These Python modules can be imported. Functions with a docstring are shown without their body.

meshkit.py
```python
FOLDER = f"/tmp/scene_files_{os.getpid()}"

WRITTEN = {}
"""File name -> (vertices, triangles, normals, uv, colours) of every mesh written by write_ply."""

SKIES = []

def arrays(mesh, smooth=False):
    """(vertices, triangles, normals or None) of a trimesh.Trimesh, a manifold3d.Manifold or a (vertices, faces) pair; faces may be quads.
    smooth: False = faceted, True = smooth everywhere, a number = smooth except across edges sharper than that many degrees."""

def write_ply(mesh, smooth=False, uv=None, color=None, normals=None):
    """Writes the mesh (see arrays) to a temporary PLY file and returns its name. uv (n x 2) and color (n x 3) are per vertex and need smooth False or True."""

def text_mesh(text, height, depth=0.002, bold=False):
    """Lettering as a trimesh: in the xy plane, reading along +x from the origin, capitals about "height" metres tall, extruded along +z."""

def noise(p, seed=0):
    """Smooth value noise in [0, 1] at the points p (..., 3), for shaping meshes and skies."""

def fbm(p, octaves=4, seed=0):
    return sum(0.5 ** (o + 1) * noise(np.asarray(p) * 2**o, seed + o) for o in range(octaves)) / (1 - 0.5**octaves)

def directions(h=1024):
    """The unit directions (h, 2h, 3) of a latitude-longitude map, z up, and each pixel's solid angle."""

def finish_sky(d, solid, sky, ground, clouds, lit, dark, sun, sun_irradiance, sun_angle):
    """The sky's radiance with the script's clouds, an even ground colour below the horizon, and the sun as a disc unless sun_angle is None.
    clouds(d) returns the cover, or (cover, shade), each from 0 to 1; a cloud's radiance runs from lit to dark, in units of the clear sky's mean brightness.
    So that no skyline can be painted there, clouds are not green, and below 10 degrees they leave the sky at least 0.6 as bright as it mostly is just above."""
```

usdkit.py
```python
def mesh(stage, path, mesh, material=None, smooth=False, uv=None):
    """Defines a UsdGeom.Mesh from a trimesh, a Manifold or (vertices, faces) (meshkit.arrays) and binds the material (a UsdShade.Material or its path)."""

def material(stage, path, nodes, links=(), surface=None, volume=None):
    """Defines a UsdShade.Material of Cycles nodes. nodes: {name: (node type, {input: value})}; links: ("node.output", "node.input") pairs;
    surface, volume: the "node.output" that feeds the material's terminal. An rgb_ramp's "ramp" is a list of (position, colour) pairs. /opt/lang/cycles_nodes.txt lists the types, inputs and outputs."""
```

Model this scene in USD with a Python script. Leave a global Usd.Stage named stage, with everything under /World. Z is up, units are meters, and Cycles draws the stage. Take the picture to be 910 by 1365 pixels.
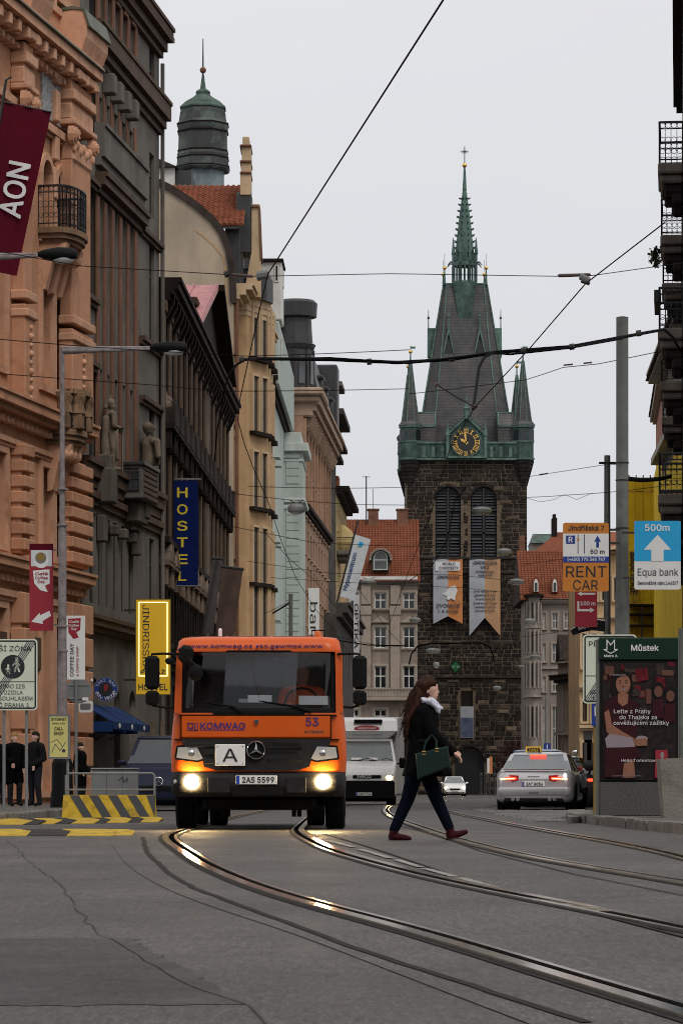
import math, random
import numpy as np, trimesh, usdkit, meshkit
from pxr import Usd, UsdGeom, UsdLux, UsdShade, Sdf, Gf, Vt
from shapely.geometry import Polygon, LineString, Point, box as sbox
from shapely.ops import unary_union
import manifold3d as mf

stage = Usd.Stage.CreateInMemory()
UsdGeom.SetStageUpAxis(stage, 'Z'); UsdGeom.SetStageMetersPerUnit(stage, 1.0)
UsdGeom.Xform.Define(stage, '/World')
PI = math.pi
# ---- camera: low, long lens, level, shifted up so that verticals stay vertical
FPX, CX, YH, HC = 4300.0, 455.0, 1053.0, 0.52
cam = UsdGeom.Camera.Define(stage, '/World/camera')
cam.CreateHorizontalApertureAttr(24.0); cam.CreateVerticalApertureAttr(36.0)
cam.CreateFocalLengthAttr(FPX / 910 * 24.0)
cam.CreateVerticalApertureOffsetAttr((YH - 682.5) / 910 * 24.0)
cam.CreateClippingRangeAttr(Gf.Vec2f(0.5, 20000))
cam.CreateExposureAttr(0.0)
xf = UsdGeom.Xformable(cam); xf.AddTranslateOp().Set(Gf.Vec3d(0, 0, HC)); xf.AddRotateXOp().Set(90.0)

# ---- overcast sky and a weak, wide sun from behind the camera's right shoulder
SUN_EL, SUN_AZ = math.radians(52), math.radians(150)      # azimuth measured from +y towards +x
sdir = np.array([math.sin(SUN_AZ) * math.cos(SUN_EL), math.cos(SUN_AZ) * math.cos(SUN_EL), math.sin(SUN_EL)])
sky = UsdLux.DomeLight.Define(stage, '/World/sky')
skymat = usdkit.material(stage, '/World/Looks/overcast', {
    'tc': ('texture_coordinate', {}),
    'sky': ('sky_texture', {'sky_type': 'single_scattering', 'sun_disc': False, 'sun_elevation': SUN_EL, 'sun_rotation': SUN_AZ}),
    'sep': ('separate_xyz', {}),
    'mp': ('mapping', {'scale': (1.0, 1.0, 3.0)}),
    'nz': ('noise_texture', {'scale': 2.2, 'detail': 5, 'roughness': 0.55}),
    'nr': ('map_range', {'from_min': 0.3, 'from_max': 0.7, 'to_min': 0.975, 'to_max': 1.02}),
    'ramp': ('rgb_ramp', {'ramp': [(0.0, (6.75, 6.85, 7.25)), (0.10, (7.15, 7.25, 7.6)), (0.24, (7.75, 7.8, 8.05)), (0.5, (8.0, 8.0, 8.2)), (1.0, (8.4, 8.4, 8.5))]}),
    'mul': ('mix', {'mix_type': 'multiply', 'fac': 1.0}),
    'mix': ('mix', {'mix_type': 'mix', 'fac': 0.97}),
    'bg': ('background_shader', {'strength': 0.1})},
    [('tc.generated', 'sep.vector'), ('tc.generated', 'mp.vector'), ('mp.vector', 'nz.vector'), ('nz.fac', 'nr.value'),
     ('sep.z', 'ramp.fac'), ('ramp.color', 'mul.color1'), ('nr.result', 'mul.color2'), ('sky.color', 'mix.color1'), ('mul.color', 'mix.color2'), ('mix.color', 'bg.color')],
    surface='bg.background')
UsdShade.MaterialBindingAPI.Apply(sky.GetPrim()).Bind(skymat)
sun = UsdLux.DistantLight.Define(stage, '/World/sun')
sun.CreateIntensityAttr(0.4); sun.CreateAngleAttr(25.0); sun.CreateNormalizeAttr(True); sun.CreateColorAttr(Gf.Vec3f(1.0, 0.94, 0.86))
_d = Gf.Rotation(Gf.Vec3d(0, 0, 1), Gf.Vec3d(*map(float, sdir)))
UsdGeom.Xformable(sun).AddOrientOp().Set(Gf.Quatf(_d.GetQuat()))

# ---- measuring: pixels of the 910 x 1365 photograph to metres
def g(Y):
    "height of the road: level in the street, dipping towards the square in front"
    return -0.0115 * 4.0 * np.log1p(np.exp(np.clip((33.0 - np.asarray(Y, float)) / 4.0, -50, 50)))
def P(px, py, Y): return np.array([(px - CX) * Y / FPX, Y, HC + (YH - py) * Y / FPX])
def G(px, py, lift=0.0):
    Y = 40.0
    for _ in range(60):
        Y = 0.5 * Y + 0.5 * FPX * (HC - float(g(Y)) - lift) / max(py - YH, 0.5)
    return np.array([(px - CX) * Y / FPX, Y, float(g(Y)) + lift])

# ---- names, things, parts
_used = {}
def path(name, parent='/World'):
    k = (str(parent), name); n = _used.get(k, -1) + 1; _used[k] = n
    return f"{parent}/{name}" if n == 0 else f"{parent}/{name}_{n:03d}"
def put(prim, label=None, cat=None, group=None, kind=None):
    prim = prim.GetPrim() if hasattr(prim, 'GetPrim') else prim
    for k, v in (('label', label), ('category', cat), ('group', group), ('kind', kind)):
        if v: prim.SetCustomDataByKey(k, v)
    return prim
class T:
    "a thing: an Xform under /World, its own frame (o, rz), parts are its children"
    def __init__(s, name, label, cat, loc=(0, 0, 0), rz=0.0, group=None, kind=None):
        s.path = path(name); s.loc = np.array(loc, float); s.rz = rz
        x = UsdGeom.Xform.Define(stage, s.path)
        x.AddTranslateOp().Set(Gf.Vec3d(*map(float, loc)))
        if rz: x.AddRotateZOp().Set(math.degrees(rz))
        s.prim = put(x, label, cat, group, kind)
    def part(s, name, m, mat, smooth=False, parent=None, label=None, kind=None):
        return part(name, m, mat, parent or s.path, smooth, label, kind)
def part(name, m, mat, parent, smooth=False, label=None, kind=None):
    p = path(name, parent)
    v, f = m.arr() if isinstance(m, M) else meshkit.arrays(m)[:2]
    usdkit.mesh(stage, p, (v, f), MAT(mat), smooth)
    put(stage.GetPrimAtPath(p), label, None, None, kind)
    return p
def solo(name, m, mat, label=None, cat=None, group=None, kind=None, smooth=False):
    p = part(name, m, mat, '/World', smooth); put(stage.GetPrimAtPath(p), label, cat, group, kind); return p
def clone(src, name, label, cat, loc, rz=0.0, group=None):
    p = path(name); x = UsdGeom.Xform.Define(stage, p)
    x.GetPrim().GetReferences().AddInternalReference(src.path)
    x.ClearXformOpOrder()
    x.AddTranslateOp(opSuffix='at').Set(Gf.Vec3d(*map(float, loc)))
    if rz: x.AddRotateZOp(opSuffix='at').Set(math.degrees(rz))
    x.GetPrim().SetInstanceable(True); put(x, label, cat, group); return p

# ---- meshes
class M:
    def __init__(s): s.v, s.f, s.n = [], [], 0
    def raw(s, v, f):
        v = np.asarray(v, float); f = np.asarray(f, int)
        if f.shape[1] == 4: f = np.vstack([f[:, [0, 1, 2]], f[:, [0, 2, 3]]])
        s.v.append(v); s.f.append(f + s.n); s.n += len(v); return s
    def add(s, m): v, f, _ = meshkit.arrays(m); return s.raw(v, f)
    def arr(s): return np.vstack(s.v), np.vstack(s.f)
    def hexa(s, p): return s.raw(p, [[0, 3, 2, 1], [4, 5, 6, 7], [0, 1, 5, 4], [1, 2, 6, 5], [2, 3, 7, 6], [3, 0, 4, 7]])
    def box(s, x0, y0, z0, x1, y1, z1, c=0.0):
        x0, x1 = min(x0, x1), max(x0, x1); y0, y1 = min(y0, y1), max(y0, y1); z0, z1 = min(z0, z1), max(z0, z1)
        if c <= 0: return s.hexa([[x0, y0, z0], [x1, y0, z0], [x1, y1, z0], [x0, y1, z0], [x0, y0, z1], [x1, y0, z1], [x1, y1, z1], [x0, y1, z1]])
        c = min(c, (x1 - x0) * .45, (y1 - y0) * .45, (z1 - z0) * .45); pts = []
        for sx in (0, 1):
            for sy in (0, 1):
                for sz in (0, 1):
                    X, Y, Z = (x0, x1)[sx], (y0, y1)[sy], (z0, z1)[sz]; i, j, k = 1 - 2 * sx, 1 - 2 * sy, 1 - 2 * sz
                    pts += [[X + i * c, Y + j * c, Z], [X + i * c, Y, Z + k * c], [X, Y + j * c, Z + k * c]]
        return s.hull(pts)
    def hull(s, pts):
        m = mf.Manifold.hull_points(np.asarray(pts, float)).to_mesh(); return s.raw(m.vert_properties[:, :3], m.tri_verts)
    def tube(s, pts, r, n=6, cap=True):
        p = np.asarray(pts, float); r = np.broadcast_to(np.asarray(r, float), (len(p),))
        t = np.gradient(p, axis=0); t /= np.linalg.norm(t, axis=1, keepdims=True) + 1e-12
        a = np.cross(t, np.where(np.abs(t[:, 2:]) < .9, [0, 0, 1.], [1., 0, 0])); a /= np.linalg.norm(a, axis=1, keepdims=True) + 1e-12
        b = np.cross(t, a); an = np.arange(n) * 2 * PI / n + PI / n
        v = (p[:, None] + r[:, None, None] * (np.cos(an)[None, :, None] * a[:, None] + np.sin(an)[None, :, None] * b[:, None])).reshape(-1, 3)
        f = []
        for i in range(len(p) - 1):
            for j in range(n): f.append([i * n + j, i * n + (j + 1) % n, (i + 1) * n + (j + 1) % n, (i + 1) * n + j])
        s.raw(v, f)
        if cap:
            for i, o in ((0, 1), (len(p) - 1, 0)):
                ring = v[i * n:(i + 1) * n]; k = [[0, q, q + 1] if not o else [0, q + 1, q] for q in range(1, n - 1)]; s.raw(ring, k)
        return s
    def lathe(s, prof, n=12, c=(0, 0, 0), rot=0.0, sx=1.0, sy=1.0):
        "prof: (r, z) from bottom to top, round the z axis through c"
        an = np.arange(n) * 2 * PI / n + rot; v = []
        for r, z in prof: v += [[c[0] + sx * r * math.cos(a), c[1] + sy * r * math.sin(a), c[2] + z] for a in an]
        f = []
        for i in range(len(prof) - 1):
            for j in range(n): f.append([i * n + j, i * n + (j + 1) % n, (i + 1) * n + (j + 1) % n, (i + 1) * n + j])
        s.raw(v, f); v = np.array(v)
        s.raw(v[:n], [[0, q + 1, q] for q in range(1, n - 1)]); s.raw(v[-n:], [[0, q, q + 1] for q in range(1, n - 1)]); return s
    def rings(s, R, caps=True):
        "loft through rings of equally many points"
        R = [np.asarray(r, float) for r in R]; n = len(R[0]); f = []
        for i in range(len(R) - 1):
            for j in range(n): f.append([i * n + j, i * n + (j + 1) % n, (i + 1) * n + (j + 1) % n, (i + 1) * n + j])
        s.raw(np.vstack(R), f)
        if caps:
            for r, o in ((R[0], 1), (R[-1], 0)):
                c = r.mean(0); s.raw(np.vstack([r, c]), [[n, (q + 1) % n, q] if o else [n, q, (q + 1) % n] for q in range(n)])
        return s
    def ext(s, poly, d0, d1, o=(0, 0, 0), ex=(1, 0, 0), ey=(0, 0, 1)):
        "extrude a shapely polygon (or its parts) from d0 to d1 along ex x ey"
        ex, ey = np.array(ex, float), np.array(ey, float); ez = np.cross(ex, ey)
        for q in getattr(poly, 'geoms', [poly]):
            if q.is_empty or q.area < 1e-9: continue
            m = trimesh.creation.extrude_polygon(q, abs(d1 - d0), engine='earcut'); v = np.array(m.vertices); lo = min(d0, d1)
            s.raw(np.array(o) + v[:, :1] * ex + v[:, 1:2] * ey + (v[:, 2:] + lo) * ez, m.faces)
        return s
    def ball(s, c, r, sub=2, sc=(1, 1, 1)):
        m = trimesh.creation.icosphere(sub, 1.0); return s.raw(np.array(m.vertices) * np.array(sc) * r + np.array(c), m.faces)
    def move(s, d): s.v = [v + np.asarray(d, float) for v in s.v]; return s
    def rot(s, axis, ang, c=(0, 0, 0)):
        R = trimesh.transformations.rotation_matrix(ang, axis)[:3, :3]; c = np.asarray(c, float); s.v = [(v - c) @ R.T + c for v in s.v]; return s
def arch(x0, x1, y0, y1, rise=None, n=10):
    "opening with a round head, as a polygon"
    w = (x1 - x0) / 2; r = w if rise is None else rise; c = (x0 + x1) / 2
    return Polygon([(x0, y0), (x1, y0)] + [(c + w * math.cos(a), y1 - r + r * math.sin(a)) for a in np.linspace(0, PI, n)])
_tc = {}
def text(txt, h, w=None, depth=.004, bold=False, flip=False):
    "lettering centred on its origin in the xz plane, facing -y"
    k = (txt, bold)
    if k not in _tc: _tc[k] = meshkit.text_mesh(txt, 1.0, 0.2, bold)
    m = _tc[k]; v = np.array(m.vertices); lo, hi = v[:, :2].min(0), v[:, :2].max(0)
    x = (v[:, 0] - (lo[0] + hi[0]) / 2) * h; y = (v[:, 1] - (lo[1] + hi[1]) / 2) * h
    if w: x *= w / ((hi[0] - lo[0]) * h)
    if flip: x = -x
    f = np.array(m.faces); f = f[:, ::-1] if flip else f
    o = M(); o.raw(np.stack([x, -v[:, 2] / .2 * depth, y], 1), f); return o

# ---- materials
_mats = {}
def MAT(k):
    if k not in _mats: raise KeyError(k)
    return _mats[k]
def mat(k, col, rough=.6, metal=0.0, var=.18, scale=1.5, bump=0.0, bscale=30.0, streak=0.0, spec=.5, coat=0.0, dirt=None, isl=0.0, emit=None, trans=0.0):
    "procedural paint/plaster/stone: two noises tint the base colour, fine noise gives the relief"
    col = np.array(col, float)
    if rough >= .6 and spec == .5: spec = .08
    n = {'geo': ('geometry', {}), 'n1': ('noise_texture', {'scale': scale, 'detail': 6, 'roughness': .6}),
         'r1': ('rgb_ramp', {'ramp': [(.25, tuple(np.clip(col * (1 - var * 1.6), 0, 1))), (.5, tuple(col)), (.75, tuple(np.clip(col * (1 + var), 0, 1)))]}),
         'p': ('principled_bsdf', {'roughness': rough, 'metallic': metal, 'specular_ior_level': spec, 'coat_weight': coat, 'transmission_weight': trans})}
    L = [('geo.position', 'n1.vector'), ('n1.fac', 'r1.fac')]; out = 'r1.color'
    if streak:
        n['ms'] = ('mapping', {'scale': (.9, .9, .12)}); n['n2'] = ('noise_texture', {'scale': 1.0, 'detail': 5, 'roughness': .65})
        n['rs'] = ('rgb_ramp', {'ramp': [(.35, (1 - streak,) * 3), (.6, (1, 1, 1))]}); n['mm'] = ('mix', {'mix_type': 'multiply', 'fac': 1.0})
        L += [('geo.position', 'ms.vector'), ('ms.vector', 'n2.vector'), ('n2.fac', 'rs.fac'), (out, 'mm.color1'), ('rs.color', 'mm.color2')]; out = 'mm.color'
    if dirt is not None:
        n['n4'] = ('noise_texture', {'scale': scale * .35 + .15, 'detail': 8, 'roughness': .72}); n['rd'] = ('map_range', {'from_min': .52, 'from_max': .68, 'to_min': 0., 'to_max': .8, 'clamp': True})
        n['md'] = ('mix', {'mix_type': 'mix', 'color2': dirt}); L += [('geo.position', 'n4.vector'), ('n4.fac', 'rd.value'), ('rd.result', 'md.fac'), (out, 'md.color1')]; out = 'md.color'
    if isl:
        n['ri'] = ('map_range', {'to_min': 1 - isl, 'to_max': 1 + isl}); n['mi'] = ('mix', {'mix_type': 'multiply', 'fac': 1.0})
        L += [('geo.random_per_island', 'ri.value'), (out, 'mi.color1'), ('ri.result', 'mi.color2')]; out = 'mi.color'
    L.append((out, 'p.base_color'))
    if bump:
        n['n3'] = ('noise_texture', {'scale': bscale, 'detail': 4}); n['b'] = ('bump', {'strength': bump, 'distance': .02})
        L += [('geo.position', 'n3.vector'), ('n3.fac', 'b.height'), ('b.normal', 'p.normal')]
    if emit: n['p'][1].update(emission_color=emit[0], emission_strength=emit[1])
    _mats[k] = usdkit.material(stage, f'/World/Looks/{k}', n, L, surface='p.BSDF'); return k
def glass(k, tint=(1, 1, 1), rough=.02, refl=1.0):
    "window pane that lets light through and reflects by angle"
    _mats[k] = usdkit.material(stage, f'/World/Looks/{k}', {'fr': ('fresnel', {'IOR': 1.5}), 'm': ('math', {'math_type': 'multiply', 'value2': refl, 'use_clamp': True}),
        't': ('transparent_bsdf', {'color': tint}), 'g': ('glossy_bsdf', {'color': (1, 1, 1), 'roughness': rough}), 'mx': ('mix_closure', {})},
        [('fr.fac', 'm.value1'), ('m.value', 'mx.fac'), ('t.BSDF', 'mx.closure1'), ('g.BSDF', 'mx.closure2')], surface='mx.closure'); return k
def lamp(k, col, s):
    _mats[k] = usdkit.material(stage, f'/World/Looks/{k}', {'e': ('emission', {'color': col, 'strength': s})}, surface='e.emission'); return k
def plain(k, col, rough=.55, metal=0.0, spec=.5, coat=0.0): return mat(k, col, rough, metal, var=.07, scale=6.0, spec=spec, coat=coat)
rng = random.Random(7); nr = np.random.default_rng(7)
# ---------------------------------------------------------------- materials of the setting
def asphalt(nm, c0, c1, c2, sx, sy):
  _mats[nm] = usdkit.material(stage, f'/World/Looks/{nm}', {
    'geo': ('geometry', {}), 'big': ('noise_texture', {'scale': .45, 'detail': 6, 'roughness': .65}), 'fine': ('noise_texture', {'scale': 30, 'detail': 7, 'roughness': .85}), 'grit': ('voronoi_texture', {'scale': 55}), 'rg': ('map_range', {'from_min': .0, 'from_max': .5, 'to_min': 1.35, 'to_max': .8, 'clamp': True}), 'm3': ('mix', {'mix_type': 'multiply', 'fac': 1.}),
    'mp': ('mapping', {'scale': (sx, sy, 1)}), 'wear': ('noise_texture', {'scale': 1.0, 'detail': 5, 'roughness': .6}),
    'r': ('rgb_ramp', {'ramp': [(.25, c0), (.5, c1), (.78, c2)]}),
    'rf': ('map_range', {'from_min': .3, 'from_max': .7, 'to_min': .35, 'to_max': 1.75}), 'rw': ('map_range', {'from_min': .35, 'from_max': .65, 'to_min': .72, 'to_max': 1.2}),
    'm1': ('mix', {'mix_type': 'multiply', 'fac': 1.}), 'm2': ('mix', {'mix_type': 'multiply', 'fac': 1.}),
    'rr': ('map_range', {'from_min': .3, 'from_max': .7, 'to_min': .5, 'to_max': .78}), 'b': ('bump', {'strength': .55, 'distance': .012}),
    'p': ('principled_bsdf', {'specular_ior_level': .28}), 'mf': ('mapping', {'scale': (1.0, .16, 1)})},
    [('geo.position', 'big.vector'), ('geo.position', 'mf.vector'), ('mf.vector', 'fine.vector'), ('geo.position', 'mp.vector'), ('mp.vector', 'wear.vector'), ('big.fac', 'r.fac'), ('fine.fac', 'rf.value'), ('wear.fac', 'rw.value'),
     ('r.color', 'm1.color1'), ('rf.result', 'm1.color2'), ('m1.color', 'm2.color1'), ('rw.result', 'm2.color2'), ('mf.vector', 'grit.vector'), ('grit.distance', 'rg.value'), ('m2.color', 'm3.color1'), ('rg.result', 'm3.color2'), ('m3.color', 'p.base_color'), ('wear.fac', 'rr.value'), ('rr.result', 'p.roughness'),
     ('fine.fac', 'b.height'), ('b.normal', 'p.normal')], surface='p.BSDF')
asphalt('asphalt', (.046, .0415, .038), (.070, .063, .058), (.104, .094, .087), 2.2, .35)
asphalt('asphalt_patch', (.026, .0245, .023), (.036, .034, .032), (.05, .047, .044), 1.5, 1.5)
asphalt('track_slab', (.048, .043, .0395), (.074, .067, .062), (.110, .100, .093), 1.2, .5)
mat('tar', (.022, .020, .019), .8, var=.3, scale=8)
mat('worn_line', (.24, .22, .2), .6, var=.4, scale=9, bump=.3)
mat('pavement_stone', (.13, .12, .11), .6, var=.25, scale=2.5, bump=.4, bscale=60, isl=.2)
mat('kerb_stone', (.15, .14, .125), .6, var=.3, scale=4, bump=.5, bscale=40, dirt=(.06, .055, .05))
mat('sett', (.12, .113, .105), .45, var=.25, scale=5, bump=.3, isl=.35)
mat('rail_steel', (.66, .58, .47), .15, metal=1.0, var=.2, scale=5)
mat('rail_lip', (.40, .35, .30), .2, metal=1.0, var=.35, scale=9)
mat('groove', (.004, .004, .004), .9, var=.3, spec=.0)
mat('hump_yellow', (.42, .275, .028), .6, var=.3, scale=7, dirt=(.13, .095, .04))
mat('rubber_black', (.02, .02, .02), .6, var=.3, scale=6)

def drape(poly, lift, step=1.5):
    "a thin sheet that follows the road, from a plan polygon"
    m = M(); x0, y0, x1, y1 = poly.bounds
    ys = np.concatenate([np.arange(y0, min(y1, 60), step), np.arange(max(y0, 60), y1, 12.0), [y1]]); ys = np.unique(ys)
    for a, b in zip(ys[:-1], ys[1:]):
        q = poly.intersection(sbox(x0 - 1, a, x1 + 1, b))
        for r in getattr(q, 'geoms', [q]):
            if r.geom_type != 'Polygon' or r.area < 1e-7: continue
            v, f = trimesh.creation.triangulate_polygon(r, engine='earcut')
            z = g(v[:, 1]) + lift; m.raw(np.column_stack([v, z]), f if True else f)
    # all faces up
    for i in range(len(m.f)):
        v, f = m.v[i], m.f[i] - sum(len(k) for k in m.v[:i])
        n = np.cross(v[f[:, 1]] - v[f[:, 0]], v[f[:, 2]] - v[f[:, 0]])[:, 2]
        ff = m.f[i].copy(); ff[n < 0] = ff[n < 0][:, ::-1]; m.f[i] = ff
    return m
# ---------------------------------------------------------------- road
ys = np.unique(np.concatenate([np.linspace(-60, 4, 9), np.arange(4, 60, 1.0), np.arange(60, 340, 10.0), [400, 600, 1000, 2000, 4000]]))
xs = np.array([-1500, -200, -60, -20, 20, 60, 200, 1500.])
m = M(); V = [[x, y, float(g(y))] for y in ys for x in xs]; nx = len(xs)
m.raw(V, [[i * nx + j, i * nx + j + 1, (i + 1) * nx + j + 1, (i + 1) * nx + j] for i in range(len(ys) - 1) for j in range(nx - 1)])
ROAD = solo('road', m, 'asphalt', kind='structure')

def bend(Z): return 0.9 * np.clip((Z - 75) / 45, 0, None) ** 1.35 * .62
def railcurve(pix, far):
    pts = np.array([G(*p)[:2] for p in pix] + [list(q) for q in far]); from scipy.interpolate import PchipInterpolator
    pts = pts[np.argsort(pts[:, 1])]
    f = PchipInterpolator(pts[:, 1], pts[:, 0]); c = np.polyfit(pts[:4, 1], pts[:4, 0], 1)
    Z = np.concatenate([np.arange(4, 60, .5), np.arange(60, 330, 4.0)])
    X = np.where(Z < pts[0, 1], np.polyval(c, Z), f(np.clip(Z, pts[0, 1], 329))); k = np.exp(-.5 * (np.arange(-6, 7) / 2.5) ** 2); k /= k.sum()
    Xs = np.convolve(np.pad(X, 6, mode='reflect', reflect_type='odd'), k, 'valid'); return np.column_stack([Xs, Z])
r1 = railcurve([(232, 1112), (255, 1143), (330, 1180), (430, 1212), (540, 1240), (640, 1270), (760, 1308), (910, 1352)], [(-2.0, 60), (-1.95, 75), (-1.1, 110), (1.2, 160), (6.0, 230), (12.5, 330)])
r2 = railcurve([(398, 1106), (430, 1130), (520, 1158), (610, 1180), (760, 1210), (910, 1239)], [(-.57, 60), (-.5, 75), (.35, 110), (2.65, 160), (7.45, 230), (13.95, 330)])
r3 = railcurve([(516, 1087), (540, 1097), (594, 1116), (680, 1139), (740, 1151), (800, 1161), (910, 1178)], [(1.1, 82), (1.9, 115), (4.3, 165), (9.2, 235), (15.7, 330)])
r4 = railcurve([(600, 1084.5), (640, 1092), (669, 1098), (745, 1112), (820, 1125), (910, 1143)], [(2.6, 82), (3.35, 115), (5.75, 165), (10.65, 235), (17.2, 330)])
def strip(c, a, b, lift, thick=0.0):
    t = np.gradient(c, axis=0); t /= np.linalg.norm(t, axis=1, keepdims=True); n = np.column_stack([t[:, 1], -t[:, 0]])
    L, R = c + n * a, c + n * b; m = M(); k = len(c)
    v = np.vstack([np.column_stack([L, g(L[:, 1]) + lift]), np.column_stack([R, g(R[:, 1]) + lift])])
    m.raw(v, [[i, k + i, k + i + 1, i + 1] for i in range(k - 1)])
    if thick:
        for e, s in ((L, 1), (R, -1)):
            w = np.vstack([np.column_stack([e, g(e[:, 1]) + lift]), np.column_stack([e, g(e[:, 1]) + lift - thick])])
            m.raw(w, [[i, i + 1, k + i + 1, k + i] if s > 0 else [i, k + i, k + i + 1, i + 1] for i in range(k - 1)])
    return m
for c, s, lab in ((r1, 1, 'curved tram rail nearest the lower left, passing under the orange truck'), (r2, -1, 'second tram rail from the left, passing under the truck near its right front wheel'),
                  (r3, 1, 'third tram rail from the left, passing under the feet of the walking woman'), (r4, -1, 'rightmost tram rail, passing closest to the silver taxi')):
    t = T('tram_rail', lab, 'tram rail', group='tram rails set in the street')
    t.part('rail_head', strip(c, -.038 * s - .036, -.038 * s + .036, .024, .022), 'rail_steel'); t.part('groove', strip(c, min(0, .06 * s) - .002, max(0, .06 * s) + .002, .0085), 'groove')
    t.part('guard_lip', strip(c, .075 * s - .016, .075 * s + .016, .021, .018), 'rail_lip')
    t.part('seal', strip(c, -.095 * s - .02, -.095 * s + .02, .0085), 'tar'); t.part('seal', strip(c, .106 * s - .014, .106 * s + .014, .0085), 'tar')
# the slab the rails lie in, its joints, patches and cracks
sl = Polygon(np.vstack([(r1 - [[.62, 0]])[:60], (r1 - [[.62, 0]])[60:], (r4 + [[.6, 0]])[::-1]])).buffer(0)
part('track_bed', drape(sl, .004), 'track_slab', ROAD)
seam = [(190, 1117), (198, 1140), (226, 1167), (262, 1187), (350, 1220), (500, 1275), (640, 1320), (780, 1366)]
def seamstrip(pix, w, lift=.008, jit=.0):
    c = np.array([G(*p)[:2] for p in pix]); d = np.r_[0, np.cumsum(np.linalg.norm(np.diff(c, axis=0), axis=1))]; s = np.linspace(0, d[-1], 60)
    c = np.column_stack([np.interp(s, d, c[:, 0]), np.interp(s, d, c[:, 1])]) + nr.normal(0, jit, (60, 2)); return strip(c, -w / 2, w / 2, lift)
part('joint', seamstrip(seam, .045, jit=.006), 'tar', ROAD)
part('joint', seamstrip([(10, 1120), (40, 1150), (80, 1180), (112, 1226), (130, 1243), (175, 1267), (212, 1291), (268, 1322), (318, 1337), (338, 1352), (356, 1367)], .008, jit=.012), 'asphalt_patch', ROAD)
for k, (a, b) in enumerate([((436, 1122), (470, 1131)), ((480, 1134), (520, 1146)), ((528, 1148), (560, 1158)), ((566, 1160), (606, 1171)), ((612, 1172), (660, 1186)), ((700, 1196), (790, 1218))]):
    part('worn_line', seamstrip([a, b], .07, .0125, jit=.006), 'worn_line', ROAD)
part('joint', seamstrip([(430, 1113), (600, 1168), (760, 1212), (912, 1252)], .03, .0105), 'tar', ROAD)
part('joint', seamstrip([(525, 1100), (640, 1136), (760, 1166), (912, 1196)], .02, .0105), 'tar', ROAD)
pp0 = [G(*p)[:2] for p in [(-40, 1253), (95, 1251), (178, 1252), (196, 1266), (246, 1290), (268, 1306), (318, 1340), (150, 1341), (-40, 1342)]]
q_ = np.vstack([np.array(a) + (np.array(b) - a) * f for a, b in zip(pp0, pp0[1:] + pp0[:1]) for f in np.linspace(0, 1, 9)[:-1]]); pp = Polygon(q_ + nr.normal(0, .018, q_.shape)).buffer(0)
part('repair_patch', drape(pp, .002), 'asphalt_patch', ROAD)
pq = Polygon([G(*p)[:2] for p in [(330, 1366), (352, 1364), (330, 1338), (-60, 1341), (-60, 1372)]]).buffer(-.02)
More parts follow.
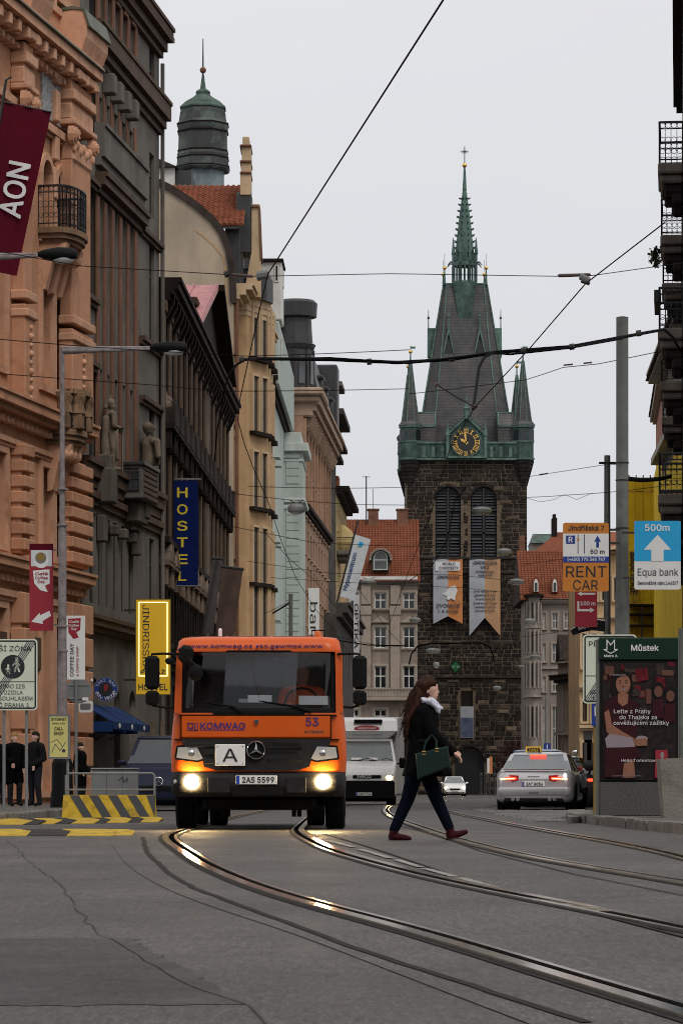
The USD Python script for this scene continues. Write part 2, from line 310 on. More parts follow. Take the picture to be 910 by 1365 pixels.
# ---------------------------------------------------------------- pavements
def pavement(name, line, outer, h, kerb_from, kerb_to, klen, klab):
    "raised pavement whose kerb follows line; kerb stones one by one where they show"
    poly = Polygon(list(line) + list(outer)); inner = poly.buffer(-.02)
    s = T(name, None, None, kind='structure'); m = drape(inner, h)
    s.part('paving', m, 'pavement_stone')
    c = np.array(line, float); d = np.r_[0, np.cumsum(np.linalg.norm(np.diff(c, axis=0), axis=1))]
    u = 0; far = M()
    while u < d[-1] - .2:
        e = min(u + klen * rng.uniform(.85, 1.15), d[-1])
        a = np.array([np.interp(u + .008, d, c[:, 0]), np.interp(u + .008, d, c[:, 1])]); b = np.array([np.interp(e - .008, d, c[:, 0]), np.interp(e - .008, d, c[:, 1])])
        t = (b - a) / np.linalg.norm(b - a); n = np.array([-t[1], t[0]]); n = n if inner.contains(Point((a + b) / 2 + n * .4)) else -n
        j = rng.uniform(-.012, .012); za, zb = float(g(a[1])), float(g(b[1])); dz = rng.uniform(-.008, .008)
        p = []
        for zt in (-.1, 1):
            for q, z in ((a - n * j, za), (b - n * j, zb), (b + n * .26, zb), (a + n * .26, za)): p.append([q[0], q[1], z + (h + .012 + dz if zt == 1 else -.08)])
        k = M(); p = np.array(p); lo, hi = p[:4], p[4:]; ins = lambda r, f: r + (r.mean(0) - r) * f
        k.hull(np.vstack([lo, hi - [0, 0, .025], ins(hi, .06)]))
        if kerb_from <= a[1] <= kerb_to: s.part('kerb_stone', k, 'kerb_stone')
        else: far.raw(*k.arr())
        u = e
    if far.n: s.part('kerb', far, 'kerb_stone', kind='stuff')
    return s
LK = [(-9.5, 46), (-7.2, 46.6), (-5.9, 48.4), (-5.45, 51), (-5.45, 66), (-5.1, 95), (-3.5, 155), (-2.6, 185), (-1.0, 210), (-.1, 235), (1.2, 262), (2.4, 285)]
pavement('left_pavement', LK, [(2.4, 300), (-40, 300), (-40, 46)], .12, 46, 72, 1.0, '')
RK = [(9, 28), (6.2, 31), (4.75, 34.5), (4.05, 38.5), (3.82, 43), (3.75, 48.5), (3.8, 54), (4.05, 57.5), (4.7, 59.6), (6.5, 61), (7.0, 64), (8.2, 85), (10.3, 110), (12.6, 140), (15.8, 200), (19, 262)]
RP = pavement('right_pavement', RK, [(60, 262), (60, 28)], .12, 30, 62, 1.05, '')
# two pale ramp slabs at the kerb's corner, below the taxi
m = M(); a, b, c, d = G(757, 1086), G(780, 1085), G(783, 1097), G(757, 1099)
for k, (s0, s1) in enumerate(((0, .46), (.5, .97))):
    q = [a + (d - a) * s0, b + (c - b) * s0, b + (c - b) * s1, a + (d - a) * s1]; k_ = M()
    k_.hull([[p[0], p[1], 0] for p in q] + [[p[0] * .998, p[1], .10 - .03 * i // 2] for i, p in enumerate(q)]); RP.part('ramp_slab', k_, 'kerb_stone')
# setts between the tracks and the parking bay
st = M(); cnt = 0
zone = Polygon([(3.15, 52), (3.6, 52), (3.7, 58.5), (6.4, 62), (6.9, 66), (8, 86), (9.4, 104), (5.0, 104), (3.3, 80)])
t = T('sett_paving', None, None, kind='structure')
t.part('bed', drape(zone, .006), 'tar'); near = []
y = 52.2
while y < 103:
    w = .16; x = 2.9 + rng.uniform(0, .1)
    while x < 9.4:
        l = rng.uniform(.13, .2)
        if zone.contains(Point(x + l / 2, y + w / 2)):
            h = .03 + rng.uniform(-.008, .01); k = M(); gg = .012; z0 = float(g(y))
            lo = [[x + gg, y + gg, z0], [x + l - gg, y + gg, z0], [x + l - gg, y + w - gg, z0], [x + gg, y + w - gg, z0]]
            hi = [[p[0] + (x + l / 2 - p[0]) * .25, p[1] + (y + w / 2 - p[1]) * .25, z0 + h] for p in lo]
            st.hexa(lo + hi); cnt += 1
        x += l
    y += w
t.part('setts', st, 'sett', kind='stuff')
# ---------------------------------------------------------------- rubber speed cushions on the left, in yellow and black pieces
def cushion(pxl, lab, shape):
    t = T('speed_bump', lab, 'speed bump', group='yellow and black rubber speed bumps')
    for x0, x1, y0, y1, col in pxl:
        skew = shape; q = [G(x0 - skew, y1), G(x1 - skew, y1), G(x1 + skew, y0), G(x0 + skew, y0)]; k = M(); lo = [p - [0, 0, .02] for p in q]
        c = sum(q) / 4; k.hull(lo + [p + [0, 0, .006] for p in q] + [c + (p - c) * [.94, .45, 1] + [0, 0, .05] for p in q]); t.part('segment', k, 'hump_yellow' if col else 'rubber_black')
cushion([(-30, 5, 1094, 1100, 1), (6, 34, 1094, 1100, 1), (35, 52, 1094, 1100, 0), (53, 76, 1093.5, 1099, 1), (77, 95, 1093.5, 1099, 0), (96, 128, 1093, 1098.5, 1), (129, 142, 1093, 1098, 0), (143, 172, 1092.5, 1097.5, 1), (173, 188, 1092, 1097, 0), (189, 214, 1092, 1096.5, 1)],
        'thin yellow and black speed bump close to the striped barrier', 4)
cushion([(-30, 35, 1109.5, 1115, 1), (36, 88, 1109.5, 1115, 0), (89, 150, 1109.5, 1115, 1), (151, 176, 1110, 1114.5, 1)], 'wider yellow speed bump on the asphalt in front of the striped barrier', 0)
m = M()

# ---------------------------------------------------------------- facades
mat('pane_dark', (.012, .013, .015), .06, var=.5, scale=.6, spec=.6)
mat('pane_grey', (.05, .055, .06), .05, var=.6, scale=.5, spec=.7)
mat('curtain', (.30, .29, .27), .8, var=.3, scale=2)
mat('frame_brown', (.07, .042, .03), .5)
mat('frame_white', (.55, .54, .5), .5)
mat('frame_dark', (.03, .028, .026), .5)
class F(T):
    """a building front: local x runs along the front, y into the building, z up.
    (x1, Z1) and (x2, Z2) are photo columns and distances of its two ends; side -1 = left of the street, +1 = right, 0 = faces us"""
    def __init__(s, name, label, x1, Z1, x2, Z2, side=-1, cat='building', group=None):
        a = np.array([(x1 - CX) * Z1 / FPX, Z1]); b = np.array([(x2 - CX) * Z2 / FPX, Z2])
        if side > 0: a, b = b, a
        s.a, s.t = a, (b - a) / np.linalg.norm(b - a); s.L = np.linalg.norm(b - a); s.nin = np.array([-s.t[1], s.t[0]])
        super().__init__(name, label, cat, (a[0], a[1], 0), math.atan2(s.t[1], s.t[0]), group)
    def ray(s, px, out=0.0):
        o = s.a - s.nin * out; k = (px - CX) / FPX              # x = k y
        den = s.t[0] - k * s.t[1]; u = (k * o[1] - o[0]) / den; return u, o[1] + u * s.t[1]
    def U(s, px, out=0.0): return s.ray(px, out)[0]
    def H(s, px, py, out=0.0): return HC + (YH - py) * s.ray(px, out)[1] / FPX
    def px(s, u, z, out=0.0):
        q = s.a - s.nin * out + s.t * u; return CX + FPX * q[0] / q[1], YH - (z - HC) * FPX / q[1]
    def wall(s, z0, z1, holes, mt, u0=0.0, u1=None, y=0.0, th=.45, name='wall', body=None):
        u1 = s.L if u1 is None else u1; q = sbox(u0, z0, u1, z1)
        if holes: q = q.difference(unary_union(holes))
        m = M(); m.ext(q, -(y + th), -y)
        if body:
            d = body
            m.box(u0, y + th, z0, u0 + .3, y + d, z1); m.box(u1 - .3, y + th, z0, u1, y + d, z1); m.box(u0, y + d - .3, z0, u1, y + d + .001, z1)
        return s.part(name, m, mt)
    def window(s, u0, u1, z0, z1, y=.2, nx=1, nz=(), fr='frame_brown', gl='pane_dark', sill=None, fw=.07, shape=None, sdep=.16, surround=None, so=.06, sw=.16, th=.08):
        m = M(); hole = shape or sbox(u0, z0, u1, z1)
        inner = hole.buffer(-fw, join_style=2); bars = [hole.difference(inner)]
        for k in range(1, nx + 1 - 0): 
            if nx > 0 and k <= nx:
                c = u0 + (u1 - u0) * k / (nx + 1); bars.append(sbox(c - fw / 2, z0, c + fw / 2, z1))
        for z in nz: bars.append(sbox(u0, z - fw / 2, u1, z + fw / 2))
        m.ext(unary_union(bars).intersection(hole), -(y + th), -y)
        w = s.part('window', m, fr); p = M(); p.ext(hole, -(y + th * .75), -(y + th * .45)); part('pane', p, gl, w)
        if sill: q = M(); q.box(u0 - .12, -sdep, z0 - .14, u1 + .12, y + .05, z0 - .002); part('sill', q, sill, w)
        if surround: q = M(); q.ext(hole.buffer(sw, join_style=2).difference(hole), -.002, so); part('surround', q, surround, w)
        return w
    def ledge(s, z0, prof, mt, u0=None, u1=None, name='cornice', ends=True, y=0.0):
        "moulding: prof = (height, projection) steps from below"
        u0 = 0 if u0 is None else u0; u1 = s.L if u1 is None else u1; m = M(); z = z0
        pts = [(0.02, z0)]
        for h, o in prof: pts += [(-o, z), (-o, z + h)]; z += h
        pts += [(0.02, z)]
        q = Polygon([(p[0] + y, p[1]) for p in pts]).buffer(0); m.ext(q, u0, u1, ex=(0, 1, 0), ey=(0, 0, 1)); return s.part(name, m, mt)
    def pier(s, u0, u1, z0, z1, out, mt, name='pilaster', c=.03):
        m = M(); m.box(u0, -out, z0, u1, .01, z1, c); return s.part(name, m, mt)
def railing(s, pts, z0, h, mt, parent=None, n_between=10, scroll=True, name='railing'):
    "wrought iron: rails, posts, bars and scrolls along a plan polyline"
    m = M(); pts = [np.array(p, float) for p in pts]
    for zz, r in ((z0 + h, .035), (z0 + h * .84, .015), (z0 + h * .08, .02)): m.tube([[p[0], p[1], zz] for p in pts], r, 5)
    for a, b in zip(pts[:-1], pts[1:]):
        L = np.linalg.norm(b - a); n = max(2, int(L / .14))
        for k in range(n + 1):
            q = a + (b - a) * k / n; m.tube([[q[0], q[1], z0], [q[0], q[1], z0 + h]], .028 if k in (0, n) else .011, 4)
            if scroll and k < n:
                c = a + (b - a) * (k + .5) / n; d = (b - a) / L
                for zc, rr in ((z0 + h * .28, L / n * .45), (z0 + h * .55, L / n * .6), (z0 + h * .92, h * .07)):
                    m.tube([[c[0] + d[0] * rr * math.cos(w), c[1] + d[1] * rr * math.cos(w), zc + rr * math.sin(w)] for w in np.linspace(0, 1.8 * PI, 8)], .011, 4, False)
    return s.part(name, m, mt, parent=parent)
# ================================================================ 1 orange corner building on the left
mat('orange_stucco', (.53, .28, .172), .75, var=.12, scale=1.2, bump=.35, bscale=25, streak=.08, dirt=(.25, .12, .07))
mat('orange_light', (.585, .335, .22), .75, var=.14, scale=2, bump=.3, bscale=25, streak=.08, dirt=(.33, .16, .09))
mat('old_copper', (.10, .115, .075), .55, var=.35, scale=2.5, streak=.35, dirt=(.03, .028, .02))
mat('mosaic_grey', (.36, .36, .37), .6, var=.5, scale=14)
mat('iron', (.014, .013, .013), .5, var=.2)
mat('balcony_stone', (.25, .16, .10), .75, var=.3, scale=2, bump=.3, streak=.45)
A = F('orange_building', 'ornate orange stucco building with pilasters and curved iron balcony at the left edge', -75, 82.2, 106.5, 95, -1)
h = lambda py, px=70: A.H(px, py)
u = A.U; ue = A.L
z1, z2, z3, z4, z5 = A.H(60, 765), A.H(60, 560), A.H(60, 440), A.H(60, 330), A.H(60, 62)   # ledges from below
zt = A.H(60, -60)
ub0, ub1 = u(50), u(96)                                            # the window bay between the two pilasters
ul0, ul1 = u(-40), u(13)
holes = []; W = []
wa, wb, wc, wd = ub0 + .3, ub0 + (ub1 - ub0) * .36, ub0 + (ub1 - ub0) * .47, ub1 - .25
def pair(za, zb, y=.55, round_=False, fr='frame_brown', gl='pane_dark', nz=.7):
    for p, q in ((wa, wb), (wc, wd)):
        s = arch(p, q, za, zb) if round_ else sbox(p, za, q, zb); holes.append(s); W.append((p, q, za, zb, y, s, fr, gl, nz))
    s = sbox(ul0 + 1.0, za, ul1 - .5, zb); holes.append(s); W.append((ul0 + 1., ul1 - .5, za, zb, y, s, fr, gl, nz))
pair(.5, z1 - 1.2); pair(z1 + .55, z2 - 1.35); pair(z2 + 1.0, z3 + 1.9); pair(z4 + .3, z5 - 3.2, round_=True); pair(z5 + 1.4, zt - 1)
A.wall(.1, zt, holes, 'orange_stucco', th=.6, body=9)
for p, q, za, zb, y, s, fr, gl, nz in W:
    A.window(p, q, za, zb, y=.42, nx=1, nz=(za + (zb - za) * nz,), fr=fr, gl=gl, shape=s, fw=.09, surround='orange_light', sw=.2, so=.09)
# pilasters: rusticated blocks below, plain shafts above
def pilaster(p0, p1, out, rust_from, rust_to, n):
    for k in range(n):
        a = rust_from + (rust_to - rust_from) * k / n; b = rust_from + (rust_to - rust_from) * (k + 1) / n
        m = M(); m.box(p0, -out, a + .09, p1, .01, b - .03, .025); A.part('rustic_block', m, 'orange_stucco')
    A.pier(p0 + .06, p1 - .06, rust_from, rust_to, out - .13, 'orange_stucco', 'pilaster_core')
for p0, p1 in ((u(34, .42), u(47, .42)), (u(97, .42), ue - .02), (u(-70, .42), u(-56, .42))):
    pilaster(p0, p1, .42, z1 + .35, z2 - 1.0, 7); pilaster(p0, p1, .42, .15, z1 - .7, 6)
    A.pier(p0, p1, z2 + .1, z3 + .25, .42, 'orange_stucco'); A.pier(p0 + .1, p1 - .1, z3 + .6, z5 - 2.9, .36, 'orange_stucco')
    for k, (za, hh, o) in enumerate(((z3 - .1, .22, .5), (z3 + .38, .25, .48), (z5 - 1.75, .45, .4), (z5 - 1.2, .3, .5), (z5 - .55, .25, .6))): A.pier(p0 - .05, p1 + .05, za, za + hh, o, 'orange_light', 'moulding')
    A.pier(p0 + .04, p1 - .04, z5 - 1.9, z5 - .6, .38, 'orange_stucco')
    m = M(); cz = z5 - 2.2                                         # scrolled capital
    for q in (p0 + .1, p1 - .1):
        for k in range(3): m.rings([[[q - .16, -.44 - .04 * k + 0, cz + .02 * k]] * 1 + [[q, -.5, cz]] * 0 + [[q + (.3 - .08 * k) * math.cos(w) * .8, -.46 - .07 * k, cz + (.3 - .08 * k) * math.sin(w)] for w in np.linspace(0, 2 * PI, 11)[:-1]] for _ in range(1)] * 1 + [[[q - .16, -.36, cz]] + [[q + (.3 - .08 * k) * math.cos(w) * .8, -.30, cz + (.3 - .08 * k) * math.sin(w)] for w in np.linspace(0, 2 * PI, 11)[:-1]]])
    m.box(p0 - .08, -.52, cz + .28, p1 + .08, .0, cz + .44, .03); m.box(p0 + .1, -.42, cz - .75, p1 - .1, 0, cz - .05, .08)
    for k in range(7): m.ball((p0 + (p1 - p0) * (k + .5) / 7, -.42, cz - .35 + .12 * (k % 2)), .09, 1, (1, 1, 1.6))
    A.part('capital', m, 'orange_light')
    for k in range(9):
        m = M(); m.ball(((p0 + p1) / 2, -.43, z2 + 2.2 - k * .24), .07 + .03 * (k % 2), 1); A.part('ornament', m, 'orange_light')
# ledges
A.ledge(z1 - .35, [(.12, .2), (.12, .34), (.22, .5), (.08, .56)], 'orange_stucco')
A.ledge(z1 - 1.0, [(.12, .12), (.18, .2)], 'orange_light')
A.ledge(z2 - .42, [(.15, .2), (.15, .42), (.25, .58), (.08, .64)], 'orange_stucco'); A.ledge(z2 - 1.15, [(.1, .12), (.14, .18)], 'orange_light')
A.ledge(z5 - .7, [(.15, .2), (.18, .36), (.14, .5), (.28, .70), (.10, .76)], 'orange_light'); A.ledge(z5 - 2.5, [(.1, .1), (.22, .2)], 'orange_light')
for zz_, o_ in ((z1 - .47, .26), (z2 - .54, .26), (z5 - .82, .26)):
    for k in range(26): m = M(); q = u(-60) + (ue - u(-60)) * (k + .3) / 26; m.box(q, -o_, zz_, q + .2, 0, zz_ + .14); A.part('dentil', m, 'orange_light')
A.ledge(z5 + .045, [(.04, .79)], 'old_copper', name='flashing')
m = M(); m.box(ub0 + .3, -.06, z5 - 2.0, ub1 + .2, .02, z5 - .8); A.part('mosaic_panel', m, 'mosaic_grey')
for k in range(14):
    m = M(); q = u(-60) + (ue - u(-60)) * (k + .5) / 14; m.box(q - .12, -.62, z5 - .62, q + .12, -.1, z5 - .3, .03); A.part('bracket', m, 'orange_light')
for k in range(5):
    m = M(); q = wb + (wc - wb) / 2; m.box(q - .2, -.12 - .03 * k, z4 + .4 + 1.1 * k, q + .2, 0, z4 + 1.3 + 1.1 * k, .04); A.part('mullion_block', m, 'orange_light')
# scrolled pediment halves with copper tops, above the main cornice
for c0, c1 in ((u(38, .6), u(62, .6)), (u(106, .6), ue + .15)):
    zz = z5 + .1; m = M(); ring = [[(-.85, zz + 1.0), (-.7, zz + 1.25), (-.4, zz + 1.3), (.0, zz + 1.25), (0, zz), (-.6, zz), (-.8, zz + .5)]]
    m.ext(Polygon(ring[0]), c0, c1, ex=(0, 1, 0), ey=(0, 0, 1)); A.part('pediment_scroll', m, 'orange_light')
    m = M(); m.ext(Polygon([(-.92, zz + .8), (-.76, zz + 1.3), (-.4, zz + 1.4), (.0, zz + 1.35), (0, zz + 1.27), (-.4, zz + 1.31), (-.7, zz + 1.26), (-.86, zz + .78)]), c0 - .03, c1 + .03, ex=(0, 1, 0), ey=(0, 0, 1)); A.part('copper_cover', m, 'old_copper')
# balconies
def balcony(zc, ua, ub, out, stone):
    n = 14; c = (ua + ub) / 2; hw = (ub - ua) / 2
    pl = [(ua, 0)] + [(c - hw * math.cos(w), -out * (.62 + .38 * math.sin(w))) for w in np.linspace(0, PI, n)] + [(ub, 0)]
    m = M()
    for k, (a, b, s) in enumerate(((zc - .16, zc, 1.0), (zc - .3, zc - .16, .93), (zc - .42, zc - .3, .84))):
        q = Polygon([(c + (x - c) * s, y * s) for x, y in pl]); m.ext(q, a, b, ex=(1, 0, 0), ey=(0, 1, 0))
    p = A.part('balcony_slab', m, 'balcony_stone')
    rl = [(c + (x - c) * .95, y * .94) for x, y in pl]
    if stone:
        for q in (rl[1], rl[5], rl[-6], rl[-2]):
            m = M(); m.box(q[0] - .17, q[1] - .17, zc, q[0] + .17, q[1] + .17, zc + 1.0, .03); m.box(q[0] - .2, q[1] - .2, zc + .88, q[0] + .2, q[1] + .2, zc + 1.04, .02); m.lathe([(.24, zc + .45), (.2, zc + .7), (.26, zc + .9)], 8, (q[0], q[1], 0)); A.part('post', m, 'balcony_stone', parent=p)
        m = M()
        for a, b in zip(rl[1:-2], rl[2:-1]):
            d = np.array(b) - np.array(a); n_ = np.array([-d[1], d[0]]) / np.linalg.norm(d) * .15; m.hexa([[*(np.array(a) - n_), zc + 1.0], [*(np.array(b) - n_), zc + 1.0], [*(np.array(b) + n_), zc + 1.0], [*(np.array(a) + n_), zc + 1.0], [*(np.array(a) - n_), zc + 1.13], [*(np.array(b) - n_), zc + 1.13], [*(np.array(b) + n_), zc + 1.13], [*(np.array(a) + n_), zc + 1.13]])
        A.part('coping', m, 'balcony_stone', parent=p); railing(A, rl[1:-1], zc + .02, .95, 'iron', parent=p)
    else:
        railing(A, rl, zc + .02, 1.15, 'iron', parent=p)
    for q in (ua + .4, c, ub - .4):
        m = M(); m.ext(Polygon([(0, zc - .42), (-out * .75, zc - .42), (-out * .7, zc - .6), (-out * .35, zc - .9), (-.15, zc - 1.7), (0, zc - 1.75)]), q - .16, q + .16, ex=(0, 1, 0), ey=(0, 0, 1)); m.ball((q, -out * .55, zc - .68), .2, 1); A.part('console', m, 'orange_light', parent=p)
balcony(A.H(85, 300, .8), u(50), u(122, .95), 1.05, False)
balcony(A.H(85, 566, .8), u(60), u(122, .9), .95, True)
# low shopfront
for k in range(4):
    m = M(); q = u(-70) + (ue - u(-70)) * (k + .2) / 4; m.box(q, -.08, 3.9, q + 1.6, .0, 4.8, .02); A.part('shop_fascia', m, 'frame_brown')

# ================================================================ 2 grey functionalist building with brown window piers and stone figures
mat('grey_render', (.16, .146, .13), .8, var=.16, scale=.9, bump=.4, bscale=20, streak=.25, dirt=(.08, .073, .065))
mat('brown_pier', (.19, .095, .062), .7, var=.2, scale=1.5, bump=.25, streak=.3)
mat('grey_sill', (.10, .064, .046), .7, var=.2, scale=2, streak=.3)
mat('grey_ground', (.11, .095, .08), .8, var=.22, scale=1.0, bump=.4, streak=.35, dirt=(.08, .07, .06))
Bg = F('grey_building', 'tall grey rendered building with brown window piers and two stone figures', 107.2, 95.1, 212, 108.3, -1)
h = lambda py: Bg.H(160, py); u = Bg.U; L = Bg.L
ztop = h(-15)
edges = [u(p) for p in (117.5, 129, 139, 149, 159.5, 169.5, 179.5, 190)]
rows = [(h(700) , h(815)), (h(642), h(510)), (h(430), h(282)), (h(247), h(158)), (h(100), h(10))]
rows = [tuple(sorted(r)) for r in rows]; rows[0] = (h(815), h(700))
holes, W = [], []
for ri, (za, zb) in enumerate(rows):
    for k in range(1, 6):
        a, b = edges[k] + .24, edges[k + 1] - .3; s = sbox(a, za, b, zb); holes.append(s); W.append((a, b, za, zb))
    a, b = edges[0] + .1, edges[1] - .15; holes.append(sbox(a, za, b, zb)); W.append((a, b, za, zb))
    a, b = u(199), u(205.5); holes.append(sbox(a, za, b, zb)); W.append((a, b, za, zb))
doors = [(u(120), u(131), .15, 3.4), (u(152), u(160), .15, 3.2), (u(172), u(181), .15, 3.2), (u(198), u(206), .15, 3.6)]
for d in doors: holes.append(arch(*d[:2], d[2], d[3] + .5, rise=.5))
Bg.wall(.1, ztop, holes, 'grey_render', th=.5, body=12)
for a, b, za, zb in W: Bg.window(a, b, za, zb, y=.1, nx=1, nz=(za + (zb - za) * .68,), fr='frame_dark', gl=rng.choice(['pane_dark', 'pane_dark', 'pane_grey']), fw=.07)
for a, b, za, zb in doors:
    m = M(); m.box(a, .3, za, b, .38, zb + .45); p = Bg.part('door', m, 'frame_dark'); m = M(); m.box(a + .15, .28, za + 1, b - .15, .302, zb - .2); Bg.part('pane', m, 'pane_grey', parent=p)
for k in range(1, 7):                                              # brown piers running through two storeys, and at the top
    for za, zb, o in ((h(650), h(290), .07), (h(250), h(150), .05), (h(112), h(-5), .08)):
        Bg.pier(edges[k] - .27, edges[k] + .2, za, zb, o, 'brown_pier', 'window_pier', .02)
for k in range(1, 6):                                              # grey blinds panels of the top floor
    m = M(); m.box(edges[k] + .75, .06, h(105), edges[k + 1] - .3, .2, h(18), .02); Bg.part('panel', m, 'grey_render')
    m = M(); m.box(edges[k] + .3, -.12, h(16), edges[k + 1] - .3, .02, h(2), .02); Bg.part('window_hood', m, 'brown_pier')
for k in range(1, 5):                                              # hanging box consoles under the cornice
    m = M(); q = edges[k + 1]; m.box(q - .3, -.38, h(150), q + .15, .02, h(124), .04); Bg.part('console', m, 'grey_render')
Bg.ledge(h(120), [(.2, .12), (.25, .26), (.5, .42), (.12, .47)], 'grey_sill', u0=edges[0], ends=True)
Bg.ledge(h(252), [(.25, .2), (.9, .3), (.12, .36)], 'grey_render', u0=edges[1] - .3, u1=edges[6] + .8, name='parapet')
Bg.ledge(h(286), [(.2, .12), (.25, .32), (.14, .4)], 'grey_sill', u0=edges[1] - .3, u1=edges[6] + .8)
for za, zb in ((h(505), h(520)), (h(276), h(288)), (h(430), h(438))):
    Bg.ledge(min(za, zb), [(.12, .1), (.14, .2)], 'grey_sill', u0=0, u1=edges[1] - .3, name='string_course'); Bg.ledge(min(za, zb), [(.12, .1), (.14, .2)], 'grey_sill', u0=edges[6] + .8, name='string_course')
Bg.ledge(h(668), [(.3, .1), (.35, .2), (.16, .3)], 'grey_sill', name='ledge'); Bg.ledge(h(852), [(.16, .15), (.2, .35), (.12, .42)], 'grey_sill', name='ledge')
Bg.ledge(h(690), [(.2, .1), (.2, .2)], 'grey_sill', name='ledge')
Bg.ledge(ztop - .6, [(.2, .15), (.3, .3), (.35, .5), (.12, .56)], 'grey_sill', name='eaves')
m = M(); m.box(-.2, -.5, ztop - .05, L + .2, 12, ztop + .1); m.box(.5, .5, ztop, L - .5, 11, ztop + 2.4, .1); Bg.part('roof', m, 'frame_dark')
# pedestals and the boxy bay with a window on the right
for p0, p1 in ((u(148, .5), u(155, .5)), (u(193, .5), u(199, .5))):
    m = M(); m.box(p0, -.55, h(685), p1, .0, h(640), .05); m.box(p0 + .2, -.45, h(642), p1 - .2, 0, h(622), .05); m.box(p0 + .15, -.3, h(735), p1 - .25, 0, h(700), .05); Bg.part('pedestal', m, 'grey_ground')
b0, b1 = u(190, .7), u(210, .7); za, zb = Bg.H(190, 664, .7), Bg.H(190, 619, .7)
m = M(); m.box(b0, -.7, za, b1, .0, zb, .03); p = Bg.part('bay_box', m, 'grey_render')
m = M(); m.box(b0 - .08, -.78, zb - .02, b1 + .08, 0, zb + .1, .02); Bg.part('bay_cover', m, 'frame_dark', parent=p)
m = M(); m.box(b0 - .03, -.6, za + .25, b0 + .02, -.12, zb - .2); Bg.part('bay_grille', m, 'pane_grey', parent=p)
m = M()
for k in range(4): m.box(b0 - .05, -.6 + .15 * k, za + .25, b0 - .02, -.57 + .15 * k, zb - .2)
for k in range(3): m.box(b0 - .055, -.6, za + .25 + .35 * k, b0 - .02, -.12, za + .29 + .35 * k)
Bg.part('bay_bars', m, 'frame_dark', parent=p)
for k in range(6): m = M(); zz = za + (zb - za) * k / 6; m.box(b0 + .2, -.73, zz + .03, b1 - .1, -.68, zz + (zb - za) / 6 - .03, .02); Bg.part('bay_board', m, 'grey_sill', parent=p)
m = M(); m.box(b0 + .5, -.5, za - .7, b1 - .6, 0, za, .05); Bg.part('bay_corbel', m, 'grey_ground', parent=p)
# rainwater pipe at the far end
m = M(); m.tube([[L - .12, -.14, .2], [L - .12, -.14, ztop - .8]], .07, 8); Bg.part('downpipe', m, 'grey_render')
# old-style wall brackets and the small lion-like consoles below
for px in (146, 158, 170): m = M(); m.box(u(px) - .2, -.3, h(720), u(px) + .2, 0, h(706), .05); Bg.part('corbel', m, 'grey_ground')
def fw(s, a, b, u0, u1, z0, z1, nx=1, nz=(), fr='frame_white', gl='pane_dark', shape=None, sill=None, sur=None, fwid=.07, d=.02, so=.1, sw=.14):
    "a window set on any upright face a-b of a thing (its own frame): raised surround, frame, pane"
    a = np.array([*a, 0.]); t = np.array([*b, 0.]) - a; t /= np.linalg.norm(t); hole = shape or sbox(u0, z0, u1, z1); kw = dict(o=a, ex=t, ey=(0, 0, 1))
    bars = [hole.difference(hole.buffer(-fwid, join_style=2))]
    for k in range(nx): c = u0 + (u1 - u0) * (k + 1) / (nx + 1); bars.append(sbox(c - fwid / 2, z0, c + fwid / 2, z1))
    for z in nz: bars.append(sbox(u0, z - fwid / 2, u1, z + fwid / 2))
    m = M(); m.ext(unary_union(bars).intersection(hole), -.05, d + .03, **kw); w = s.part('window', m, fr)
    m = M(); m.ext(hole, -.05, d, **kw); part('pane', m, gl, w)
    if sur: m = M(); m.ext(hole.buffer(sw, join_style=2).difference(hole), -.05, so, **kw); part('surround', m, sur, w)
    if sill: m = M(); m.ext(sbox(u0 - .2, z0 - .2, u1 + .2, z0 - .02), -.05, .3, **kw); part('sill', m, sill, w)
    return w
# ================================================================ 3 long dark baroque building
mat('dark_stucco', (.052, .036, .026), .8, var=.3, scale=.8, bump=.4, streak=.35, dirt=(.03, .024, .02))
mat('pilaster_brown', (.11, .075, .052), .8, var=.25, scale=1.5, streak=.3)
mat('dark_trim', (.022, .016, .013), .75, var=.35, scale=2, bump=.4, streak=.3)
mat('pale_relief', (.19, .14, .11), .8, var=.3, scale=3, bump=.5, streak=.3, dirt=(.08, .06, .05))
mat('dark_tile', (.045, .034, .03), .75, var=.3, scale=3)
mat('pink_metal', (.42, .15, .15), .5, var=.22, scale=2.5, streak=.3, dirt=(.3, .10, .10))
D = F('dark_baroque_building', 'long sooty brown building with heavy pediments and deep overhanging eaves behind the blue hostel sign', 212.1, 108.35, 299.5, 144.5, -1)
L = D.L; ze = 17.2; n = 14; w_ = L / n
holes, W = [], []
for k in range(n):
    a, b = w_ * (k + .27), w_ * (k + .73)
    for za, zb in ((14.1, 17.0), (9.2, 12.4), (5.6, 7.9), (.6, 4.2)): holes.append(sbox(a, za, b, zb)); W.append((k, a, b, za, zb))
D.wall(.1, ze, holes, 'dark_stucco', th=.5, body=12)
for k, a, b, za, zb in W: D.window(a, b, za, zb, y=.22, nx=1, nz=(za + (zb - za) * .66,), fr='frame_brown', gl='pane_dark', surround='dark_trim' if za > 1 else None, so=.14, sw=.2, sill='dark_trim' if za > 1 else None)
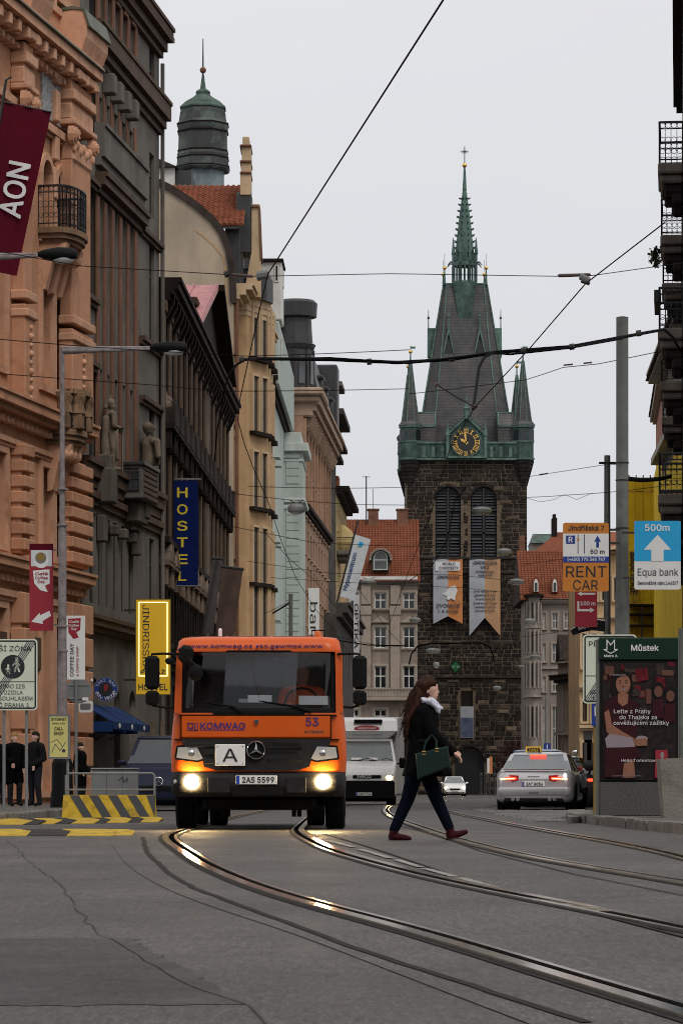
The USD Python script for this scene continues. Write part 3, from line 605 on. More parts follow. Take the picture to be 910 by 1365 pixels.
for k in range(n):
    c = w_ * (k + .5); hw = w_ * .42
    for zb, hh, mt, o in ((12.7, 1.1, 'dark_trim', .5), (8.1, .8, 'pale_relief', .35)):
        m = M(); q = Polygon([(c - hw, zb), (c + hw, zb), (c + hw, zb + .2), (c, zb + hh), (c - hw, zb + .2)]) if k % 2 else Polygon([(c - hw, zb), (c + hw, zb), (c + hw, zb + .2)] + [(c + hw * math.cos(w), zb + .2 + hh * .8 * math.sin(w)) for w in np.linspace(0, PI, 8)] + [(c - hw, zb + .2)])
        m.ext(q, 0, o); m.ext(q.buffer(-.14), o - .01, o + .02); p = D.part('pediment', m, mt)
        for j in (-1, 1): m = M(); m.box(c + j * hw * .8 - .12, -o * .8, zb - .7, c + j * hw * .8 + .12, 0, zb, .05); part('console', m, mt, p)
    m = M(); m.box(c - hw * .8, -.2, 13.25, c + hw * .8, 0, 14.0, .05)
    for j in range(6): m.ball((c - hw * .7 + hw * 1.4 * j / 5, -.22, 13.5 + .2 * (j % 2)), .17, 1)
    D.part('relief_panel', m, 'pale_relief')
    for e in (0, 1):
        q = w_ * (k + e) + (.2 if e == 0 else -.2); m = M(); m.box(q - .17, -.2, 9.0, q + .17, 0, 17.0, .03); m.box(q - .22, -.27, 16.6, q + .22, 0, 17.0, .03); D.part('pilaster', m, 'pilaster_brown')
    for j in range(2):
        q = w_ * (k + .25 + .5 * j); m = M(); m.ext(Polygon([(0, ze - .9), (-.2, ze - .75), (-.48, ze - .2), (-.48, ze), (0, ze)]), q - .11, q + .11, ex=(0, 1, 0), ey=(0, 0, 1)); D.part('bracket', m, 'dark_trim')
D.ledge(ze - .4, [(.2, .2), (.2, .35)], 'dark_trim'); D.ledge(ze, [(.16, .5), (.25, .66), (.14, .75)], 'dark_trim', name='eaves')
D.ledge(8.7, [(.15, .2), (.2, .35)], 'dark_trim', name='ledge'); D.ledge(4.6, [(.2, .2), (.2, .4), (.12, .5)], 'dark_trim', name='ledge')
m = M(); m.ext(Polygon([(-.75, ze + .5), (5.5, ze + 1.0), (11, ze + .5)]), 0, L, ex=(0, 1, 0), ey=(0, 0, 1)); D.part('roof', m, 'dark_tile')
m = M(); m.tube([[L * .62, -.12, .2], [L * .62, -.12, ze - .3]], .09, 6); D.part('downpipe', m, 'grey_render')
# red-roofed cross gable on the roof, chimney
ua, ub, uc = D.U(258), D.L - .1, D.U(283.5); zr, zb = 21.6, 17.9
m = M(); m.ext(Polygon([(ua, zb - 1.5), (ub, zb - 1.5), (ub, zb + 1.0), (uc, zr), (ua, zb + .6)]), -7, -.1); D.part('gable', m, 'dark_trim')
m = M()
m.hexa([[ua - .3, -.25, zb + .35], [uc, -.25, zr + .02], [uc, 7.4, zr + .02], [ua - .3, 7.4, zb + .35], [ua - .3, -.25, zb + .55], [uc, -.25, zr + .25], [uc, 7.4, zr + .25], [ua - .3, 7.4, zb + .55]])
m.tube([[ua - .3, -.3, zb + .55], [ua - .3, 7.4, zb + .55]], .16, 6); D.part('red_roof', m, 'pink_metal')
for k in range(8):
    y0 = -.2 + k * .95; m = M(); m.hexa([[ua - .3, y0, zb + .55], [uc, y0, zr + .25], [uc, y0 + .07, zr + .25], [ua - .3, y0 + .07, zb + .55], [ua - .3, y0, zb + .62], [uc, y0, zr + .32], [uc, y0 + .07, zr + .32], [ua - .3, y0 + .07, zb + .62]]); D.part('roof_seam', m, 'pink_metal')
m = M(); m.hexa([[uc, -.5, zr], [ub + .4, -.5, zb + .7], [ub + .4, 7.4, zb + .7], [uc, 7.4, zr], [uc, -.5, zr + .25], [ub + .4, -.5, zb + .95], [ub + .4, 7.4, zb + .95], [uc, 7.4, zr + .25]]); D.part('roof_side', m, 'dark_trim')
uq = D.U(237, -1); m = M(); m.box(uq - .8, .3, ze, uq + .5, 1.2, 20.2, .03); m.box(uq - .95, .15, 19.95, uq + .65, 1.35, 20.25, .03); D.part('chimney', m, 'dark_stucco')

# ================================================================ 4 beige building with blind gable wall, bay and tiled roof
mat('beige_wall', (.40, .325, .245), .85, var=.12, scale=.35, bump=.35, bscale=15, streak=.22, dirt=(.30, .25, .20))
mat('ochre_wall', (.46, .31, .175), .8, var=.12, scale=.8, bump=.25, streak=.22, dirt=(.30, .19, .11))
mat('ochre_trim', (.52, .38, .24), .8, var=.12, scale=1, streak=.2)
mat('red_tile', (.30, .105, .06), .75, var=.2, scale=2, isl=.25)
mat('black_roof', (.028, .028, .03), .5, var=.3, scale=1.5, streak=.3)
mat('green_roof', (.085, .125, .105), .6, var=.3, scale=1.5, streak=.4, dirt=(.05, .06, .055))
E = F('beige_building', 'tall ochre building with a blind beige gable wall and a rounded bay', 311, 155.3, 347, 174, -1)
L = E.L; h = lambda py, Z=155.3: HC + (YH - py) * Z / FPX; k27 = 155.3 / FPX
gx = lambda px: (311 - px) * k27                                   # metres to the left of the corner, on the gable wall
prof = [(212, 243), (226, 250), (250, 265), (266, 277), (284, 293), (296, 310), (304, 330), (308, 352), (310, 375), (311, 400)]
poly = Polygon([(-gx(180), .1), (0, .1)] + [(-gx(a), h(b)) for a, b in prof[::-1]] + [(-gx(180), h(235))])
Rz = -E.rz                                                          # the gable wall stands square to the view: give it in world axes turned back into the building's frame
ex = (math.cos(Rz), math.sin(Rz), 0)
m = M(); m.ext(poly, -.5, 0, ex=ex, ey=(0, 0, 1)); E.part('gable_wall', m, 'beige_wall')
m = M()                                                             # a projecting band and patches of old plaster
m.ext(LineString([(-gx(a), h(b + 17)) for a, b in ((262, 290), (284, 308), (297, 325), (301, 345), (302, 400), (302, 470))]).buffer(.05), -.01, .02, ex=ex); E.part('plaster_joint', m, 'ochre_wall')
m = M(); m.ext(LineString([(-gx(a), h(b)) for a, b in prof]).buffer(.16), -.5, .12, ex=ex); E.part('verge', m, 'dark_tile')
ztop = h(352)
wins = []
for zc in (h(425), h(520), h(610), h(700), h(790)): wins += [(.5, 1.3, zc - 1.6, zc + 1.1), (L - 1.8, L - .8, zc - 1.6, zc + 1.1)]
E.wall(.1, h(398), [sbox(a, c, b, d) for a, b, c, d in wins], 'ochre_wall', th=.5, body=12)
for a, b, c, d in wins: E.window(a, b, c, d, y=.2, nx=1, nz=(c + 1.8,), fr='frame_white', gl='pane_dark', sill='dark_trim')
m = M(); m.tube([[.12, -.16, .2], [.12, -.16, h(398)]], .1, 8); E.part('downpipe', m, 'brown_pier')
E.ledge(h(398), [(.2, .3), (.25, .6), (.2, .9), (.1, 1.0)], 'ochre_trim')
m = M(); m.box(.3, .2, h(398), L, 8, h(345), .02); E.part('attic', m, 'black_roof')
# rounded bay
bu0, bu1, bo = 2.6, 11.5, 1.55
bo = 1.3
plan = [(bu0, 0), (bu0 + .1, -.42), (bu0 + 2.3, -bo), (bu1 - 2.3, -bo), (bu1 - .1, -.42), (bu1, 0)]
zb = h(404, 160); m = M(); m.ext(Polygon(plan), 3.6, zb, ex=(1, 0, 0), ey=(0, 1, 0)); bay = E.part('bay', m, 'ochre_wall')
for z0, hh, s in ((zb - .9, .25, 1.01), (zb - .65, .3, 1.03), (zb - .35, .35, 1.05), (3.3, .5, 1.02)):
    m = M(); c = (bu0 + bu1) / 2; m.ext(Polygon([(c + (x - c) * s, y * (s * 1.06)) for x, y in plan]), z0, z0 + hh, ex=(1, 0, 0), ey=(0, 1, 0)); E.part('bay_moulding', m, 'ochre_trim', parent=bay)
for zc in (h(440, 160), h(538, 160), h(638, 160), h(738, 160), h(815, 160)):
    for a, b in ((plan[1], plan[2]), (plan[2], plan[3])):
        l_ = math.dist(a, b)
        for c0 in ([l_ * .36, l_ * .77] if l_ < 2.7 else [1.0, 3.2]): fw(E, a, b, c0 - .3, c0 + .3, zc - 1.5, zc + 1.2, nx=0, nz=(zc + .5,), fr='frame_brown', gl='pane_grey', sur='ochre_trim', sill='dark_trim', so=.16, sw=.12)
m = M(); m.lathe([(1.9, zb), (1.9, zb + 1.1), (1.7, zb + 1.5)], 12, (bu0 + 2.2, .3, 0)); E.part('bay_roof', m, 'black_roof')
m = M(); m.box(bu0 + 3.0, -.9, zb, bu0 + 5.0, .5, zb + 1.6, .05); E.part('bay_attic', m, 'ochre_trim')
# tiled roof over the gable: rows of tiles
rx0, rx1 = -gx(205), -gx(318); zr0, zr1 = h(296), h(247, 161)
m = M()
for k in range(22):
    f0, f1 = k / 22, (k + 1) / 22; z0, z1_ = zr0 + (zr1 - zr0) * f0, zr0 + (zr1 - zr0) * f1; y0, y1 = .6 + 5.2 * f0, .6 + 5.2 * f1
    x = rx0
    while x < rx1:
        e = x + .27; j = rng.uniform(-.01, .02); q = lambda X, Y, Z: (X * ex[0] - Y * ex[1], X * ex[1] + Y * ex[0], Z)
        m.raw([q(x, y0 - .03, z0 + .03 + j), q(x + .135, y0 - .08, z0 + .10 + j), q(e, y0 - .03, z0 + .03 + j), q(e, y1, z1_), q(x + .135, y1 - .05, z1_ + .07), q(x, y1, z1_)], [[0, 1, 4], [0, 4, 5], [1, 2, 3], [1, 3, 4]])
        m.raw([q(x, y0 - .03, z0 + .03 + j), q(x + .135, y0 - .08, z0 + .10 + j), q(e, y0 - .03, z0 + .03 + j), q(e, y0, z0 - .05), q(x, y0, z0 - .05)], [[0, 4, 3], [0, 3, 1], [1, 3, 2]])
        x = e
E.part('roof_tiles', m, 'red_tile', kind='stuff')
m = M(); m.hexa([q(rx0, .6, zr0 - .2), q(rx1, .6, zr0 - .2), q(rx1, 6, zr1 - .25), q(rx0, 6, zr1 - .25), q(rx0, .6, zr0 - .1), q(rx1, .6, zr0 - .1), q(rx1, 6, zr1 - .12), q(rx0, 6, zr1 - .12)]); m.box(.2, .5, h(400), L, 9, h(350)); E.part('roof', m, 'black_roof')
# stepped gable pier, copper flank and cream front gable
X = lambda px, Z=158.: (px - 311) * Z / FPX
def wbox(x0, x1, y0, y1, z0, z1, c=.03):
    m = M(); m.box(x0, y0, z0, x1, y1, z1, c); m.rot((0, 0, 1), Rz); return m
for k, (a, b, c, d, mt) in enumerate(((318, 332, 262, 232, 'ochre_trim'), (319, 332, 232, 217, 'ochre_trim'), (320, 332, 217, 196, 'ochre_trim'), (321, 330, 196, 184, 'ochre_trim'), (313, 332, 338, 262, 'black_roof'), (313, 333, 276, 258, 'green_roof'), (309, 322, 395, 336, 'black_roof'))):
    E.part('gable_step' if mt == 'ochre_trim' else 'copper_flank', wbox(X(a), X(b), 2.2 + .02 * k, 4.2, h(c, 158), h(d, 158)), mt)
E.part('roof_flank', wbox(X(299), X(319), 1.2, 4.0, h(400, 158), h(300, 158)), 'black_roof')
for py in (232, 217, 196): E.part('step_cap', wbox(X(317.5), X(333), 2.1, 4.3, h(py + 2, 158), h(py - 1, 158)), 'brown_pier')
m = M(); m.ext(Polygon([(X(322), h(396, 158)), (X(345), h(396, 158)), (X(345), h(330, 158)), (X(343), h(272, 158)), (X(333), h(272, 158)), (X(333), h(335, 158))]), -4, -2.6, ex=ex); E.part('front_gable', m, 'ochre_trim')
m = M(); m.ext(Polygon([(X(331), h(274, 158)), (X(344), h(274, 158)), (X(347), h(345, 158)), (X(345), h(345, 158)), (X(342.5), h(276.5, 158)), (X(331), h(276.5, 158))]), -4.2, -2.5, ex=ex); E.part('gable_flashing', m, 'brown_pier')
# ================================================================ cupola standing behind, with needle
mat('sooty_metal', (.026, .03, .028), .5, var=.35, scale=1.5, streak=.4, dirt=(.10, .14, .12))
mat('blue_board', (.20, .245, .27), .7, var=.25, scale=2, streak=.25)
Zc = 172.; c0 = P(270.5, 245, Zc); kk = Zc / FPX
t = T('cupola_tower', 'black and green copper cupola with ball and needle above the red tiled roof', 'cupola', (c0[0], c0[1], 0))
zz = lambda py: HC + (YH - py) * kk; R = lambda px: px * kk
m = M(); m.lathe([(R(30), zz(300)), (R(30), zz(226))], 8, rot=PI / 8); t.part('drum', m, 'blue_board')
for za, zb_ in ((226, 221), (224, 215), (214, 209), (183, 180), (176, 172), (175, 166)):
    pass
m = M(); m.lathe([(R(36), zz(229)), (R(38), zz(226)), (R(37), zz(221)), (R(36), zz(212)), (R(36.5), zz(208)), (R(35), zz(203)), (R(34.5), zz(180)), (R(35.5), zz(174)), (R(36), zz(168)), (R(34), zz(163)), (R(32.5), zz(153)), (R(31), zz(146))], 8, rot=PI / 8); t.part('dome', m, 'sooty_metal')
for py, r in ((224, 38.4), (212, 37.2), (203, 36.2), (177, 36.4), (167, 37.2)):
    m = M(); m.lathe([(R(r - 1.5), zz(py + 1.3)), (R(r), zz(py + .6)), (R(r), zz(py - .6)), (R(r - 1.5), zz(py - 1.3))], 8, rot=PI / 8); t.part('band', m, 'dark_trim')
m = M(); m.lathe([(R(32.5), zz(146)), (R(32.8), zz(144)), (R(24), zz(136)), (R(14), zz(130)), (R(9.5), zz(126)), (R(10.5), zz(123)), (R(9), zz(121)), (R(4), zz(118))], 8, rot=PI / 8); t.part('cap', m, 'green_roof')
m = M(); m.lathe([(R(33.5), zz(163.5)), (R(32.3), zz(153)), (R(32.6), zz(152))], 8, rot=PI / 8); t.part('green_band', m, 'green_roof')
m = M(); m.lathe([(R(4), zz(119)), (R(1.0), zz(96))], 8); m.tube([[0, 0, zz(96)], [0, 0, zz(51)]], [.05, .025], 6); t.part('needle', m, 'green_roof')
m = M(); m.ball((0, 0, zz(93)), R(4.3), 2); t.part('ball', m, 'brown_pier')
# white attic with dark red roof beside it
t = T('white_attic_house', 'white attic wall with dark red roof behind the grey building', 'house', (P(221, 300, 166)[0], 166, 0)); z6 = lambda py: HC + (YH - py) * 166 / FPX
m = M(); m.box(-2, 0, 0, .45, 5, z6(222)); t.part('wall', m, 'frame_white'); m = M(); m.ext(Polygon([(-2.2, z6(223)), (.6, z6(223)), (-.4, z6(212)), (-2.2, z6(209))]), -5.3, .3); t.part('roof', m, 'dark_tile')
m = M(); m.box(.46, .5, 20, 1.3, 4, z6(224)); t.part('dormer', m, 'black_roof')
# ================================================================ 5 mint-green building with a bay facing up the street
mat('mint_wall', (.42, .475, .44), .8, var=.09, scale=.8, bump=.25, streak=.15, dirt=(.33, .40, .36))
mat('mint_trim', (.50, .55, .52), .8, var=.12, scale=1.5, streak=.2)
Mi = F('mint_building', 'narrow mint green building with a boarded-looking bay between the ochre and brown buildings', 359.5, 176, 381, 200, -1)
L = Mi.L; Zm = 189.; h = lambda py, Z=Zm: HC + (YH - py) * Z / FPX
wins = [(1.2, 2.6, h(b), h(a)) for a, b in ((578, 634), (678, 740), (780, 838))] + [(1.2, 2.6, .4, 3.2)] + [(3.4, 4.4, h(b), h(a)) for a, b in ((470, 530), (590, 640), (690, 742), (790, 838))]
Mi.wall(.1, h(548), [sbox(a, c, b, d) if d < 3.3 else arch(a, b, c, d) for a, b, c, d in wins], 'mint_wall', th=.5, body=12)
for a, b, c, d in wins: Mi.window(a, b, c, d, y=.14, nx=1, nz=(c + (d - c) * .7,), fr='frame_white', gl='pane_grey', shape=None if d < 3.3 else arch(a, b, c, d), sill='mint_trim', sdep=.5, surround='mint_trim', so=.1)
Mi.ledge(h(556), [(.3, .15), (.3, .3), (.2, .45)], 'dark_trim')
m = M(); m.box(.2, -.5, h(548), L, 6, h(470), .03); Mi.part('upper_wall', m, 'mint_wall'); Mi.ledge(h(475), [(.2, .15), (.2, .3)], 'mint_trim', u0=0, u1=8)
fw(Mi, (0, -.5), (L, -.5), 2.6, 3.5, h(510), h(478), nx=0, gl='pane_dark', shape=arch(2.6, 3.5, h(510), h(478)))
m = M(); m.box(1.2, -.6, h(465), 4.2, 3, h(392), .05); Mi.part('dormer', m, 'frame_white'); m = M(); m.box(.2, .7, h(470), 1.2, 4, h(372), .05); m.box(4.25, 1.2, h(470), L, 5, h(392), .05); Mi.part('mansard', m, 'black_roof')
fw(Mi, (1.2, 0), (1.2, -.6), .2, .45, h(418), h(396), nx=0, gl='pane_dark', shape=arch(.2, .45, h(418), h(396)))
fw(Mi, (1.2, -.6), (4.2, -.6), 1.6, 2.4, h(418), h(396), nx=0, gl='pane_dark', shape=arch(1.6, 2.4, h(418), h(396)))
m = M(); m.box(1.0, -.7, h(393), 4.4, 3.1, h(389), .03); Mi.part('dormer_roof', m, 'dark_trim')
# bay with the boarded face looking up the street towards us
ub = Mi.U(378.5); oy = 1.12
m = M(); m.box(ub, -oy, 3.4, ub + 6, .0, h(581)); bay = Mi.part('bay', m, 'mint_wall')
nbd = 36
for k in range(nbd):                                               # rustication courses on the bay's face
    za = 3.5 + (h(596) - 3.5) * k / nbd; zb = 3.5 + (h(596) - 3.5) * (k + 1) / nbd
    if abs(za - h(652)) < .7: continue
    m = M(); m.box(ub - .05, -oy + .2, za + .03, ub + .02, -.12, zb - .02, .01); Mi.part('wall_course', m, 'mint_wall', parent=bay)
for za, hh, o in ((h(583), .5, .35), (h(654), .25, .2), (h(597), .12, .08)): m = M(); m.box(ub - o, -oy - o, za, ub + 6.2, 0, za + hh, .03); Mi.part('bay_cornice', m, 'mint_trim', parent=bay)
m = M(); m.box(ub + .1, -oy + .1, h(578), ub + 5.5, 0, h(556), .03); Mi.part('bay_attic', m, 'mint_trim', parent=bay)
for k in range(8):
    for zc in (h(589), h(660)): m = M(); m.ball((ub - .06, -oy + .25 + .12 * k, zc), .1, 1, (.5, 1, 1.5)); Mi.part('relief', m, 'mint_trim', parent=bay)
# ================================================================ 6 brown corner-turret building with black mansard
mat('brown_stucco', (.36, .225, .155), .8, var=.14, scale=.8, bump=.3, streak=.3, dirt=(.24, .15, .105))
mat('brown_trim', (.40, .285, .21), .8, var=.15, scale=1, streak=.3)
Br = F('brown_mansard_building', 'brown building with black mansard turret and bracketed cornice beyond the mint building', 404, 205, 437.5, 234, -1)
L = Br.L; h = lambda py, Z=207.: HC + (YH - py) * Z / FPX
zc = h(556); n = 9; w_ = L / n; fl = [h(600), h(655), h(705), h(752), h(800), h(850), h(905), h(960)]
holes, W = [], []
for k in range(n):
    for zt_ in fl: a, b = w_ * (k + .32), w_ * (k + .7); holes.append(sbox(a, zt_ - 1.6, b, zt_)); W.append((a, b, zt_ - 1.6, zt_))
Br.wall(.1, zc, holes, 'brown_stucco', th=.5, body=14)
for a, b, c, d in W: Br.window(a, b, c, d, y=.2, nx=1, fr='frame_brown', gl='pane_dark', sill='brown_trim')
for k in range(n + 1): Br.pier(max(0, w_ * k - .25), min(L, w_ * k + .25), h(680), zc - .3, .2, 'brown_stucco'); 
for k in range(n * 2): m = M(); q = w_ * (k + .5) / 2; m.ext(Polygon([(0, zc - .9), (-.4, zc - .8), (-.75, zc - .1), (0, zc - .1)]), q - .14, q + .14, ex=(0, 1, 0), ey=(0, 0, 1)); Br.part('bracket', m, 'brown_trim')
Br.ledge(h(684), [(.2, .2), (.25, .4)], 'dark_trim', name='ledge'); Br.ledge(zc - .1, [(.3, .4), (.4, .8), (.5, 1.05), (.2, 1.2)], 'brown_trim')
# side of the building seen above the mint roof, with rounded corner
m = M(); m.box(-.02, -.6, h(560), 3, 9, h(527), .1); Br.part('flank', m, 'brown_trim'); m = M(); m.box(-.8, -1.3, h(533), 6, 9, h(523), .1); m.box(-.5, -1.0, h(541), 6, 9, h(533), .1); Br.part('flank_cornice', m, 'brown_trim')
cx_, cy_ = 1.0, .5; r0 = 1.05
m = M(); m.lathe([(r0, h(524)), (r0, h(470)), (r0 + .1, h(468)), (r0 + .2, h(463)), (r0, h(461)), (r0 - .1, h(428)), (r0 + .25, h(426)), (r0 + .3, h(408)), (r0 + .1, h(404)), (r0 - .6, h(402))], 20, (cx_, cy_, 0)); Br.part('turret', m, 'black_roof')
for k in range(5):
    an = PI * (1.0 + .25 * k); m = M(); x, y = cx_ + r0 * math.cos(an), cy_ + r0 * math.sin(an); m.tube([[x, y, h(523)], [x, y, h(470)]], .14, 6); Br.part('turret_post', m, 'black_roof')
    an += PI * .125; x, y = cx_ + (r0 + .02) * math.cos(an), cy_ + (r0 + .02) * math.sin(an); m = M(); m.box(-.05, -.2, h(516), .05, .2, h(478)); m.rot((0, 0, 1), an).move((x, y, 0)); Br.part('turret_window', m, 'pane_grey')
m = M(); m.ext(Polygon([(-.8, h(524)), (-.6, h(500)), (.5, h(428)), (3, h(402)), (9, h(402)), (9, h(524))]), 2.2, L, ex=(0, 1, 0), ey=(0, 0, 1)); m.box(.4, 1.6, h(524), 3, 9, h(412)); Br.part('mansard', m, 'black_roof')
for k in range(3): m = M(); q = 9 + k * 6.; m.box(q, -.7, zc + 1.4, q + 1.6, 2, zc + 3.4, .1); m.box(q - .2, -.8, zc + 3.3, q + 1.8, 2, zc + 3.6, .08); p = Br.part('dormer', m, 'black_roof'); m = M(); m.box(q + .3, -.73, zc + 1.8, q + 1.3, -.68, zc + 3.1); Br.part('pane', m, 'pane_grey', parent=p)
m = M(); m.box(L - 3, -.8, zc + 2, L - .2, 4, h(478, 228), .1); Br.part('end_dormer', m, 'black_roof')
# white vertical shop sign on the brown building
# ================================================================ 7 dark grey and yellow houses closing the left side
mat('dark_grey_wall', (.085, .077, .068), .85, var=.25, scale=.6, streak=.4, dirt=(.05, .046, .042))
Dg = F('dark_grey_house', 'narrow dark grey house with flat roof box between the brown and yellow houses', 437.6, 234.5, 447.5, 247, -1)
L = Dg.L; h = lambda py, Z=236.: HC + (YH - py) * Z / FPX
holes = [sbox(a, h(p + 14), a + 1.2, h(p)) for p in (590, 635, 685, 735, 785, 835, 890, 950) for a in (2.2, 6.2, 10.)]
Dg.wall(.1, h(560), holes, 'dark_grey_wall', body=12)
for q in holes: x0, y0, x1, y1 = q.bounds; Dg.window(x0, x1, y0, y1, nx=1, fr='frame_dark')
Dg.ledge(h(560), [(.3, .4), (.4, 1.1)], 'dark_grey_wall'); m = M(); m.box(.1, .1, h(560), L, 9, h(513), .1); Dg.part('roof_box', m, 'black_roof'); m = M(); m.box(.05, -1.0, h(514) - .2, 5, 3, h(511), .05); m.box(.02, -.4, h(535), .12, 3, h(514)); Dg.part('roof_screen', m, 'grey_render')
for zz_, o in ((h(600), .6), (h(585), .9)): Dg.ledge(zz_, [(.3, o)], 'dark_grey_wall', name='ledge')
mat('yellow_wall', (.42, .32, .15), .8, var=.15, scale=.8, streak=.25, dirt=(.25, .18, .08))
Ye = F('yellow_house', 'pale yellow house with stepped brick parapet and a jutting balcony behind the bank flag', 447.8, 247.5, 462, 268, -1)
L = Ye.L; h = lambda py, Z=250.: HC + (YH - py) * Z / FPX
holes = [sbox(a, h(p + 26), a + 1.3, h(p)) for p in (680, 735, 780, 835) for a in (2.0, 6.0, 10., 15.)]
Ye.wall(.1, h(660), holes, 'yellow_wall', body=12)
for q in holes: x0, y0, x1, y1 = q.bounds; Ye.window(x0, x1, y0, y1, nx=1, fr='frame_white', surround='ochre_trim')
m = M(); m.box(.2, -.2, h(660), 2.2, 2, h(638), .05); m.box(2.4, -.4, h(660), 4.0, 2, h(649), .05); Ye.part('stepped_parapet', m, 'red_tile'); Ye.ledge(h(662), [(.25, .5), (.35, 1.0)], 'dark_trim')
m = M(); m.box(1, -1.3, h(742), 6, 0, h(735), .1); m.box(1.4, -.8, h(748), 5.6, 0, h(742), .1); p = Ye.part('balcony', m, 'grey_render'); railing(Ye, [(1, 0), (1, -1.2), (6, -1.2), (6, 0)], h(735), .95, 'iron', parent=p, scroll=False)
m = M(); m.lathe([(1.0, h(735)), (1.2, h(722)), (.8, h(706)), (.2, h(698))], 10, (4, -.3, 0)); Ye.part('bay_cap', m, 'yellow_wall')
# low grey stone annex with cornice beyond (right of the truck's mirror)
An = F('stone_annex', 'low sooty stone storefront with heavy ledge behind the truck mirror', 448, 228, 471, 262, -1)
h = lambda py, Z=232.: HC + (YH - py) * Z / FPX
holes = [sbox(a, .2, a + 1.6, 3.6) for a in (2, 7, 12, 18, 24)] + [sbox(a, h(880), a + 1.2, h(850)) for a in (2, 7, 12, 18, 24)]
An.wall(.1, h(822), holes, 'dark_grey_wall', body=6); An.ledge(h(826), [(.3, .4), (.5, .8), (.2, 1.0)], 'dark_grey_wall')
for q in holes: x0, y0, x1, y1 = q.bounds; An.window(x0, x1, y0, y1, nx=1, fr='frame_white')
# ================================================================ 8 grey-brown corner house facing us, orange tiled roof
mat('taupe_wall', (.235, .19, .16), .85, var=.15, scale=.5, streak=.25, dirt=(.15, .12, .10))
mat('taupe_trim', (.29, .24, .20), .85, var=.15, scale=1)
Gy = F('corner_house', 'taupe house with pilasters and bright orange tiled roof left of the tower', 460, 303, 556, 303, 0)
L = Gy.L; k = 303 / FPX; h = lambda py: HC + (YH - py) * k; X = lambda px: (px - 460) * k
holes = []; W = []
for px0, px1 in ((499, 515), (537, 553), (466, 478)):
    for a, b in ((790, 812), (836, 864), (888, 918), (946, 966), (985, 1045)): holes.append(sbox(X(px0), h(b), X(px1), h(a))); W.append((X(px0), X(px1), h(b), h(a)))
Gy.wall(.05, h(776), holes, 'taupe_wall', body=12)
for a, b, c, d in W: Gy.window(a, b, c, d, y=.15, nx=1, nz=(c + (d - c) * .55,), fr='frame_white', fw=.1, gl='pane_dark', surround='taupe_trim', so=.1, sw=.22, sill='taupe_trim')
for px0, px1 in ((481, 494), (520, 533)): Gy.pier(X(px0), X(px1), h(928), h(820), .25, 'taupe_trim'); Gy.pier(X(px0 - 1), X(px1 + 1), h(820), h(808), .35, 'taupe_trim', 'capital'); Gy.pier(X(px0), X(px1), h(806), h(780), .3, 'taupe_trim', 'pilaster')
for px0 in (507, 545):
    m = M(); m.ext(Polygon([(X(px0 - 12), h(830)), (X(px0 + 12), h(830)), (X(px0), h(821))]), 0, .35); Gy.part('pediment', m, 'taupe_trim')
Gy.ledge(h(776), [(.2, .3), (.3, .6)], 'frame_white', name='gutter'); Gy.ledge(h(815), [(.15, .15), (.15, .3)], 'taupe_trim', name='ledge'); Gy.ledge(h(934), [(.3, .9)], 'taupe_trim', name='balcony_slab', u0=X(484), u1=X(550))
m = M()
for q in range(34): xx = X(485) + (X(549) - X(485)) * q / 33; m.lathe([(.05, h(932)), (.1, h(928)), (.05, h(922)), (.07, h(919))], 6, (xx, -.8, 0))
m.box(X(484), -.9, h(919.5), X(550), -.7, h(917.5)); Gy.part('balustrade', m, 'taupe_trim')
mat('orange_tile', (.225, .074, .04), .75, var=.2, scale=1.5, isl=.22)
m = M(); rws = 34; za, zb = h(775), h(686)
for r in range(rws):
    f0, f1 = r / rws, (r + 1) / rws; z0, z1_ = za + (zb - za) * f0, za + (zb - za) * f1; y0, y1 = -.6 + 6 * f0, -.6 + 6 * f1; x = X(445)
    while x < X(556):
        e = x + .3; j = rng.uniform(0, .03); m.raw([[x + .02, y0, z0 + .06 + j], [e - .02, y0, z0 + .06 + j], [e - .02, y1, z1_ + .01], [x + .02, y1, z1_ + .01], [x + .02, y0, z0 - .03], [e - .02, y0, z0 - .03]], [[0, 1, 2, 3], [4, 5, 1, 0]]); x = e
Gy.part('roof_tiles', m, 'orange_tile', kind='stuff')
m = M(); m.ext(Polygon([(-.65, za - .05), (5.4, zb - .05), (12, za - .05)]), X(445), X(556), ex=(0, 1, 0), ey=(0, 0, 1)); Gy.part('roof', m, 'dark_tile')
for px0, px1, py in ((491, 505, 672), (530, 545, 672)):
    m = M(); m.box(X(px0), 4.8, zb - 1, X(px1), 6.2, h(py), .05); m.box(X(px0) - .1, 4.7, h(py + 2), X(px1) + .1, 6.3, h(py), .05); Gy.part('chimney', m, 'brown_pier')
m = M(); m.tube([[X(488.5), 4.8, zb - .5], [X(488.5), 4.8, h(628)]], .06, 6); m.tube([[X(483), 4.8, h(629)], [X(494), 4.8, h(629)]], .03, 5); m.tube([[X(498), 5, zb + 1], [X(498), 5, h(645)]], .03, 5); Gy.part('aerial', m, 'iron')
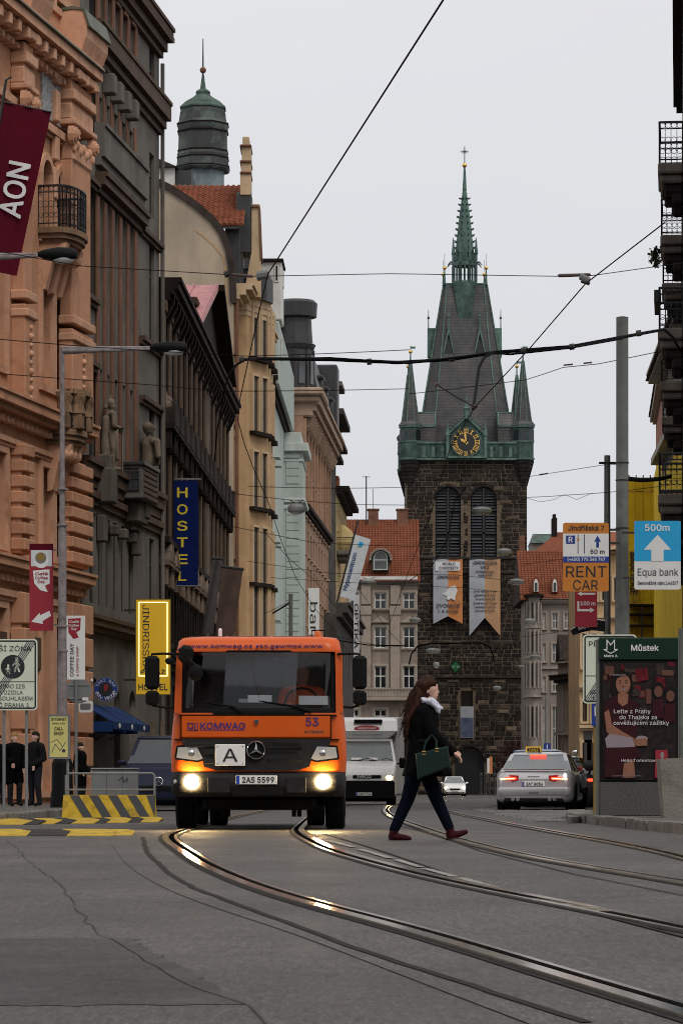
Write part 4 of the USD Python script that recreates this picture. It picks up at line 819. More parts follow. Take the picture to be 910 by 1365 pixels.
# eyebrow dormer with tile hood
dw = arch(X(496), X(518), h(761), h(733)); m = M(); m.ext(dw, -4, .5); Gy.part('dormer', m, 'green_roof'); fw(Gy, (0, -.5), (L, -.5), X(498), X(516), h(760), h(735), nx=0, nz=(h(747),), shape=arch(X(498), X(516), h(760), h(735)), gl='pane_grey', fr='frame_white')
m = M()
for q in range(15): w = PI * q / 14; m.box(-.16, -.25, -.12, .16, 2.5, .12); 
m = M()
for q in range(15):
    w = PI * (.02 + .96 * q / 14); r = (X(520) - X(494)) / 2; c = (X(507) - r * 1.05 * math.cos(w), h(746) + r * 1.0 * math.sin(w)); b = M(); b.box(-.17, -.9, -.1, .17, 2.2, .1, .03); b.rot((0, 1, 0), w - PI / 2 if False else -(PI / 2 - w)).move((c[0], 0, c[1])); m.raw(*b.arr())
Gy.part('dormer_hood', m, 'taupe_trim')
# ================================================================ stone bell tower closing the street
for i, c in enumerate([(.022, .019, .018), (.032, .027, .024), (.048, .039, .033), (.085, .065, .050), (.16, .12, .085)]): mat(f'tower_stone_{"abcde"[i]}', c, .85, var=.35, scale=2.5, bump=.5, bscale=14)
mat('tower_rest', (.042, .035, .030), .85, var=.4, scale=1.2, bump=.5, bscale=14, isl=.45, dirt=(.13, .10, .075))
mat('tower_mortar', (.125, .095, .067), .9, var=.3, scale=3, bump=.5)
mat('verdigris', (.115, .185, .16), .6, var=.3, scale=2, streak=.4, dirt=(.05, .085, .075))
mat('verdigris_dark', (.055, .09, .08), .6, var=.4, scale=1.5, streak=.4, dirt=(.10, .17, .145))
mat('gold', (.75, .46, .12), .3, metal=1.0, var=.1)
mat('gold_paint', (.70, .42, .09), .45, var=.12)
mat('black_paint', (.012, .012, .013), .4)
mat('louvre', (.05, .05, .058), .5, var=.3, scale=3)
_mats['slate'] = usdkit.material(stage, '/World/Looks/slate', {'geo': ('geometry', {}), 'n': ('noise_texture', {'scale': .6, 'detail': 8, 'roughness': .7}), 'sep': ('separate_xyz', {}), 'mz': ('math', {'math_type': 'multiply', 'value2': 3.2}), 'fr': ('math', {'math_type': 'fraction'}),
    'rr': ('rgb_ramp', {'ramp': [(0, (.3, .3, .3)), (.25, (1, 1, 1)), (1, (.92, .92, .92))]}), 'r': ('rgb_ramp', {'ramp': [(.3, (.030, .030, .033)), (.5, (.062, .060, .060)), (.7, (.105, .097, .088))]}), 'm': ('mix', {'mix_type': 'multiply', 'fac': 1.}), 'b': ('bump', {'strength': .6, 'distance': .05}), 'p': ('principled_bsdf', {'roughness': .55})},
    [('geo.position', 'n.vector'), ('geo.position', 'sep.vector'), ('sep.z', 'mz.value1'), ('mz.value', 'fr.value1'), ('fr.value', 'rr.fac'), ('n.fac', 'r.fac'), ('r.color', 'm.color1'), ('rr.color', 'm.color2'), ('m.color', 'p.base_color'), ('fr.value', 'b.height'), ('b.normal', 'p.normal')], surface='p.BSDF')
ZT = 326.; kt = ZT / FPX; XT = lambda px: (px - 622) * kt; HT = lambda py: HC + (YH - py) * kt
t = T('bell_tower', 'tall dark stone bell tower with steep slate roof, corner spires and black clock', 'tower', ((622 - CX) * kt, ZT, 0))
hw = XT(702); DP = 2 * hw
arches = [arch(XT(580), XT(614), HT(743), HT(648)), arch(XT(627), XT(662), HT(743), HT(648))]
door = arch(XT(606), XT(645), .05, HT(995), rise=1.6); slit = sbox(XT(614), HT(985), XT(630), HT(921))
holes = unary_union(arches + [door, slit])
body = sbox(-hw, .02, hw, HT(612)).difference(holes)
m = M(); m.ext(body, -.9, 0); m.box(-hw, .9, 0, -hw + .9, DP, HT(612)); m.box(hw - .9, .9, 0, hw, DP, HT(612)); m.box(-hw, DP - .9, 0, hw, DP + .01, HT(612)); t.part('wall', m, 'tower_mortar')
r_ = random.Random(3); stones = []
z = .05
while z < HT(615):
    low = z < HT(903); ch = r_.uniform(.34, .5) if not low else r_.uniform(.3, .55)
    if HT(903) - .01 < z < HT(903) + .3 and False: pass
    x = -hw - .02
    while x < hw:
        w = r_.choice([r_.uniform(.45, .75), r_.uniform(.6, 1.25), r_.uniform(.8, 1.3)])
        if hw - (x + w) < .35: w = hw + .02 - x
        q = sbox(x + .035, z + .03, x + w - .035, z + ch - .03)
        if q.intersection(holes.buffer(.28)).area < .02 * q.area: stones.append((q, low))
        elif q.difference(holes.buffer(.28)).area > .3 * q.area:
            d = q.difference(holes.buffer(.28)); d = max(getattr(d, 'geoms', [d]), key=lambda g_: g_.area); b = d.bounds
            if sbox(*b).intersection(holes.buffer(.2)).area < .05: stones.append((sbox(*b), low))
        x += w
    z += ch
stones.sort(key=lambda s: -s[0].area)
rest = M()
for i, (q, low) in enumerate(stones):
    x0, z0, x1, z1 = q.bounds; o = r_.uniform(.03, .13); j = lambda: r_.uniform(-.02, .02); e = .05
    lo = [[x0, .01, z0], [x1, .01, z0], [x1, .01, z1], [x0, .01, z1]]; hi = [[x0 + e + j(), -o + j(), z0 + e + j()], [x1 - e + j(), -o + j(), z0 + e + j()], [x1 - e + j(), -o + j(), z1 - e + j()], [x0 + e + j(), -o + j(), z1 - e + j()]]
    k = M(); k.raw(lo + hi, [[4, 5, 6, 7], [0, 1, 5, 4], [1, 2, 6, 5], [2, 3, 7, 6], [3, 0, 4, 7]])
    if i < 300: t.part('stone', k, 'tower_stone_' + (r_.choice('bbccde') if low else r_.choice('aaaabbbccd')))
    else: rest.raw(*k.arr())
t.part('stones', rest, 'tower_rest', kind='stuff')
for a in arches + [door]:                                            # voussoirs
    b = a.bounds; c, w = (b[0] + b[2]) / 2, (b[2] - b[0]) / 2; rs = w if a is not door else 1.6
    for k in range(11):
        w0, w1 = PI * k / 11 + .02, PI * (k + 1) / 11 - .02; p = [(c + (w + d) * math.cos(x), b[3] - rs + (rs + d) * math.sin(x)) for d, x in ((.0, w0), (.3, w0), (.3, w1), (.0, w1))]
        m = M(); m.ext(Polygon(p), -.1, r_.uniform(.08, .16)); t.part('voussoir', m, 'tower_stone_' + r_.choice('abbc'))
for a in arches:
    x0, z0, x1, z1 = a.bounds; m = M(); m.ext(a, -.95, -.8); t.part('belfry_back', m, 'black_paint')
    c = (x0 + x1) / 2; m = M(); m.box(c - .13, .25, z0, c + .13, .5, z1 - .1, .03); m.box(x0, .25, HT(712), x1, .5, HT(710) + .1, .03); m.box(x0, .2, HT(681), x1, .5, HT(679) + .05, .03); t.part('mullion', m, 'black_paint')
    for g0, g1 in ((HT(741), HT(716)), (HT(708), HT(684)), (HT(677), HT(654))):
        for s0, s1 in ((x0 + .1, c - .18), (c + .18, x1 - .1)):
            for k in range(6):
                zz = g0 + (g1 - g0) * (k + .2) / 6; m = M(); m.hexa([[s0, .32, zz], [s1, .32, zz], [s1, .6, zz + .22], [s0, .6, zz + .22], [s0, .32, zz + .05], [s1, .32, zz + .05], [s1, .6, zz + .27], [s0, .6, zz + .27]]); t.part('louvre', m, 'louvre')
m = M(); m.ext(door, -.9, -.6); t.part('door', m, 'black_paint'); m = M(); m.ext(slit, -.9, -.55); t.part('slit_window', m, 'pane_dark')
for py, o in ((903, .28), (764, .18), (744, .22)): m = M(); m.box(-hw - .1, -o, HT(py + 1.5), hw + .1, .02, HT(py - 1.5), .05); t.part('string_course', m, 'tower_stone_b')
# corbelled corners and copper gallery
yc = hw                                                              # centre of the plan
def turret_ring(sx, sy, r, z, n=8): c = (sx * (hw - .38), yc + sy * (hw - .38)); return [[c[0] + r * math.cos(PI / 8 + k * PI / 4), c[1] + r * math.sin(PI / 8 + k * PI / 4), z] for k in range(n)]
for sx in (-1, 1):
    for sy in (-1, 1):
        for k in range(7):
            f0, f1 = k / 7, (k + 1) / 7; m = M(); m.rings([turret_ring(sx, sy, .4 + .75 * f1 - .02, HT(648) + (HT(614) - HT(648)) * f0), turret_ring(sx, sy, .4 + .75 * f1 + .05, HT(648) + (HT(614) - HT(648)) * f1 - .05)]); t.part('corbel_course', m, 'tower_stone_' + 'aab'[k % 3])
        m = M(); m.rings([turret_ring(sx, sy, 1.14, HT(614)), turret_ring(sx, sy, 1.14, HT(568))]); tp = t.part('turret', m, 'verdigris_dark')
        for py, o in ((613, .16), (590, .1), (570, .2)): m = M(); m.rings([turret_ring(sx, sy, (1.14 + o * .5), HT(py)), turret_ring(sx, sy, (1.18 + o * .5), HT(py - 2.5))]); t.part('turret_band', m, 'verdigris', parent=tp)
        for k in range(8):
            a, b = np.array(turret_ring(sx, sy, 1.155, HT(588))), np.array(turret_ring(sx, sy, 1.155, HT(573))); q0, q1 = a[k], a[(k + 1) % 8]; d = (q1 - q0); o = .01 * np.cross(d / np.linalg.norm(d), [0, 0, 1])
            m = M(); m.raw([q0 + d * .15 + o * 3, q1 - d * .15 + o * 3, b[(k + 1) % 8] - d * .15 + o * 3, b[k] + d * .15 + o * 3, q0 + d * .15 - o, q1 - d * .15 - o, b[(k + 1) % 8] - d * .15 - o, b[k] + d * .15 - o], [[0, 1, 2, 3], [7, 6, 5, 4], [0, 4, 5, 1], [1, 5, 6, 2], [2, 6, 7, 3], [3, 7, 4, 0]]); t.part('turret_pane', m, 'pane_dark', parent=tp)
        m = M(); m.rings([turret_ring(sx, sy, 1.26, HT(567)), turret_ring(sx, sy, .90, HT(561)), turret_ring(sx, sy, .52, HT(525)), turret_ring(sx, sy, .10, HT(480))]); sp = t.part('spire', m, 'slate')
        m = M()
        for k in range(8): m.tube([turret_ring(sx, sy, 1.28, HT(567))[k], turret_ring(sx, sy, .92, HT(561))[k], turret_ring(sx, sy, .54, HT(525))[k], turret_ring(sx, sy, .12, HT(480))[k]], .06, 4)
        t.part('hip_ribs', m, 'verdigris', parent=sp)
        c = np.array(turret_ring(sx, sy, 0, 0)[0]); m = M(); m.tube([c + [0, 0, HT(482)], c + [0, 0, HT(460)]], [.1, .03], 5); m.box(c[0], c[1] - .02, HT(464), c[0] + .5, c[1] + .02, HT(461)); t.part('vane', m, 'verdigris', parent=sp)
        m = M(); m.ball(c + [0, 0, HT(468)], .2, 1); t.part('ball', m, 'gold', parent=sp)
# gallery between the turrets
m = M(); m.box(-hw - .1, -.4, HT(614), hw + .1, DP + .4, HT(592), .05); m.box(-hw - .4, -.1, HT(614.2), hw + .4, DP + .1, HT(592.2), .05); t.part('gallery', m, 'verdigris_dark')
for py, o in ((614, .55), (592, .5)): m = M(); m.box(-hw - .2, -o, HT(py), hw + .2, DP + o, HT(py - 2.5), .03); m.box(-hw - o, -.2, HT(py + .1), hw + o, DP + .2, HT(py - 2.4), .03); t.part('gallery_band', m, 'verdigris')
for k in range(8):
    for s in (-1, 1): q = s * (XT(648) + k * .48); m = M(); m.box(q - .16, -.45, HT(610), q + .16, -.35, HT(596), .03); t.part('gallery_panel', m, 'verdigris' if k % 2 else 'verdigris_dark')
# steep roof: flared foot, chamfered corners
def oct_(w, cham, z): a, b = w, w - cham; return [[x, yc + y, z] for x, y in ((-b, -a), (b, -a), (a, -b), (a, b), (b, a), (-b, a), (-a, b), (-a, -b))]
m = M(); m.rings([oct_(XT(680) + .3, .5, HT(590)), oct_(XT(690) - .5, .6, HT(580)), oct_(XT(683), .9, HT(566)), oct_(XT(679.5), 1.3, HT(547)), oct_(XT(664), .85, HT(450)), oct_(XT(651), .35, HT(370))]); rf = t.part('roof', m, 'slate')
m = M()
rr = [oct_(XT(690) - .46, .6, HT(580)), oct_(XT(683) + .04, .9, HT(566)), oct_(XT(679.5) + .04, 1.3, HT(547)), oct_(XT(664) + .04, .85, HT(450)), oct_(XT(651) + .04, .35, HT(370))]
for k in range(8): m.tube([r[k] for r in rr], .085, 4)
t.part('hip_ribs', m, 'verdigris', parent=rf)
m = M(); m.rings([oct_(XT(652), .3, HT(371)), oct_(XT(652), .3, HT(369))]); t.part('ridge', m, 'verdigris', parent=rf)
for sx in (-1, 1):                                                   # small lean-to roofs between main roof and turrets
    for sy in (-1, 1):
        m = M(); x0, x1 = sx * XT(664), sx * XT(690); y0 = yc + sy * (hw - .3); y1 = yc + sy * (hw - 2.4)
        m.hull([[x0, y0, HT(590)], [x1, y0, HT(590)], [x0, y1, HT(590)], [x1, y1, HT(590)], [x0, y0 - sy * .7, HT(549)], [x1, y0 - sy * .7, HT(549)], [x0, y1, HT(549)], [x1, y0 - sy * 1.2, HT(549)], [x1, y0, HT(567)], [x0 * .98, y0, HT(567)]]); t.part('corner_roof', m, 'slate')
        m = M(); m.box(min(x0, x1), y0 - .1, HT(568.5), max(x0, x1), y0 + .1, HT(566)); m.tube([[x0, y0 - sy * .7, HT(548.5)], [x1, y0 - sy * .7, HT(548.5)]], .09, 5); m.tube([[x0, y0, HT(567)], [x0, y0 - sy * .7, HT(548.5)]], .09, 5); t.part('corner_flashing', m, 'verdigris')
# dormers
def dormer(x, y, z, s, ry=0.0, green=False):
    m = M(); m.ext(Polygon([(-.55, 0), (.55, 0), (.45, 1.4), (0, 1.5), (-.45, 1.4)]), -2.2, 0); b = M(); b.ext(Polygon([(-.62, .3), (-.5, .3), (0, 2.5), (.5, .3), (.62, .3), (0.02, 3.2), (-.02, 3.2)]), -1.5, .1); c = M(); c.tube([[0, 0, 3.0], [0, 0, 5.0]], [.07, .03], 5); c.ball((0, 0, 4.2), .14, 1); c.box(-.22, -.03, 4.45, .22, .03, 4.52)
    for q in (m, b, c): q.v = [v * s for v in q.v]; q.rot((0, 0, 1), ry).move((x, y, z))
    p = t.part('dormer', m, 'verdigris' if green else 'black_paint'); t.part('dormer_gable', b, 'verdigris', parent=p); t.part('finial', c, 'verdigris', parent=p)
for x in (599, 641): dormer(XT(x), yc - XT(668) + .1, HT(471), 1.0)
for s in (-1, 1): dormer(s * XT(671), yc, HT(470), 1.05, s * PI / 2, True)
# clock dormer
m = M(); q = Polygon([(XT(594), HT(612)), (XT(648), HT(612)), (XT(648), HT(580)), (XT(621), HT(555)), (XT(594), HT(580))]); m.ext(q, -3.5, .95); cd = t.part('clock_dormer', m, 'verdigris_dark')
m = M(); m.ext(q.difference(q.buffer(-.2, join_style=2)), .9, 1.1); t.part('gable_edge', m, 'verdigris', parent=cd)
for s in (-1, 1):
    for k in range(7): f = k / 7; m = M(); m.ball((XT(621) + s * (XT(646) - XT(621)) * (1 - f), -1.0, HT(578) + (HT(555) - HT(578)) * f + .2), .13, 1); t.part('crocket', m, 'verdigris', parent=cd)
    xx = XT(621) + s * (XT(646) - XT(621)); m = M(); m.lathe([(.16, HT(612)), (.16, HT(583)), (.26, HT(582)), (.2, HT(578)), (.03, HT(566))], 6, (xx, -1.0, 0)); m.tube([[xx, -1.0, HT(568)], [xx, -1.0, HT(560)]], .03, 4); t.part('pinnacle', m, 'verdigris', parent=cd)
m = M(); m.lathe([(.28, HT(560)), (.3, HT(548)), (.42, HT(546)), (.18, HT(543)), (.05, HT(536)), (.12, HT(535)), (.03, HT(528))], 6, (XT(621), -.95, 0)); t.part('finial', m, 'verdigris', parent=cd)
cxk, czk, rk = XT(620.3), HT(591), 19.2 * kt
m = M(); m.ext(Point(0, 0).buffer(rk, 24), .95, 1.08, o=(cxk, 0, czk)); t.part('clock_face', m, 'black_paint', parent=cd)
m = M(); m.ext(Point(0, 0).buffer(rk * 1.04, 24).difference(Point(0, 0).buffer(rk * .99, 24)), 1.0, 1.12, o=(cxk, 0, czk)); t.part('clock_rim', m, 'verdigris', parent=cd)
NUM = ['XII', 'I', 'II', 'III', 'IIII', 'V', 'VI', 'VII', 'VIII', 'IX', 'X', 'XI']
for k, s in enumerate(NUM):
    m = text(s, rk * .30, rk * (.12 + .075 * len(s)), .03, True); m.move((0, 0, rk * .78)).rot((0, 1, 0), k * PI / 6).move((cxk, -1.1, czk)); t.part('numeral', m, 'gold_paint', parent=cd)
for an, ln, w in ((-2 * PI / 60 * 1.2, .72, .07), (-PI / 6 * 2.02, .46, .10)):
    m = M(); m.ext(Polygon([(-w * rk * .5, -rk * .16), (w * rk * .5, -rk * .16), (w * rk, rk * ln * .72), (0, rk * ln), (-w * rk, rk * ln * .72)]), 1.14, 1.18); m.rot((0, 1, 0), an).move((cxk, 0, czk)); t.part('clock_hand', m, 'gold_paint', parent=cd)
# chute under the lantern, lantern, spire
def hexr(r, z, n=8): return [[r * math.cos(PI / 8 + k * PI / 4) , yc + r * math.sin(PI / 8 + k * PI / 4), z] for k in range(n)]
m = M(); yf = yc - XT(652); m.hexa([[XT(613), yf - .55, HT(425)], [XT(629), yf - .55, HT(425)], [XT(631), yc, HT(430)], [XT(611), yc, HT(430)], [XT(605), yf - .3, HT(368)], [XT(637), yf - .3, HT(368)], [XT(638), yc, HT(368)], [XT(604), yc, HT(368)]]); t.part('lantern_foot', m, 'verdigris_dark')
R1 = XT(638) / math.cos(PI / 8); m = M(); m.rings([hexr(R1, HT(370)), hexr(R1, HT(363))]); ln = t.part('lantern', m, 'verdigris'); m = M(); m.rings([hexr(R1, HT(342)), hexr(R1 * 1.04, HT(337))]); t.part('lantern_head', m, 'verdigris', parent=ln)
for k in range(8):
    a = np.array(hexr(R1 * .94, 0)); m = M(); m.tube([a[k] + [0, 0, HT(364)], a[k] + [0, 0, HT(341)]], .16, 6); t.part('lantern_post', m, 'verdigris_dark', parent=ln)
    b = (a[k] + a[(k + 1) % 8]) / 2; m = M(); m.tube([b + [0, 0, HT(364)], b + [0, 0, HT(341)]], .07, 5); t.part('lantern_post', m, 'verdigris', parent=ln)
    d = (a[(k + 1) % 8] - a[k]); d /= np.linalg.norm(d); m = M(); m.ext(Polygon([(-.5, HT(338)), (.5, HT(338)), (0, HT(320))]), -.08, .06, o=b * [1, 1, 0], ex=d); t.part('lantern_gable', m, 'verdigris_dark', parent=ln)
    m = M(); m.lathe([(.12, HT(340)), (.14, HT(326)), (.2, HT(325)), (.02, HT(303))], 5, (a[k][0] * 1.03, yc + (a[k][1] - yc) * 1.03, 0)); t.part('pinnacle', m, 'verdigris', parent=ln)
    m = M(); o = (a[k] - [0, yc, 0]) * [1, 1, 0]; m.tube([a[k] + [0, 0, HT(338)], a[k] + o * .3 + [0, 0, HT(337)], a[k] + o * .55 + [0, 0, HT(342)]], [.1, .09, .04], 5); t.part('gargoyle', m, 'verdigris_dark', parent=ln)
rs = [(XT(637.0), 336), (XT(633.5), 305), (XT(629.6), 272), (XT(625.3), 242)]
m = M(); m.rings([hexr(r, HT(p)) for r, p in rs]); sp = t.part('main_spire', m, 'verdigris')
for j in range(11):
    f = j / 11; py = 334 - 92 * f; r = np.interp(py, [242, 272, 305, 336], [XT(625.3), XT(629.6), XT(633.5), XT(637)])
    for k in range(8): a = np.array(hexr(r, HT(py)))[k]; o = (a - [0, yc, a[2]]); o /= np.linalg.norm(o); m = M(); m.tube([a, a + o * .28 + [0, 0, .1]], [.09, .05], 4); t.part('crocket', m, 'verdigris_dark', parent=sp)
m = M(); m.lathe([(XT(625.6), HT(243)), (XT(624.6), HT(240)), (.22, HT(238)), (.09, HT(206))], 8, (0, yc, 0)); t.part('spire_pole', m, 'verdigris', parent=sp)
m = M(); m.ball((0, yc, HT(204.5)), .24, 2); t.part('ball', m, 'gold', parent=sp)
m = M(); m.tube([[0, yc, HT(203)], [0, yc, HT(179)]], .05, 5); m.tube([[-.42, yc, HT(186)], [.42, yc, HT(186)]], .05, 5); m.tube([[-.25, yc, HT(183.5)], [.25, yc, HT(188.5)]], .03, 4); m.tube([[-.25, yc, HT(188.5)], [.25, yc, HT(183.5)]], .03, 4); t.part('cross', m, 'iron', parent=sp)
for s in (-1, 1):
    for yy in (yc - XT(650), yc + XT(650)):
        xx = s * XT(650); m = M(); m.lathe([(.14, HT(371)), (.06, HT(350))], 6, (xx, yy, 0)); m.tube([[xx, yy, HT(350)], [xx, yy, HT(329)]], .03, 4); p = t.part('ridge_finial', m, 'verdigris', parent=rf)
        m = M(); m.ball((xx, yy, HT(348.5)), .2, 1); t.part('ridge_ball', m, 'gold', parent=rf)
# swallow-tailed banners hung on the tower
mat('cloth_grey', (.34, .355, .385), .8, var=.12, scale=1); mat('cloth_orange', (.50, .20, .075), .8, var=.12, scale=1); mat('cloth_tan', (.42, .25, .14), .8, var=.12, scale=1); mat('cloth_white', (.58, .58, .58), .8, var=.08); mat('ink_dark', (.05, .05, .07), .7); mat('ink_blue', (.02, .05, .16), .7)
def banner(x0, x1, y0, y1, notch, lab, mats, lines):
    b = T('tower_banner', lab, 'banner', (((x0 + x1) / 2 - CX) * kt, ZT - .75, 0), group='swallow-tailed banners on the bell tower')
    w = (x1 - x0) * kt / 2; zt_, zb_, zn = HT(y0), HT(y1), HT(notch)
    for s, mt in ((-1, mats[0]), (1, mats[1])):
        m = M(); n = 10
        for k in range(n):
            xa, xb = s * w * k / n, s * w * (k + 1) / n; za, zb2 = zn + (zb_ - zn) * k / n, zn + (zb_ - zn) * (k + 1) / n; y = lambda x_: .05 * math.sin(x_ * 3)
            m.raw([[xa, y(xa), za], [xb, y(xb), zb2], [xb, y(xb), zt_], [xa, y(xa), zt_], [xa, y(xa) + .02, za], [xb, y(xb) + .02, zb2], [xb, y(xb) + .02, zt_], [xa, y(xa) + .02, zt_]], [[0, 1, 2, 3], [7, 6, 5, 4], [0, 4, 5, 1], [2, 6, 7, 3]])
        b.part('cloth', m, mt)
    m = M(); m.tube([[-w - .2, 0, zt_ + .03], [w + .2, 0, zt_ + .03]], .06, 6); b.part('rod', m, 'iron')
    for s, py, hh, ww, mt, c in lines: m = text(s, hh * kt, ww * kt, .01, True); m.move((c * kt, -.09, HT(py))); b.part('lettering', m, mt)
    return b
b = banner(577, 616, 746, 832, 822, 'half grey, half orange banner with a bell under the left belfry window', ('cloth_grey', 'cloth_orange'), [('WORLD', 752.5, 3.6, 17, 'ink_dark', 1), ('CURIOSITY', 758, 3.6, 26, 'ink_dark', 1), ('ZVONICE', 808, 4.6, 31, 'ink_dark', 0), ('7. 8. ETAGE', 815.5, 3.6, 27, 'ink_dark', 0), ('JINDRISSKA', 770, 4, 30, 'ink_dark', 0)])
m = M(); m.box(XT(604), -.075, HT(761.5), XT(637), -.06, HT(749.5)); b.part('label_panel', m.move((-XT(621), 0, 0)), 'cloth_white')
m = M(); m.ext(Polygon([(-.75, 0), (.75, .0), (.55, .3), (.42, 1.0), (.0, 1.35), (-.42, 1.0), (-.55, .3)]), .06, .09); m.ball((0, -.09, -.12), .2, 1, (1, .3, 1)); m.rot((0, 1, 0), .5).move((.1, 0, HT(797))); b.part('bell_picture', m, 'cloth_white')
banner(625, 666, 746, 848, 824, 'half pale grey, half tan banner with lines of text under the right belfry window', ('cloth_grey', 'cloth_tan'), [('JINDRISSKA', 751, 4, 33, 'ink_dark', 0), ('VEZ', 757, 4, 12, 'ink_dark', 0), ('ZVONKOHRA', 763, 2.6, 24, 'ink_dark', 0), ('zabava', 767.5, 2.6, 18, 'ink_dark', 0)] + [(s, 789 + 5.2 * k, 2.2, 30 - 2 * (k % 3), 'ink_dark', 0) for k, s in enumerate(('vystava', 'galerie', 'vyhled', 'kavarna', 'restaurace', 'muzeum'))])
# blue cloths under the slit window
b = T('hanging_cloth', 'faded blue cloth hanging below the slit window of the tower', 'cloth', ((622 - CX) * kt, ZT - .25, 0)); m = M(); m.box(XT(613), 0, HT(984), XT(631), .06, HT(942)); b.part('cloth', m, 'cloth_grey'); 
mat('blue_cloth', (.10, .12, .19), .8, var=.3, scale=1.5); m = M(); m.box(XT(613.5), -.03, HT(983), XT(630.5), -.005, HT(957)); b.part('lower_cloth', m, 'blue_cloth')
# ================================================================ right side of the street
mat('yellow_net', (.70, .48, .03), .75, var=.14, scale=.9, streak=.15, dirt=(.7, .48, .025), bump=.4, bscale=8)
mat('black_facade', (.03, .026, .024), .8, var=.3, scale=1, streak=.3)
mat('slab_stone', (.19, .165, .14), .8, var=.25, scale=2, streak=.4)
Ra = F('balcony_building', 'dark building at the right edge with three columns of wrought-iron balconies', 911.5, 74, 909, 109, 1)
L = Ra.L; fl = (8.2, 12.5, 16.8)
holes = [sbox(a - .6, z + .05, a + .6, z + 2.9) for z in fl for a in (Ra.L - 11, Ra.L - 22, Ra.L - 31, 1.5)] + [sbox(a - 1, .3, a + 1, 4.5) for a in (4, 12, 20, 28)]
Ra.wall(.1, 24, holes, 'black_facade', body=10)
for q in holes: x0, y0, x1, y1 = q.bounds; Ra.window(x0, x1, y0, y1, nx=1, nz=(y0 + 2,), fr='frame_dark')
Ra.ledge(23.4, [(.2, .2), (.3, .3)], 'black_facade', name='eaves')
m = M(); m.ext(Polygon([(0, 24), (4, 26.5), (10, 24)]), 0, L, ex=(0, 1, 0), ey=(0, 0, 1)); Ra.part('roof', m, 'black_roof')
for ci, uc in enumerate((L - 11, L - 22, L - 31)):
    for fi, z in enumerate(fl):
        m = M(); m.box(uc - 1.4, -.66, z - .28, uc + 1.4, 0, z, .04); m.box(uc - 1.25, -.6, z - .5, uc + 1.25, 0, z - .28, .05); p = Ra.part('balcony_slab', m, 'slab_stone')
        m = M(); m.box(uc - 1.1, -.5, z - .75, uc - .8, 0, z - .5, .05); m.box(uc - 1.1, -.3, z - 1.0, uc - .8, 0, z - .74, .05); m.move((0, 0, 0)); Ra.part('console', m, 'black_facade', parent=p)
        m = M(); m.box(uc + .8, -.5, z - .75, uc + 1.1, 0, z - .5, .05); m.box(uc + .8, -.3, z - 1.0, uc + 1.1, 0, z - .74, .05); Ra.part('console', m, 'black_facade', parent=p)
        a, b = (uc - 1.32, uc + 1.32); railing(Ra, [(a, -.02), (a, -.62), (b, -.62), (b, -.02)], z, 1.05, 'iron', parent=p)
        if fi == 1 and ci == 0: m = M(); m.box(a + .1, -.76, z + .72, b - .1, -.64, z + 1.02); Ra.part('flower_box', m, 'iron', parent=p)
# plants spilling from two boxes
mat('ivy', (.035, .05, .02), .7, var=.5, scale=8)
for uc, z, lab in ((L - 31, 16.8, 'straggly plants spilling over the far top balcony at the right edge'),):
    t = T('balcony_plant', lab, 'plant', (*(Ra.a + Ra.t * uc - Ra.nin * .72), z + 1.0), Ra.rz); m = M(); k = M()
    for _ in range(12):
        x = rng.uniform(-1.3, 1.3); l = rng.uniform(.1, .4); pts = [[x, 0, 0], [x + rng.uniform(-.2, .2), -.15, .15], [x + rng.uniform(-.4, .4), -.15 - l * .3, .1 - l * .6]]; m.tube(pts, .012, 3)
        for _ in range(14): f = rng.random(); c = np.array(pts[0]) * (1 - f) + np.array(pts[2]) * f + [rng.uniform(-.12, .12), rng.uniform(-.1, .05), rng.uniform(-.05, .2)]; d = nr.normal(0, .05, (2, 3)); k.raw([c, c + d[0], c + d[0] + d[1], c + d[1]], [[0, 1, 2, 3]])
    t.part('stems', m, 'frame_brown'); t.part('leaves', k, 'ivy', kind='stuff')
mat('cream_board', (.42, .39, .34), .7, var=.15, scale=1.5, streak=.25)
Rb = F('cream_striped_house', 'house with cream ribbed wall and broad sloping eaves beyond the black balconies', 924, 108, 884, 127, 1)
L = Rb.L; h = lambda py: HC + (YH - py) * 127 / FPX
Rb.wall(h(640), h(505), [], 'cream_board', body=9); Rb.wall(.1, h(640), [], 'yellow_net', y=-.1, body=9, name='netted_wall')
for k in range(int(L / .5)): Rb.pier(k * .5 + .1, k * .5 + .3, h(639), h(505), .07, 'cream_board', 'wall_rib', .01)
Rb.ledge(h(620), [(.25, .5)], 'cream_board', name='ledge'); Rb.ledge(h(515), [(.1, .2), (.3, .6), (.1, .68)], 'cream_board', name='eaves')
m = M(); m.ext(Polygon([(-.72, h(508)), (3, h(490)), (8, h(508))]), 0, L, ex=(0, 1, 0), ey=(0, 0, 1)); Rb.part('roof', m, 'dark_tile')
mat('salmon_wall', (.37, .17, .13), .8, var=.15, scale=1, streak=.25)
Rc = F('salmon_house', 'narrow salmon pink house with pale eaves beside the yellow netting', 890, 128, 874, 151, 1)
L = Rc.L; h = lambda py: HC + (YH - py) * 151 / FPX
Rc.wall(h(637), h(555), [], 'salmon_wall', body=9); Rc.wall(.1, h(637), [], 'yellow_net', y=-.1, body=9, name='netted_wall'); Rc.ledge(h(566), [(.1, .15), (.3, .28), (.1, .34)], 'cream_board', name='eaves'); m = M(); m.ext(Polygon([(-.36, h(556)), (3, h(530)), (8, h(556))]), 0, L, ex=(0, 1, 0), ey=(0, 0, 1)); Rc.part('roof', m, 'dark_tile')
mat('sign_white', (.62, .62, .61), .4, var=.04, scale=3); mat('sign_black', (.012, .012, .014), .45, var=.1)
Rd = F('netted_building', 'building wrapped in bright yellow scaffold netting on the right', 835.5, 152, 930, 152, 0)
